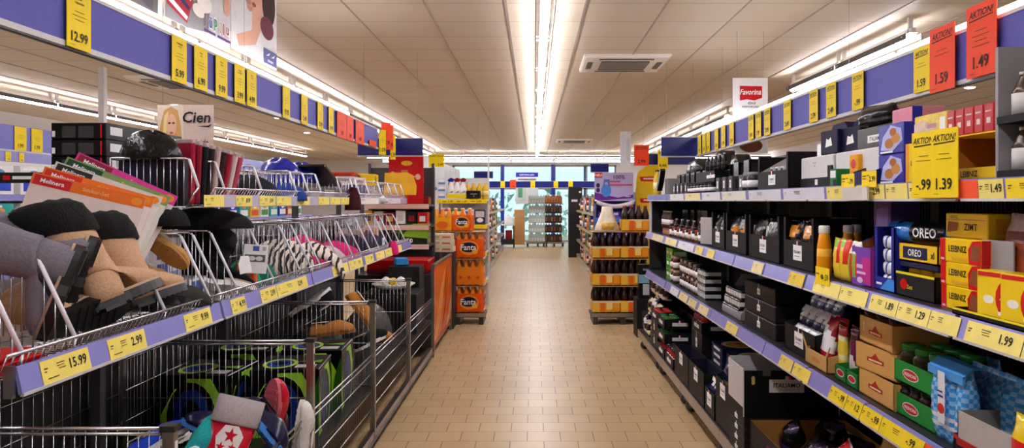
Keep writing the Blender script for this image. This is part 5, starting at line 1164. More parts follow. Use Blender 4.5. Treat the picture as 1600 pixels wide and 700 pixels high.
# boxes with shoes, blue white cartons
BWB = packbox('shoe_box','box',.26,.2,.1,'#e6e6ec',l=[('r',.1,.15,.55,.85,M('#5a6ab8')),('r',.6,.4,.9,.6,M('#a8b2d8'))],f=[('r',.1,.1,.5,.9,M('#4a5aa8')),('r',.6,.2,.9,.5,M('#8a96c8'))])
for i,(x,y,z) in enumerate(((-1.66,3.36,0),(-1.66,3.36,.101),(-1.66,3.36,.202),(-1.62,3.62,0))): BWB.put('white box with blue print in the second basket, %s' % ('bottom of its stack','middle of its stack','top of its stack','single one behind')[i], (x,y,BFLOOR+z), LF, 'white and blue boxes')
BKB = boot('snow_boot',M('#0a0a0b','f'),M('#e8e4e0','k'),FURM,.26,.29)
BKB.put('black boot with white sole edge lying in the second basket', None, mat=fr((-1.62,3.62,1.2),(.55,.7,-.25),(-.4,.2,.9),1))
BKB.put('upright black boot behind the lying one', None, mat=fr((-1.75,3.72,1.16),(.6,.3,0),(-.1,0,1),1.05))
lc = MB().rbox(-.06,.06,0,.003,0,.15,WHT,.001).art((-.06,0,0),(.12,0,0),(0,0,.15),[('r',.36,.78,.62,.95,M('#4a5ab8')),('r',.05,.4,.9,.65,M('#5a5a60')),('e',.35,.52,.15,.08,M('#d6d2d0')),('e',.65,.52,.15,.08,M('#d6d2d0')),('r',.75,.8,.9,.93,M('#b8b4b2'))])
Proto('info_card','card',[('info_card',lc)]).put('white card with shoe photo clipped above the black boots', None, mat=fr((-1.45,3.84,1.225),(.85,.5,-.08),(.1,0,1)))
tgm = MB().prism([(-.03,0),(.03,.01),(.02,.09),(-.02,.09),(-.035,.05)],'y',0,.003,WHT); Proto('shoe_tag','tag',[('shoe_tag',tgm)]).put('white star shaped tag on the lying black boot', None, mat=fr((-1.42,3.66,1.24),(.7,.7,0),(-.3,0,1)))
# cloth heaps
zebra = bpy.data.materials.new('zebra_cloth'); zebra.use_nodes = True
_n = zebra.node_tree; _w = _n.nodes.new('ShaderNodeTexWave'); _w.inputs['Scale'].default_value = 9; _w.inputs['Distortion'].default_value = 6; _w.inputs['Detail'].default_value = 2
_c = _n.nodes.new('ShaderNodeValToRGB'); _c.color_ramp.interpolation = 'CONSTANT'; _c.color_ramp.elements[0].color = (.02,.012,.012,1); _c.color_ramp.elements[1].position = .38; _c.color_ramp.elements[1].color = (*lin('#e6d9c8'),1)
_t = _n.nodes.new('ShaderNodeTexCoord'); _n.links.new(_t.outputs['Object'],_w.inputs['Vector']); _n.links.new(_w.outputs['Fac'],_c.inputs['Fac']); _n.links.new(_c.outputs['Color'],_n.nodes['Principled BSDF'].inputs['Base Color']); _n.nodes['Principled BSDF'].inputs['Roughness'].default_value = .9
zb_ = blob(.4,.46,.2,8,zebra,9,24,.1)
R = []
for k,(x,y,z,r_) in enumerate(((-1.6,0,.12,.06),(-1.5,.04,.15,.07),(-1.4,.1,.1,.06),(-1.33,.14,.03,.05),(-1.31,.17,-.05,.04))): R.append([(x+1.66,y+.1+r_*math.cos(a),z+r_*.6*math.sin(a)+r_*.3*math.cos(a)) for a in [2*PI*i/12 for i in range(12)]])
zb_.rings(R,zebra)
Proto('leggings','clothing',[('leggings',zb_)]).put('zebra striped leggings spilling over the basket lip', (-1.66,4.83,BFLOOR+.01), 0)
PKM = M('#d81f70','f')
for i,(x,y,w,d,h,m,lab) in enumerate(((-1.68,5.35,.4,.5,.2,PKM,'bright pink garment heap behind the striped leggings'),(-1.6,5.62,.36,.4,.12,M('#c9b0b4','f'),'pale pink and grey garment heap beside the pink one'),(-1.62,6.05,.38,.36,.13,PKM,'pink garment heap in the fourth basket bay'),(-1.62,6.5,.36,.4,.16,M('#1c1a2e','f'),'dark navy garment heap in the fourth basket bay'),(-1.62,4.25,.3,.22,.13,M('#14705a','f'),'dark green knitted heap near the striped leggings'),
    (-1.6,4.06,.2,.2,.14,M('#1fa07a','f'),'bright green knitted heap near the basket lip'),(-1.72,6.85,.3,.3,.2,M('#8a6a5a','f'),'brown garment heap in the fourth basket bay'),(-1.64,7.35,.32,.34,.13,M('#2a2d44','f'),'slate blue garment heap in the last basket bay'))):
    Proto('garment','clothing',[('garment',blob(w,d,h,60+i,m))]).put(lab, (x,y,BFLOOR+.003), 0)
Proto('garment','clothing',[('garment',blob(.1,.12,.12,77,PKM))]).put('small pink cloth end hanging over the far basket lip', (-1.34,7.05,1.09), 0)
lt_ = packbox('paper_tag','tag',.1,.004,.07,'#dfe8f4',f=[('r',.2,.3,.8,.7,M('#9ab0d0'))]); lt_.put('pale blue paper tag beside the pink cloth end', (-1.4,6.9,1.19), LF)
tp = packbox('toy_box','box',.2,.14,.2,'#d9a27a',l=[('e',.5,.6,.3,.3,M('#8a4a2a'))]); tp.put('box with a brown toy bear picture in the last basket', (-1.62,7.62,BFLOOR), LF)
for i,(x,y) in enumerate(((-1.72,3.98),(-1.74,5.0),(-1.72,7.0))): packbox('garment_box','box',.2,.22,.24,('#1a1719','#2a1f24','#17171c')[i],f=[('r',.1,.5,.8,.8,M('#5a5558'))]).put('dark garment box standing at the back of the basket, %s' % ('beside the black boots','behind the striped leggings','near the far end')[i], (x,y,BFLOOR), LF)
org = packbox('orange_packet','packet',.05,.1,.14,'#f0652a',f=[('r',.1,.6,.9,.9,WHT)]); org.put('small orange and white packet beside the white shoe card', (-1.5,4.0,BFLOOR), LF)

# ------------------------------------------------------------------ UPPER BASKETS
TF = 1.58
# black flat cartons stacked at the near end, on a dark shelf board
bx = MB().rbox(-.2,.2,0,.34,0,.088,BLKG); bx.art((-.2,0,0),(.4,0,0),(0,0,.088),[('r',.2,.1,.45,.8,M('#3a3838')),('r',.5,.1,.78,.8,M('#3a3838')),('r',.02,.15,.08,.5,WHT),('r',.9,.1,.93,.9,RED)])
bx.art((-.2,.34,0),(0,-.34,0),(0,0,.088),[('r',.12,.1,.42,.75,M('#4a4748')),('r',.5,.1,.8,.75,M('#4a4748')),('r',.02,.1,.08,.5,WHT),('r',.86,.1,.9,.9,M('#8a2a2a'))]); bx.art((.2,0,0),(0,.34,0),(0,0,.088),[('r',.1,.3,.4,.8,WHT)])
FB = Proto('flat_carton','carton',[('flat_carton',bx)])
for i,(x,y,z,a) in enumerate(((-1.99,3.24,1.722,0),(-1.99,3.24,1.7955,0),(-1.99,3.24,1.869,0))): FB.put('flat black carton with grey pictures stacked behind the sticker sets, %s' % ('bottom','middle','top')[i], (x,y,z), 0, 'flat black cartons', sc=(.6,.95,.83))
for i,(x,y,z) in enumerate(((-1.95,3.62,1.722),(-1.95,3.62,1.7955),(-2.0,3.64,1.869))): FB.put('flat black carton at the rear of the carton stack, %s' % ('bottom','middle','top')[i], (x,y,z), 0, 'rear flat black cartons', sc=(.6,.95,.83))
bd = MB().box(-2.5,-1.78,3.15,4.3,1.70,1.72,M('#2c2a2c','k')).box(-2.45,-2.41,3.2,3.24,0,1.7,M('#4a474a','k')).box(-2.45,-2.41,4.2,4.24,0,1.7,M('#4a474a','k')).box(-1.98,-1.94,3.2,3.24,0,1.7,M('#4a474a','k')); Proto('shelf_board','shelf',[('shelf_board',bd)]).put('dark shelf board carrying the flat black cartons', (0,0,0))
nb = MB().rbox(-.25,.25,0,.003,0,.045,M('#1a181a')); nb.art((-.25,0,0),(.5,0,0),(0,0,.045),[('r',.04,.2,.2,.8,RED),('t',.3,.5,.4,'parkside'.upper()[:0]+'TOOLS',WHT,.15),('r',.55,.2,.62,.8,RED),('r',.65,.3,.9,.7,WHT)]) if False else nb.art((-.25,0,0),(.5,0,0),(0,0,.045),[('r',.04,.3,.1,.7,RED),('r',.12,.35,.4,.65,WHT),('r',.55,.3,.61,.7,RED),('r',.63,.35,.9,.65,WHT)])
Proto('shelf_strip','strip',[('shelf_strip',nb)]).put('black strip with red and white marks under the flat cartons', (-2.02,3.144,1.676), 0)
PKB = Proto('plastic_bag','bag',[('plastic_bag',blob(.42,.36,.13,12,M('#0c0b0e','s'),8,22,.1))])
for i,(x,y,z) in enumerate(((-1.84,4.12,1.722),(-1.98,3.98,1.80))): PKB.put('glossy black plastic wrapped garment on the upper basket, %s' % ('front one','rear one')[i], (x,y,z), .3*i, 'black wrapped garments')
packbox('garment_box','box',.27,.05,.19,'#12131e',f=[('r',.05,.05,.6,.95,M('#1a1c34'))]).put('navy box inside the upper basket before the red garments', (-1.59,3.075,TF), 0)

for i,cc in enumerate(('#a31c34','#8d1f30','#1e1c20','#2a2628','#c8a8a0','#3a2226','#a01f34','#d2b8b0','#b04a5a')):
    h = .27-.004*i; b = MB().rbox(-.012,.012,0,.22,0,h,M(cc,'f'),.006); b.rbox(-.0125,.0125,-.001,.221,h-.01,h+.012,M('#b8a29e','s'),.004)
    Proto('folded_garment','clothing',[('cloth',b)]).put('plastic sleeved %s garment standing in the upper basket, %s from the near end' % (('dark red','wine red','black','charcoal','beige','dark brown','red','pale pink','rose')[i],ORD[i]), None, mat=fr((-1.455,3.17+.05*i,TF+.004),(.3,1,-.02-.03*i),(-.05,-.16+.0*i-.03*i,.95)) , group=None)
PKB.put('glossy black plastic wrapped garment on the navy box at the upper basket front', (-1.6,3.10,1.772), 0, 'black wrapped garments', sc=(.62,.32,.9))
NT = Proto('trousers','clothing',[('legs',blob(.34,.56,.15,14,M('#15161e','f'),8,22,.08),[('folded_leg',blob(.2,.34,.1,15,M('#24408c','f'),7,18,.08))])])
NT.put('black and blue folded trousers in the upper basket', (-1.57,4.02,TF+.005), .1)
Proto('garment','clothing',[('garment',blob(.26,.3,.1,16,M('#23418f','f')))]).put('blue jacket heap beyond the folded trousers', (-1.5,4.42,TF+.02), .2)
for i,(x,y,z,s) in enumerate(((-1.72,5.0,1.72,1),(-1.66,5.28,1.73,.85))): Proto('plastic_bag','bag',[('plastic_bag',blob(.3*s,.36*s,.16*s,18+i,M('#1a2296','s'),8,20,.12))]).put('shiny royal blue bag on the upper basket, %s' % ('nearer one','farther one')[i], (x,y,z), .4, 'royal blue bags')
packbox('garment_box','box',.3,.25,.14,'#4a474a',f=[('r',.1,.2,.9,.8,M('#77726f'))],l=[('r',.1,.2,.9,.8,M('#77726f'))]).put('grey box under the royal blue bags', (-1.5,5.05,TF), LF)
bxl = MB().rbox(-.1,.1,-.012,.012,0,.3,M('#16130f','g')).art((-.1,-.012,0),(.2,0,0),(0,0,.3),[('r',.03,.02,.97,.98,M('#7a5a52'))]); Proto('picture_box','box',[('picture_box',bxl)]).put('dark flat box with brown picture leaning across the upper basket', None, mat=fr((-1.54,5.12,1.845),(.9,-.15,0),(.15,.9,-.45)))
for i,(x,y,z,w,d,h,cc,ex,lab) in enumerate(((-1.55,5.75,TF,.5,.22,.13,'#57524f',[('r',.1,.2,.5,.8,M('#8f8a86'))],'grey patterned box in the upper basket below the leaning box'),(-1.5,6.5,TF,.3,.2,.16,'#1a1c58',[('r',.7,.1,.9,.5,WHT)],'navy blue box with white label in the upper basket'),
    (-1.62,6.9,1.66,.5,.26,.16,'#d6c7c0',[('e',.4,.5,.2,.3,M('#b06a5a')),('e',.4,.5,.14,.22,M('#e0cfc4'))],'pale box with a reddish ring on the upper basket'),(-1.7,7.2,1.8,.5,.24,.07,'#c8381f',[('r',.1,.2,.9,.8,M('#8a2a1a'))],'long red box on top of the pale boxes'),
    (-1.55,7.3,1.75,.3,.2,.11,'#f0c81a',[('e',.2,.5,.16,.4,M('#4a4a44'))],'yellow box with a round dark picture on the upper basket'),(-1.5,7.1,TF,.34,.2,.12,'#c9c2bc',[('r',.3,.2,.7,.7,GREY)],'light grey box wrapped in film in the upper basket'))):
    packbox('product_box','box',w,d,h,cc,f=ex,l=ex,k='g').put(lab, (x,y,z), LF+.05*(i-2))
Proto('garment','clothing',[('garment',blob(.12,.16,.16,21,M('#3a0e12','f')))]).put('dark red cloth hanging out of the upper basket', (-1.38,5.62,1.53), 0)
sil = Proto('plastic_bag','bag',[('plastic_bag',blob(.3,.4,.1,22,M('#b8b4b0','s')))]); sil.put('clear film wrapped bag at the far upper basket', (-1.5,6.75,TF+.005), 0)
yb_ = MB(); R = []
for k,(x,z) in enumerate(((-.17,.0),(-.165,.02),(-.17,.2),(-.15,.24),(-.1,.255))): pass
yb_.prism([(-.17,0),(.17,0),(.175,.1),(.14,.21),(.08,.24),(-.16,.235)],'y',-.07,.07,M('#eeb012','o')); Proto('cushion','cushion',[('cushion',yb_)]).put('golden yellow cushion pack at the end of the upper baskets', (-1.45,8.02,1.665), .15)
rd = MB().rbox(-.2,.2,0,.012,0,.56,M('#c8161c','g')); rd.art((-.2,0,0),(.4,0,0),(0,0,.56),[('e',.52,.84,.16,.05,M('#e0b82a')),('r',.36,.58,.55,.7,M('#d8743a')),('e',.12,.63,.06,.04,M('#e0a890')),('e',.84,.56,.08,.06,M('#e0a890')),('p',[(.16,.62),(.4,.56),(.4,.57),(.16,.635)],WHT),('p',[(.55,.54),(.8,.57),(.8,.58),(.55,.55)],WHT),('e',.1,.4,.04,.03,M('#e0a890'))])
Proto('display_board','display board',[('display_board',rd)]).put('tall red display board with yellow badge at the end of the shelves', (-1.47,8.5,1.562), 0)

# ------------------------------------------------------------------ GOODS IN THE BINS
BF = .41
RBT = shoe('child_clog',M('#17183c','g'),M('#3f86d8','g'),M('#0c0c1c','k')); RBR = shoe('child_clog',M('#c8142c','g'),M('#d86a7a','g'),M('#5a0a16','k'))
TL = shoe('child_clog',M('#2fb4b8','f'),M('#2a7a3a','g'),M('#dfe6e6','f')); WD_ = shoe('child_slipper',M('#ece8e4','f'),M('#e0dcd8','f'),M('#f4f2f0','f'))
RBT.put('navy clog with bright blue sole rim lying upside in the nearest bin', None, mat=fr((-1.26,3.16,.72),(.66,-.42,-.45),(.3,.6,.6),1.15))
RBT.put('navy clog with rounded toe behind the red boot', None, mat=fr((-1.2,3.1,.56),(-.72,-.28,.42),(.2,.2,.9),1.1))
RBR.put('red clog pointing up behind the navy clog', None, mat=fr((-1.17,3.22,.55),(.12,.05,.95),(.5,.8,.0),1.05))
TL.put('turquoise clog leaning at the bin post', None, mat=fr((-1.27,2.62,.62),(.4,.45,.62),(.35,-.8,.3),1.0))
wd_ = WD_; dots = None
WD_.put('white spotted slipper under the turquoise clog', None, mat=fr((-1.2,2.56,.55),(.5,.1,.35),(-.3,.2,.9),.85))
WD_.put('white fluffy slipper beside the red clog', None, mat=fr((-1.08,3.32,.47),(.1,.1,.95),(.9,.1,.0),.9))
WD_.put('white slipper at the back of the nearest bin', None, mat=fr((-1.75,3.2,.47),(.6,.3,.2),(-.2,.1,.95),1))
kb = MB(); KR = M('#c8122e','g'); RG = lambda z,w,d: [(w*math.copysign(abs(math.cos(a))**.6,math.cos(a)), d*math.copysign(abs(math.sin(a))**.6,math.sin(a)), z) for a in [2*PI*i/20 for i in range(20)]]
kb.rings([RG(0,.085,.06),RG(.06,.085,.06),RG(.2,.092,.066)],KR); kb.art((-.06,-.0655,.05),(.12,-.003,0),(0,-.002,.14),[('p',[(.2,.1),(.5,-.0),(.85,.2),(.95,.7),(.7,.98),(.25,.95),(.05,.6)],WHT)]+[('p',[(cu+r_*math.sin(2*PI*i/10)*(1 if i%2==0 else .42),cv+r_*math.cos(2*PI*i/10)*(1 if i%2==0 else .42)) for i in range(10)],KR) for cu,cv,r_ in ((.52,.68,.24),(.3,.32,.16),(.68,.35,.14))],.003)
ft = MB().rings([RG(-.03,.085,.062),RG(.0,.086,.063)],M('#5a0a16','k')); ft.rings([[(x,y-.09,z) for x,y,z in RG(-.03,.08,.12)],[(x,y-.09,z) for x,y,z in RG(.05,.07,.1)]],KR)
cf = MB().rings([RG(.19,.098,.072),RG(.2,.1,.075),RG(.3,.098,.072),RG(.302,.09,.064),RG(.22,.086,.06)],M('#b3a9ac','f'))
tbx = MB().box(.1005,.1025,-.03,.03,.15,.22,NAVY).box(.1026,.103,-.022,.022,.17,.2,WHT)
KB_ = Proto('child_boot','boot',[('shaft',kb),('foot',ft),('cuff',cf,None,'grey folded cuff'),('size_tag',tbx)])
KB_.put('red child boot with white star shield and grey cuff', None, mat=fr((-1.13,2.66,.635),(.94,.26,-.3),(.12,.3,.92),.85))
SP_ = [('#2a4ac8','blue slipper far back in the nearest bin',(-1.6,2.95,.55)),('#c82a4a','red patterned slipper behind the near bin wires',(-1.52,2.28,.5)),('#c8b8b0','beige slipper behind the near bin wires',(-1.5,2.45,.5)),('#3a3a48','dark slipper behind the near bin wires',(-1.7,2.35,.45)),('#e6e0dc','white slipper lying low in the near bin',(-1.66,2.2,.44))]
for i,(cc,lab,p) in enumerate(SP_): shoe('child_slipper',M(cc,'f'),M('#e4e0dc','f'),M('#b8b0ac','f')).put(lab, None, mat=fr(p,(.5,.3-.2*i,.3),(-.2,.3,.9),.95))
# black and green equipment boxes in the second bin
gg = lambda c: M(c,'g')
ef = [('p',[(0,0),(1,0),(1,.5),(.75,.95),(.3,.95),(0,.4)],gg('#9ad62e')),('e',.46,.4,.36,.5,BLKG),('e',.46,.42,.26,.38,gg('#16307e')),('e',.46,.42,.14,.22,BLKG),('r',.02,.8,.4,.97,BLKG),('p',[(.82,0),(1,0),(1,.9),(.9,.6)],gg('#2a5a1a'))]
et = [('r',.05,.6,.5,.95,gg('#2c2c2e')),('e',.35,.4,.26,.32,gg('#a9cc3a')),('e',.35,.4,.2,.25,gg('#1a3a8e')),('e',.35,.4,.1,.12,BLKG),('r',.62,.1,.92,.3,gg('#c9c4c0')),('p',[(.6,.5),(.95,.4),(.95,.6)],gg('#6fa02a'))]
EB = packbox('equipment_box','box',.34,.36,.34,BLKG,f=ef,l=ef,r=ef,t=et)
for i,(x,y,z,a) in enumerate(((-1.26,3.74,BF,.1),(-1.66,3.62,BF,-.05),(-1.27,4.22,BF,.06),(-1.68,4.2,BF,.04))): EB.put('black box with green and blue circles in the second bin, %s' % ('front near','rear near','front far','rear far')[i], (x,y,z), a, 'black and green boxes')
# third bin: slippers; fourth and fifth: mixed goods
S3_ = shoe('slipper',M('#b9782e','f'),M('#8a5a2a','f'),M('#e0c8a8','f')); S4_ = shoe('slipper',M('#151416','f'),M('#e6e2de','f'),M('#c8b8a8','f'))
S3_.put('brown suede slipper pointing down into the third bin', None, mat=fr((-1.34,5.25,.92),(.6,-.1,-.72),(.6,.2,.7),1.1))
S3_.put('brown slipper lying across the third bin', None, mat=fr((-1.5,4.95,.68),(.85,.2,.1),(-.1,.1,.9),1.15))
S4_.put('black slipper with white sole tipped over the third bin', None, mat=fr((-1.38,4.98,1.02),(-.72,-.3,-.5),(.5,.2,-.75),1.15))
S4_.put('black slipper with white sole low in the third bin', None, mat=fr((-1.3,5.4,.5),(.5,.5,.2),(-.2,.2,.9),1.15))
S3_.put('brown slipper lying on the far side of the third bin', None, mat=fr((-1.3,5.7,.5),(.6,-.4,.15),(.1,.2,.95),1.1))
Proto('plastic_bag','bag',[('plastic_bag',blob(.4,.5,.3,33,M('#5a5654','s')))]).put('silvery film wrapped bundle in the fourth bin', (-1.45,6.5,BF), .3)
Proto('garment','clothing',[('garment',blob(.5,.6,.26,34,M('#1c1a1c','f')))]).put('dark clothes heap filling the third bin', (-1.6,5.35,BF), .3)
Proto('garment','clothing',[('garment',blob(.6,1.0,.19,35,M('#24202a','f')))]).put('dark clothes heap filling the nearest bin', (-1.42,2.8,BF), .1)
dish = MB().lathe([(.02,.0),(.14,.02),(.2,.06),(.195,.062),(.13,.03),(.0,.02)],M('#e4ddd2','g'),20); Proto('bowl','bowl',[('bowl',dish)]).put('white bowl in the fifth bin', (-1.3,6.85,.78), 0)
for i,(cc,x,y) in enumerate((('#e2b41a',-1.3,6.82),('#e8e2d8',-1.38,6.9),('#e8e2d8',-1.24,6.9))): Proto('ball','ball',[('ball',MB().lathe([(.001,0),(.02,.006),(.036,.02),(.042,.042),(.036,.064),(.02,.078),(.001,.084)],M(cc,'g'),14))]).put('%s ball in the white bowl, %s' % (('yellow','white','white')[i],('front','rear inner','rear outer')[i]), (x,y,.815), 0, None)
packbox('carton_stack','box',.5,.5,.36,'#1a191b',f=[('r',.2,.3,.8,.6,M('#4a484a'))]).put('dark box under the white bowl in the fifth bin', (-1.05,6.85,BF), LF)
packbox('blue_box','box',.2,.12,.06,'#2f8ad0').put('blue flat box on the rim of the last bin', (-1.25,7.3,.98), LF+.3)
packbox('dark_box','box',.3,.3,.56,'#1d1b1d').put('dark box under the blue flat box', (-1.1,7.25,BF), LF)

# ------------------------------------------------------------------ END OF THE BASKET RUN
ow = empty('promotion_bin'); y0, y1 = 7.6, 9.2
fp = MB().box(-1.05,-1.03,y0,y1,.1,.92,M('#e8641e','g')); fp.art((-1.03,y0,.1),(0,y1-y0,0),(0,0,.82),[('p',[(.0,0),(.4,.3),(.6,.9),(.3,.6)],gg('#f6a04a')),('p',[(.3,0),(.5,.2),(.85,.95),(.7,.5)],gg('#c23a12')),('p',[(.55,.5),(.62,.55),(.74,.95),(.66,.8)],gg('#3a2a26')),('p',[(.6,0),(1,.2),(1,.5),(.8,.2)],gg('#f8c07a')),('r',.0,0,1,.06,gg('#b8401a'))])
obj('front_board', fp, ow, label='orange printed board'); obj('box', MB().box(-1.84,-1.05,y0,8.4,.1,.84,M('#2a2628','k')).box(-1.18,-1.05,8.4,y1,.1,.84,M('#2a2628','k')), ow)
for y in (y0,y1):
    for x in ((-1.04,-1.82) if y == y0 else (-1.04,-1.16)): obj('post', MB().box(x-.015,x+.015,y-.012,y+.012,0,.95,STEEL), ow)
obj('rim', MB().box(-1.06,-1.02,y0,y1,.92,.945,STEEL), ow)
tag(ow,'promotion bin with tall orange printed side board','bin')
rl = MB().rbox(-.32,.32,0,.5,0,.13,M('#c81418','g')); rl.art((-.32,0,0),(.64,0,0),(0,0,.13),[('r',0,0,1,.3,M('#7a1014')),('t',.7,.2,.14,'CLX',WHT,.2)]); Proto('red_crate','crate',[('red_crate',rl)]).put('shallow red crate on top of the promotion bin', (-1.43,7.75,.85), 0)
sk = MB().prism([(0,0),(.02,0),(.0,.2),(-.05,.28)],'y',0,.5,M('#2a2628','k')); 
CR_ = packbox('cream_box','box',.34,.22,.075,'#e8d4b4',f=[('r',.1,.3,.5,.7,M('#c9ab84')),('r',.6,.3,.9,.6,M('#d0744a'))])
for i in range(3): CR_.put('cream coloured box beside the upper orange drinks, %s of its stack' % ('bottom','middle','top')[i], (-1.19,9.3,.96+.076*i), .05*(i-1), 'cream boxes')
packbox('cream_stand','box',.36,.3,.955,'#3a3436',f=[('r',.1,.2,.9,.8,M('#5a5254'))]).put('dark box under the cream boxes', (-1.19,9.26,0), 0)
# end gondola beyond the baskets
eg = empty('end_shelf'); EY = 8.45
obj('back_panel', MB().box(-2.0,-1.2,EY+.5,EY+.52,0,2.0,SHV), eg)
for z in (1.1,1.32,1.56): 
    s = obj('shelf', MB().box(-2.0,-1.2,EY,EY+.5,z-.025,z,SHB), eg); obj('price_rail', MB().box(-2.0,-1.2,EY-.012,EY,z-.05,z+.005,M('#e0b8a8','g')), s)
for x in (-1.98,-1.22): obj('upright', MB().box(x-.015,x+.015,EY+.47,EY+.5,0,2.05,SHV), eg)
tag(eg,'small end shelf beyond the wire baskets with pinkish price rails','shelf')
egc = ['#b3141a','#1c1a1c','#e8e2dc','#8a1a20','#c9c0b8','#d9a41a']
for i in range(6): packbox('carton_box','box',.11,.2,.15+.01*(i%3),egc[i],f=[('r',.2,.3,.8,.7,gg(egc[(i+2)%6]))],k='g').put('%s box on the middle board of the end shelf, %s from the aisle' % (('red','black','white','dark red','grey','yellow')[i],ORD[i]), (-1.28-.125*i,EY+.03,1.321), 0, 'boxes on the end shelf')
packbox('washing_powder_box','box',.42,.3,.24,'#3a6a1e',f=[('p',[(0,0),(1,0),(1,.3),(0,.6)],gg('#1a2a16')),('p',[(.3,.4),(1,.3),(1,1),(.6,1)],gg('#8ab82a')),('t',.5,.2,.2,'100',WHT,.4)],k='g').put('green box with white 100 print low on the end shelf', (-1.43,EY-.03+.04,1.101-.001), 0)
for i,cc in enumerate(('#8a1218','#3a0e10','#b0181e')): packbox('carton_box','box',.2,.22,.09,cc,k='g').put('%s flat box on the top board of the end shelf, %s' % (('dark red','maroon','bright red')[i],ORD[i]), (-1.32-.22*i,EY+.1,1.561), 0, None)
# ================================================================== DRINKS PALLETS AND DISPLAYS AT THE AISLE'S MIDDLE
def XP(px, Y): return (px-835)*Y/F
pm = MB()
for x in (-.36,0,.3): pm.box(x,x+.06,0,.5,0,.09,M('#2a2726','k'))
pm.box(-.38,.38,0,.5,.09,.13,M('#3a3634','k')); pm.box(-.38,.38,-.005,.0,.1,.15,STEEL)
PAL = Proto('pallet','pallet',[('pallet',pm)])
PAL.put('low dark pallet under the orange drinks packs', (-1.02,9.6,0))
PAL.put('low dark pallet under the brown lemonade packs', (1.12,9.6,0))
logo = [('e',.5,.52,.34,.4,M('#f8941e')),('e',.48,.55,.29,.28,NAVY),('t',.48,.55,.32,'Fanta',WHT,.54,.1),('e',.7,.3,.1,.12,M('#f8b03a'))]
FA = pack_proto(4,2,.044,.335,M('#f59220','g'),M('#e8761a','g'),None,M('#f0580e','g'),logo,(.04,.74))
FB_ = pack_proto(4,2,.044,.335,M('#f08a18','g'),M('#e8761a','g'),M('#f0a030','p'),M('#f08418','g'),[('e',.5,.4,.06,.1,M('#d83a10')),('e',.2,.4,.05,.1,M('#d83a10')),('e',.8,.4,.05,.1,M('#d83a10'))],(.04,.72))
cb = MB().box(-.38,.38,0,.42,0,.008,M('#b99a6a'))
CBD = Proto('card_layer','card sheet',[('card_layer',cb)])
for t in range(3):
    for c,(x,wh) in enumerate(((-.845,'aisle side'),(-1.22,'shelf side'))):
        for d in range(2):
            (FA,FB_,FA)[t].put('orange drinks pack on the pallet, %s tier, %s column, %s row' % (('bottom','middle','top')[t],wh,('front','rear')[d]), (x,9.62+.2*d,.151+.353*t), 0, 'orange drinks packs on the pallet')
    CBD.put('brown card layer sheet over the %s tier of orange drinks' % ('bottom','middle','top')[t], (-1.03,9.61,.151+.353*t+.338))
PK2_ = pack_proto(3,2,.045,.30,M('#f07a10','g'),M('#f0e0c0','g'),None,M('#f0620e','g'),logo,(.05,.7)); PK3_ = pack_proto(3,2,.04,.30,M('#f0941c','g'),M('#f0e0c0','g'),None,M('#f2a41e','g'),[('e',.5,.4,.3,.3,M('#e8641a'))],(.05,.6))
PK2_.put('orange drinks pack with round logo on top of the pallet stack', (-.94,9.66,1.206)); PK3_.put('yellow orange drinks pack without logo on top of the pallet stack', (-1.2,9.66,1.206))
am = M('#e6a01c','g'); st = [('r',0,.0,.25,1,M('#e8b53a')),('r',.28,.1,.44,.9,M('#e0641a')),('r',.5,.2,.7,.9,M('#efd27a')),('r',.75,.1,.96,.9,M('#e8961a')),('r',0,.82,1,1,M('#d9cfae'))]
CA = pack_proto(4,2,.044,.335,M('#24100a','g'),M('#3a1a10','g'),None,am,st,(.03,.46))
CA2 = pack_proto(4,2,.044,.335,M('#2a120c','g'),M('#b5281c','g'),None,M('#e88a1a','g'),st[::-1],(.03,.46))
for t in range(3):
    for c,(x,wh) in enumerate(((.935,'aisle side'),(1.305,'shelf side'))):
        for d in range(2):
            (CA,CA2)[(t+c)%2].put('brown lemonade pack with amber sleeve, %s tier, %s column, %s row' % (('bottom','middle','top')[t],wh,('front','rear')[d]), (x,9.62+.2*d,.151+.353*t), 0, 'brown lemonade packs on the pallet')
    CBD.put('brown card layer sheet over the %s tier of lemonade' % ('bottom','middle','top')[t], (1.12,9.61,.151+.353*t+.338))
CA2.put('brown lemonade pack with amber sleeve standing on the pallet stack top', (1.32,9.66,1.206))
cw_ = MB().rings([[(.16*s*math.cos(a),.16+.12*s*math.sin(a),z) for a in [2*PI*i/14 for i in range(14)]] for z,s in ((0,1.1),(.05,1.02),(.16,.7),(.24,.5),(.32,.44))],M('#e6d6bc','s')); 
cw_.rings([[(.1*math.cos(a),.16+.08*math.sin(a)-.06,z) for a in [2*PI*i/10 for i in range(10)]] for z in (.02,.11)],M('#e8b04a','s'))
Proto('wrapped_pack','drinks pack',[('wrapped_pack',cw_)]).put('crumpled film wrapped drinks pack on the lemonade stack', (.96,9.64,1.206))
ds = MB().rbox(-.12,.12,0,.1,0,.4,M('#1c1c20','g')).art((-.12,0,0),(.24,0,0),(0,0,.4),[('r',0,.45,1,.7,M('#7ab0d0')),('r',.2,.1,.8,.42,M('#c9cdd2')),('t',.5,.85,.08,'BELLINA',WHT,.7)]) if False else MB().rbox(-.12,.12,0,.1,0,.4,M('#1c1c20','g')).art((-.12,0,0),(.24,0,0),(0,0,.4),[('r',0,.45,1,.7,M('#7ab0d0')),('r',.2,.1,.8,.42,M('#c9cdd2')),('r',.2,.82,.8,.88,GREY)])
Proto('coffee_display','display box',[('coffee_display',ds)]).put('black and light blue display box beside the lemonade stack', (XP(1013,8.8),8.75,.451)); packbox('dark_box','box',.3,.3,.45,'#17161a',f=[('r',.2,.3,.8,.7,M('#3a383c'))]).put('dark box under the black and light blue display box', (XP(1013,8.8),8.7,0))
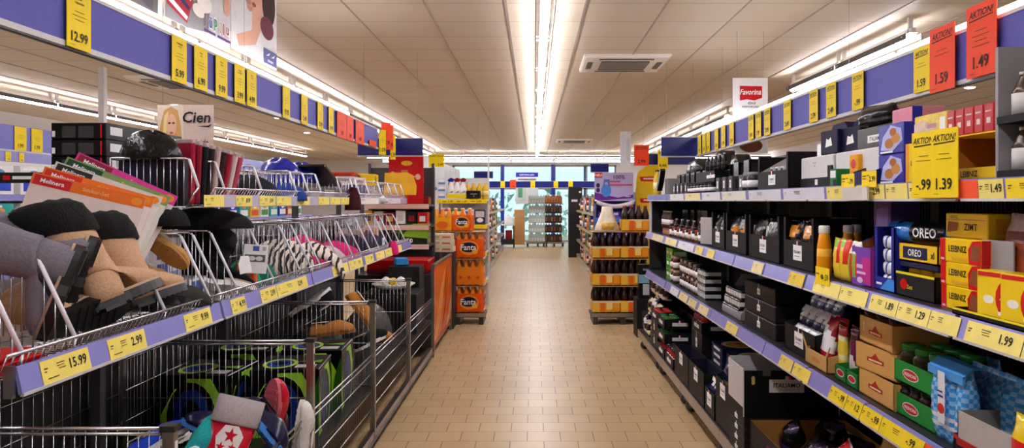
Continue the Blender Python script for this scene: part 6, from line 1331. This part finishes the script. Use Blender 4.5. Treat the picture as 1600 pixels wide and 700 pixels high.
# cardboard display behind the lemonade
r = empty('display_stand'); x0, x1, Y = XP(931,11), XP(993,11), 11.0; W = x1-x0
hd = MB().box(x0,x1,Y+.25,Y+.262,1.60,2.03,M('#b9aed6','p')); it = [('p',[(0,.0),(1,.1),(1,.22),(.6,.12),(0,.3)],M('#6a2a8a')),('r',.0,.82,.2,1,M('#c82a3a')),('t',.1,.91,.09,'NEU',WHT,.17),('t',.64,.84,.15,'100%',M('#4a3a5a'),.42),
    ('r',.4,.66,.66,.71,M('#d04a5a')),('r',.4,.54,.98,.59,M('#d04a5a')),('e',.3,.36,.13,.22,M('#4a8ad8')),('p',[(.22,.5),(.26,.5),(.27,.66),(.34,.66),(.36,.5),(.4,.5),(.39,.76),(.24,.76)],M('#5a7ac0')),('e',.09,.55,.05,.08,M('#3a2a5a')),('e',.09,.38,.05,.08,M('#3a2a5a')),('t',.86,.16,.07,'allegro',WHT,.2)]
hd.art((x0,Y+.25,1.60),(W,0,0),(0,0,.43),it,.0015); obj('header_board', hd, r, label='lilac printed header board')
bd = MB().box(x0,x1,Y,Y+.45,0,.05,M('#2a2a5a')).box(x0,x0+.012,Y,Y+.45,0,1.6,M('#3a3a7a')).box(x1-.012,x1,Y,Y+.45,0,1.6,M('#3a3a7a')).box(x0,x1,Y+.44,Y+.452,0,1.62,M('#1a1838')); obj('body', bd, r)
for z in (1.0,1.3): obj('shelf', MB().box(x0+.012,x1-.012,Y,Y+.44,z,z+.012,M('#2a2a5a')).box(x0,x1,Y-.006,Y,z-.02,z+.05,M('#3a86d8','g')), r)
bow = MB(); R = []
for i in range(9):
    x = x0+W*i/8; z = 1.62-.07*(1-(2*i/8-1)**2); R.append([(x,Y-.0,z-.0),(x,Y+.25,z-.0),(x,Y+.25,z-.06),(x,Y,z-.06)])
bow.rings(R,M('#d9d3e2')); obj('front_apron', bow, r)
tag(r,'cardboard display stand with lilac 100% header board behind the lemonade','display stand')
WP_ = packbox('wipes_pack','pack',.15,.2,.13,'#3a3a9a',f=[('p',[(0,0),(1,0),(1,.4),(0,.7)],M('#7a4ab0')),('r',.2,.6,.8,.85,M('#c9c4e6'))],k='g')
for lv,z in enumerate((1.013,1.313)):
    for i in range(3): WP_.put('purple blue pack in the lilac display stand, %s board, %s' % (('lower','upper')[lv],('next to the aisle','middle','next to the shelves')[i]), (x0+.11+.18*i,Y+.03,z), 0, 'packs in the lilac display')
# yellow display board
x0, x1, Y = XP(994,11.4), XP(1030,11.4), 11.4; W = x1-x0
b = MB(); b.prism([(x0,1.4),(x1,1.4),(x1,2.15),(x0+.16,2.14),(x0+.03,2.05),(x0,1.9)],'y',Y,Y+.012,M('#f2c816','g'))
for v in (.72,.28): b.art((x0,Y,1.4),(W,0,0),(0,0,.75),[('p',[(.2,v-.05),(.9,v-.06),(.9,v+.05),(.15,v+.04)],RED),('r',.32,v-.012,.78,v+.02,M('#f0d8c8'))],.0012)
b.box(x0,x1,Y+.012,Y+.4,0,1.4,M('#e8c23a','p')); b.prism([(Y-.05,1.34),(Y,1.28),(Y,1.4)],'x',x0+.05,x1,M('#cfcaca'))
Proto('display_stand','display stand',[('display_stand',b)]).put('yellow display board with red banners beside the lilac stand', (0,0,0))

# end shelf with cleaning sprays behind the orange drinks
r = empty('end_shelf'); x0, x1, Y = XP(684,11), XP(762,11), 10.9
obj('back_panel', MB().box(x0,x1,Y+.5,Y+.52,0,1.95,M('#d8d4d2','k')), r)
for z in (.45,.85,1.25,1.62): 
    s = obj('shelf', MB().box(x0,x1,Y,Y+.5,z-.02,z,M('#cac6c4','k')), r); obj('price_rail', MB().box(x0,x1,Y-.012,Y,z-.055,z+.004,M('#f0d01e','g')), s)
for x in (x0,x1-.025): obj('upright', MB().box(x,x+.025,Y+.47,Y+.5,0,2.3 if x>x0 else 1.95,M('#e6e2e0','k')), r)
tag(r,'white end shelf with yellow price rails behind the orange drinks','shelf')
for i,p in enumerate(('3.99','1.49','5.99')):
    b = MB().box(-.1,.1,-.002,0,0,.05,YEL).art((-.1,-.002,0),(.2,0,0),(0,0,.05),[('t',.7,.5,.6,p,INK,.4),('r',.1,.4,.4,.6,INKS)]); Proto('price_label','price label',[('price_label',b)]).put('yellow price label reading %s on the end shelf of sprays, %s from outside' % (p,ORD[i]), (x0+.16+.21*i,Y-.013,1.568))
sp = MB().rings([ell(0,0,z,ax,ay,14) for z,ax,ay in ((0,.05,.03),(.02,.056,.034),(.12,.05,.03),(.19,.022,.018),(.22,.02,.016))],WHTG).art((-.045,-.034,.03),(.09,0,0),(0,.004,.08),[('p',[(.1,.2),(.9,.5),(.8,.8),(.2,.4)],GREY),('e',.5,.35,.3,.1,M('#d9b040'))],.002)
SPR = [Proto('spray_bottle','spray bottle',[('body',sp),('trigger',MB().prism([(-.03,.22),(.03,.22),(.05,.26),(.0,.285),(-.05,.25)],'y',-.016,.016,M(c,'g')).prism([(-.03,.22),(-.022,.22),(-.04,.17),(-.046,.18)],'y',-.006,.006,M(c,'g')))]) for c in ('#1a2a8a','#8a1a2a')]
for i in range(3): SPR[0 if i==0 else 1].put('white cleaning spray bottle with %s trigger, %s of three' % (('blue','red','red')[i],ORD[i]), (XP(705+9.5*i,11),Y+.07,1.66), 0)
tr_ = MB().box(-.14,.14,0,.2,0,.008,YEL).box(-.14,.14,-.004,0,0,.06,YEL); Proto('spray_tray','tray',[('spray_tray',tr_)]).put('yellow tray holding the white spray bottles', (XP(714.5,11),Y+.005,1.64))
packbox('black_box','box',.2,.2,.11,'#0c0c0e',f=[('r',.3,.5,.8,.62,GREY),('r',.5,.2,.6,.35,GREY)]).put('black box with grey print beside the spray bottles', (XP(740,11),Y+.01,1.64))
WBX = packbox('tissue_pack','pack',.13,.2,.1,'#d9dde8',f=[('r',.1,.2,.9,.5,M('#6a86c0')),('e',.5,.7,.3,.2,WHT)],k='g')
for i in range(3): WBX.put('white and blue pack at the outer end of the spray shelf, %s' % ('bottom','middle','top')[i], (XP(691,11),Y+.02,1.622+.101*i), 0, 'white and blue packs')
JU = bottle_proto(.045,.26,M('#e0b41e','g'),M('#e8e4dc','g'),M('#efd880','p'))
for i in range(4): JU.put('yellow juice bottle on the spray end shelf, %s from the outer side' % ORD[i], (XP(732+9*i,11.3),Y+.3,1.622), 0, 'yellow juice bottles on the end shelf')
MX = [packbox('carton_box','box',.16,.25,.22,c,f=[('r',.1,.5,.9,.9,M(d)),('e',.5,.3,.3,.15,WHT)],k='g') for c,d in (('#c81e24','#f2e6d0'),('#2a7a3a','#e8e04a'),('#efe9e2','#4a6ab0'),('#3a3a40','#c9c4c0'))]
for lv,z in enumerate((1.252,.852,.452)):
    for i in range(4): MX[(i+lv)%4].put('%s box on the %s board of the spray end shelf, %s from outside' % (('red','green','white','dark grey')[(i+lv)%4],('third','second','lowest')[lv],ORD[i]), (x0+.12+.17*i,Y+.02,z), 0, 'boxes on the spray end shelf')

# ------------------------------------------------------------------ SHELVES FURTHER DOWN THE AISLE
def far_gondola(xf, side, y0, y1, label, rail, levels=(.15,.55,.95,1.35), hb=1.75):
    r = empty('shelving_unit'); s = side   # side +1: goods face +X (left gondola), -1: face -X
    obj('back_panel', MB().box(xf-s*.55,xf-s*.57,y0,y1,0,hb,M('#5a5452','k')), r)
    for z in levels:
        q = obj('shelf', MB().box(xf-s*.01,xf-s*.55,y0,y1,z-.025,z,M('#6a6462','k')), r); obj('price_rail', MB().box(xf,xf-s*.012,y0,y1,z-.05,z+.004,M(rail,'g')), q)
    for y in (y0,(y0+y1)/2,y1): obj('upright', MB().box(xf-s*.5,xf-s*.55,y-.02,y+.02,0,hb+.05,STEEL), r)
    obj('kick_plate', MB().box(xf-s*.01,xf-s*.03,y0,y1,0,.12,STEEL), r)
    tag(r,label,'shelf')
far_gondola(-1.0,1,12.2,24.5,'long white shelving run beyond the orange drinks','#b0a48c')
far_gondola(1.16,-1,12.2,20.5,'long pale shelving run beyond the lilac display','#b8a860')
far_gondola(1.16,-1,21.6,25.5,'short far shelving run near the windows','#c8b83a')
fc = [('#e0b01e','yellow'),('#b8241e','red'),('#3a7a2e','green'),('#e8e2d8','white'),('#1c1a1e','black'),('#7a4a24','brown'),('#e8861e','orange'),('#2a3a8a','blue')]
FBX = [packbox('carton_box','box',.2,.22,.24,c,f=[('r',.1,.1,.9,.45,M(fc[(k+3)%8][0])),('e',.5,.7,.3,.14,M(fc[(k+2)%8][0]))],r=[('r',.1,.2,.9,.7,M(fc[(k+5)%8][0]))],k='g') for k,(c,_) in enumerate(fc)]
FJR = [jar_proto(.055,.17,M(c,'g'),M(d,'g'),M('#e8e0d0','p')) for c,d in (('#c87a2a','#2a7a34'),('#8a2a1a','#c9c2b8'),('#c9a83a','#1a1a1c'))]
rg = random.Random(21)
for side,xf,ys,nm in ((1,-1.03,12.45,'left of the aisle'),(-1,1.19,12.45,'right of the aisle')):
    for lv,z in enumerate((.152,.552,.952,1.352)):
        for i in range(14 if side>0 else 12):
            y = ys+.62*i; rz = LF if side > 0 else RF
            if (lv+i)%3 == 1:
                k = (i+lv)%3; FJR[k].put('%s jar on the far shelves %s, %s board, %s along' % (('orange','dark red','yellow')[k],nm,('lowest','second','third','top')[lv],ORD[i]), (xf-side*.07,y,z), rz, 'jars on the far shelves', sc=1.5)
            else:
                k = rg.randrange(8); FBX[k].put('%s box on the far shelves %s, %s board, %s along' % (fc[k][1],nm,('lowest','second','third','top')[lv],ORD[i]), (xf-side*.01,y,z), rz, 'boxes on the far shelves', sc=(2.4,1,1.35))
cab = empty('dark_cabinet'); x0, x1, Y = XP(888,21.2), XP(909,21.2), 21.0
obj('body', MB().rbox(x0,x1,Y,Y+.3,0,2.0,M('#101012','k')), cab)
for i in range(4): obj('white_badge', MB().lathe([(.001,-.002),(.035,0),(.035,.004)],WHT,10).add([(0,0,0),(0,0,0),(0,0,0)],[(0,1,2)],WHT) if False else MB().seg((x1-.06,Y-.004,1.85-.35*i),(x1-.06,Y,1.85-.35*i),.035,WHT,10), cab)
obj('light_strip', MB().box(x0+.08,x0+.25,Y-.003,Y,1.58,1.64,WHT), cab)
tag(cab,'tall black cabinet with white badges near the far end','cabinet')
# bottle stacks by the windows
CL = pack_proto(6,1,.048,.32,M('#a9b8b4','g'),M('#dfe6e4','g'),None,M('#aebdb8','s'),[('r',.02+.16*k,.1,.14+.16*k,.55,M('#d5dedb')) for k in range(6)],(.02,.84)); DKP = pack_proto(6,1,.048,.32,M('#2a1712','g'),M('#b98a74','g'),None,M('#2e1e1a','s'),[('r',.05*1+.16*k,.2,.14+.16*k,.75,M(('#7a4a30','#5a2a1c','#8a6a4a')[k%3])) for k in range(6)],(.02,.84)); OR_ = pack_proto(6,1,.048,.32,M('#8a4020','g'),M('#e8c9b0','g'),None,M('#a8582a','s'),[('r',.05+.16*k,.2,.14+.16*k,.75,M('#d08a4a')) for k in range(6)],(.02,.84))
for t in range(5):
    for d in range(2):
        CL.put('clear water bottle pack stacked by the windows, %s tier, %s row' % (ORD[t],('front','rear')[d]), (XP(839,26),25.9+.12*d,.16+.335*t), 0, 'clear bottle packs')
        (OR_ if t==4 else DKP).put('dark bottle pack stacked by the windows, %s tier, %s row' % (ORD[t],('front','rear')[d]), (XP(864.5,26),25.9+.12*d,.16+.335*t), 0, 'dark bottle packs')
for i,px in enumerate((839,864.5)): PAL.put('low dark pallet under the %s bottle stack by the windows' % ('clear','dark')[i], (XP(px,26),25.85,.02))
KBX = packbox('cardboard_box','cardboard box',.36,.4,.6,'#b98a58',f=[('r',.0,.48,1,.52,M('#a87a48'))])
for i in range(2): KBX.put('brown cardboard box by the windows, %s of two' % ('lower','upper')[i], (XP(812,25.6),25.4,.1+.601*i), 0)
tb_ = empty('trolley_table'); Y = 25.2; x0, x1 = XP(783,Y), XP(804,Y)
obj('tabletop', MB().rbox(x0,x1,Y,Y+.6,.76,.8,M('#d6d2d0','k')), tb_)
for x in (x0+.03,x1-.03):
    for y in (Y+.03,Y+.55): obj('leg', MB().box(x-.02,x+.02,y-.02,y+.02,0,.76,M('#2a282a','k')), tb_)
obj('lower_board', MB().box(x0,x1,Y,Y+.6,.12,.3,M('#1a1a1c','k')), tb_)
tag(tb_,'small table with white top near the windows','table')
Proto('plastic_bag','bag',[('plastic_bag',blob(.34,.3,.28,71,M('#e6e4e4','s')))]).put('white plastic bag on the small table near the windows', (XP(795,25.4),25.45,.80))
Proto('red_crate','crate',[('red_crate',MB().rbox(-.11,.11,0,.3,0,.3,M('#8a1c1e','g')))]).put('dark red crate under the small table near the windows', (XP(795,25.4),25.3,.301))
# crosswise band and sign in front of the windows
x0, x1, Y = XP(700,25), XP(930,25), 25.0
board('price_band', x0, x1, Y, 2.05, 2.26, 'long blue crosswise band before the far windows')
for i,(px,c,p) in enumerate(((785.5,'#f6d40e','1.99'),(801.5,'#ff4a22','.99'),(832.5,'#f6d40e','2.99'),(868.5,'#f6d40e','3.99'),(891.5,'#f6d40e','1.49'))):
    w = .15 if i != 1 else .2; price_sign('price_sign',w,.23 if i != 1 else .28,p,'',c).put('%s price sign on the far crosswise band, %s from its left end' % ('red' if i==1 else 'yellow',ORD[i]), (XP(px,25),Y-.004,2.27 if i!=1 else 2.31), 0, None)
Proto('blue_post','post',[('blue_post',MB().box(-.07,.07,0,.1,0,3.0,M('#2a3aa8','g')))])
BP = Proto('blue_post','post',[('post',MB().rbox(-.07,.07,0,.1,0,3.0,M('#2a3aa8','g'))),('foot_plate',MB().box(-.1,.1,-.03,.13,0,.02,STEEL))])
for i,px in enumerate((785,864)): BP.put('tall blue post before the far windows, %s' % ('beside the small table','behind the dark bottles')[i], (XP(px,28.4),28.4,0))
x0, x1, Y = XP(806,26.6), XP(841,26.6), 26.6
b = MB().box(x0,x1,Y,Y+.01,1.5,2.62,M('#e6e6ea')); b.art((x0,Y,1.5),(x1-x0,0,0),(0,0,1.12),[('r',0,.86,1,1,M('#2a2a9a')),('t',.5,.93,.06,'Lidl lohnt sich.',WHT,.84),('r',.1,.765,.9,.8,M('#5a5a6a')),('r',.06,.1,.46,.6,M('#cfe0d6')),('r',.1,.2,.3,.5,M('#5fae8a')),('r',.55,.1,.95,.6,M('#dfe3e6'))],.004)
Proto('shop_sign','sign',[('shop_sign',b)]).put('white shop sign with blue Lidl lohnt sich header by the windows', (0,0,0))

# ------------------------------------------------------------------ NEIGHBOURING AISLE (left)
r = empty('shelving_unit'); X = -5.1
obj('back_panel', MB().box(X-.5,X-.52,4.0,17.0,0,1.75,M('#c9c5c4','k')), r)
for z in (.5,.9,1.3,1.66): 
    q = obj('shelf', MB().box(X-.5,X,4.0,17.0,z-.02,z,M('#c2bebc','k')), r); obj('price_rail', MB().box(X,X+.012,4.0,17.0,z-.06,z+.004,M('#8b89cc','g')), q)
for y in (4.0,6.6,9.2,11.8,14.4,17.0): obj('upright', MB().box(X-.5,X-.46,y-.02,y+.02,0,2.12,STEEL), r)
tag(r,'long pale shelving run in the neighbouring aisle behind the baskets','shelf')
r = empty('price_band'); obj('panel', MB().box(X,X-.012,4.0,17.0,2.1,2.34,M('#5d5ab4','g')), r); obj('bottom_rail', MB().box(X+.005,X-.02,4.0,17.0,2.085,2.1,LIP), r)
obj('lower_panel', MB().box(X+.02,X+.03,4.0,8.05,1.98,2.08,M('#8683c4','g')), r)
tag(r,'violet price band over the neighbouring aisle shelves','price band')
for i,px in enumerate((-12,31,57,95,130,160,190)): price_sign('price_sign',.17,.235,'1.99','','#f6d40e').put('yellow price sign over the neighbouring aisle, %s along its band' % ORD[i], (X+.006,LY(px,5.1),2.335), LF, 'yellow signs over the neighbouring aisle')
for i,px in enumerate((12,33)): price_sign('price_sign',.07,.09,'1.8','','#f0d42a').put('little yellow label on the strip below the violet band, %s' % ORD[i], (X+.034,LY(px,5.07),2.075), LF, 'little labels below the violet band')
NB_ = [packbox('carton_box','box',.3,.25,.26,c,f=[('r',.1,.12,.9,.5,M(d)),('e',.5,.72,.2,.14,M(e)),('r',.1,.86,.6,.94,WHT)],k='g') for c,d,e in (('#e6c02a','#d8541e','#f2ead8'),('#e8e4e0','#2a4ac0','#4a8ac0'),('#2fa8a0','#e8f0ee','#d8a04a'),('#c8642a','#f0d8a0','#8a2a1a'),('#ece8e6','#4a9a3a','#e0b01e'),('#2a3ab0','#f0f0f4','#f0f0f4'))]
nn = ('yellow','white and blue','teal','orange brown','white and green','blue'); rg = random.Random(4)
for lv,z in enumerate((.902,1.302,1.662)):
    for i in range(20):
        k = rg.randrange(6); NB_[k].put('%s box in the neighbouring aisle, %s board, %s along' % (nn[k],('lower','middle','top')[lv],ORD[i]), (X-.02,6.6+.5*i,z), LF, 'boxes in the neighbouring aisle', sc=(1.35,1,(1.2,1.05,1.1)[lv]))
for i,(y,z0,z1) in enumerate(((11.0,2.62,2.9),(12.9,2.5,2.8))):
    b = MB().box(XL,XL+.01,y,y+.55,z0,z1,M('#c3cede')); b.art((XL+.01,y,z0),(0,.55,0),(0,0,z1-z0),[('p',[(.2,.3),(.8,.45),(.82,.55),(.2,.5)],M('#3a4a7a'))]); Proto('wall_sign','sign',[('wall_sign',b)]).put('pale blue sign on the far side wall, %s' % ('with dark scribble, nearer one','farther one')[i], (0,0,0))
# white freezer boards behind the spray shelf
fz = empty('panel_fence')
for k in range(7): obj('panel', MB().rbox(-2.2,-2.17,13.2+1.2*k,14.36+1.2*k,1.9,2.5,M('#d2cfcd','k')), fz)
obj('rail', MB().box(-2.2,-2.16,13.2,21.6,1.84,1.9,M('#3a3a9a','g')), fz)
for k in range(3): obj('post', MB().box(-2.21,-2.17,13.3+4*k,13.36+4*k,0,1.84,STEEL), fz)
tag(fz,'row of white upright panels on a blue rail behind the sprays','panel row')
pl = MB().rbox(-.035,.035,-.035,.035,2.34,HC,WALLM); 
Proto('ceiling_post','post',[('ceiling_post',pl)]).put('white square post hanging from the ceiling over the neighbouring aisle', (-5.16,8.87,0))

for p_ in PROTOS:                       # kinds of which no copy stands anywhere
    if p_.n == 0:
        for c, subs in p_.kids:
            for q in subs: bpy.data.objects.remove(q)
            bpy.data.objects.remove(c)
        bpy.data.objects.remove(p_.root)
# ------------------------------------------------------------------ CAMERA AND WORLD
cam = bpy.data.cameras.new('camera'); co = bpy.data.objects.new('camera', cam); COL.objects.link(co)
co.location = (0,0,CAMZ); co.rotation_euler = (PI/2,0,0); cam.sensor_width = 36; cam.lens = F/1600*36
cam.shift_x = -35/1600; cam.shift_y = -36/1600; cam.clip_start = .05; cam.clip_end = 200
SC.camera = co
wo = bpy.data.worlds.new('world'); SC.world = wo; wo.use_nodes = True
bg = wo.node_tree.nodes['Background']; bg.inputs['Color'].default_value = (.62,.86,.9,1); bg.inputs['Strength'].default_value = .75
SC.view_settings.view_transform = 'Standard'; SC.view_settings.look = 'None'; SC.view_settings.exposure = 1.2; SC.view_settings.gamma = 1; SC.view_settings.use_curve_mapping = False
SC.cycles.use_denoising = True
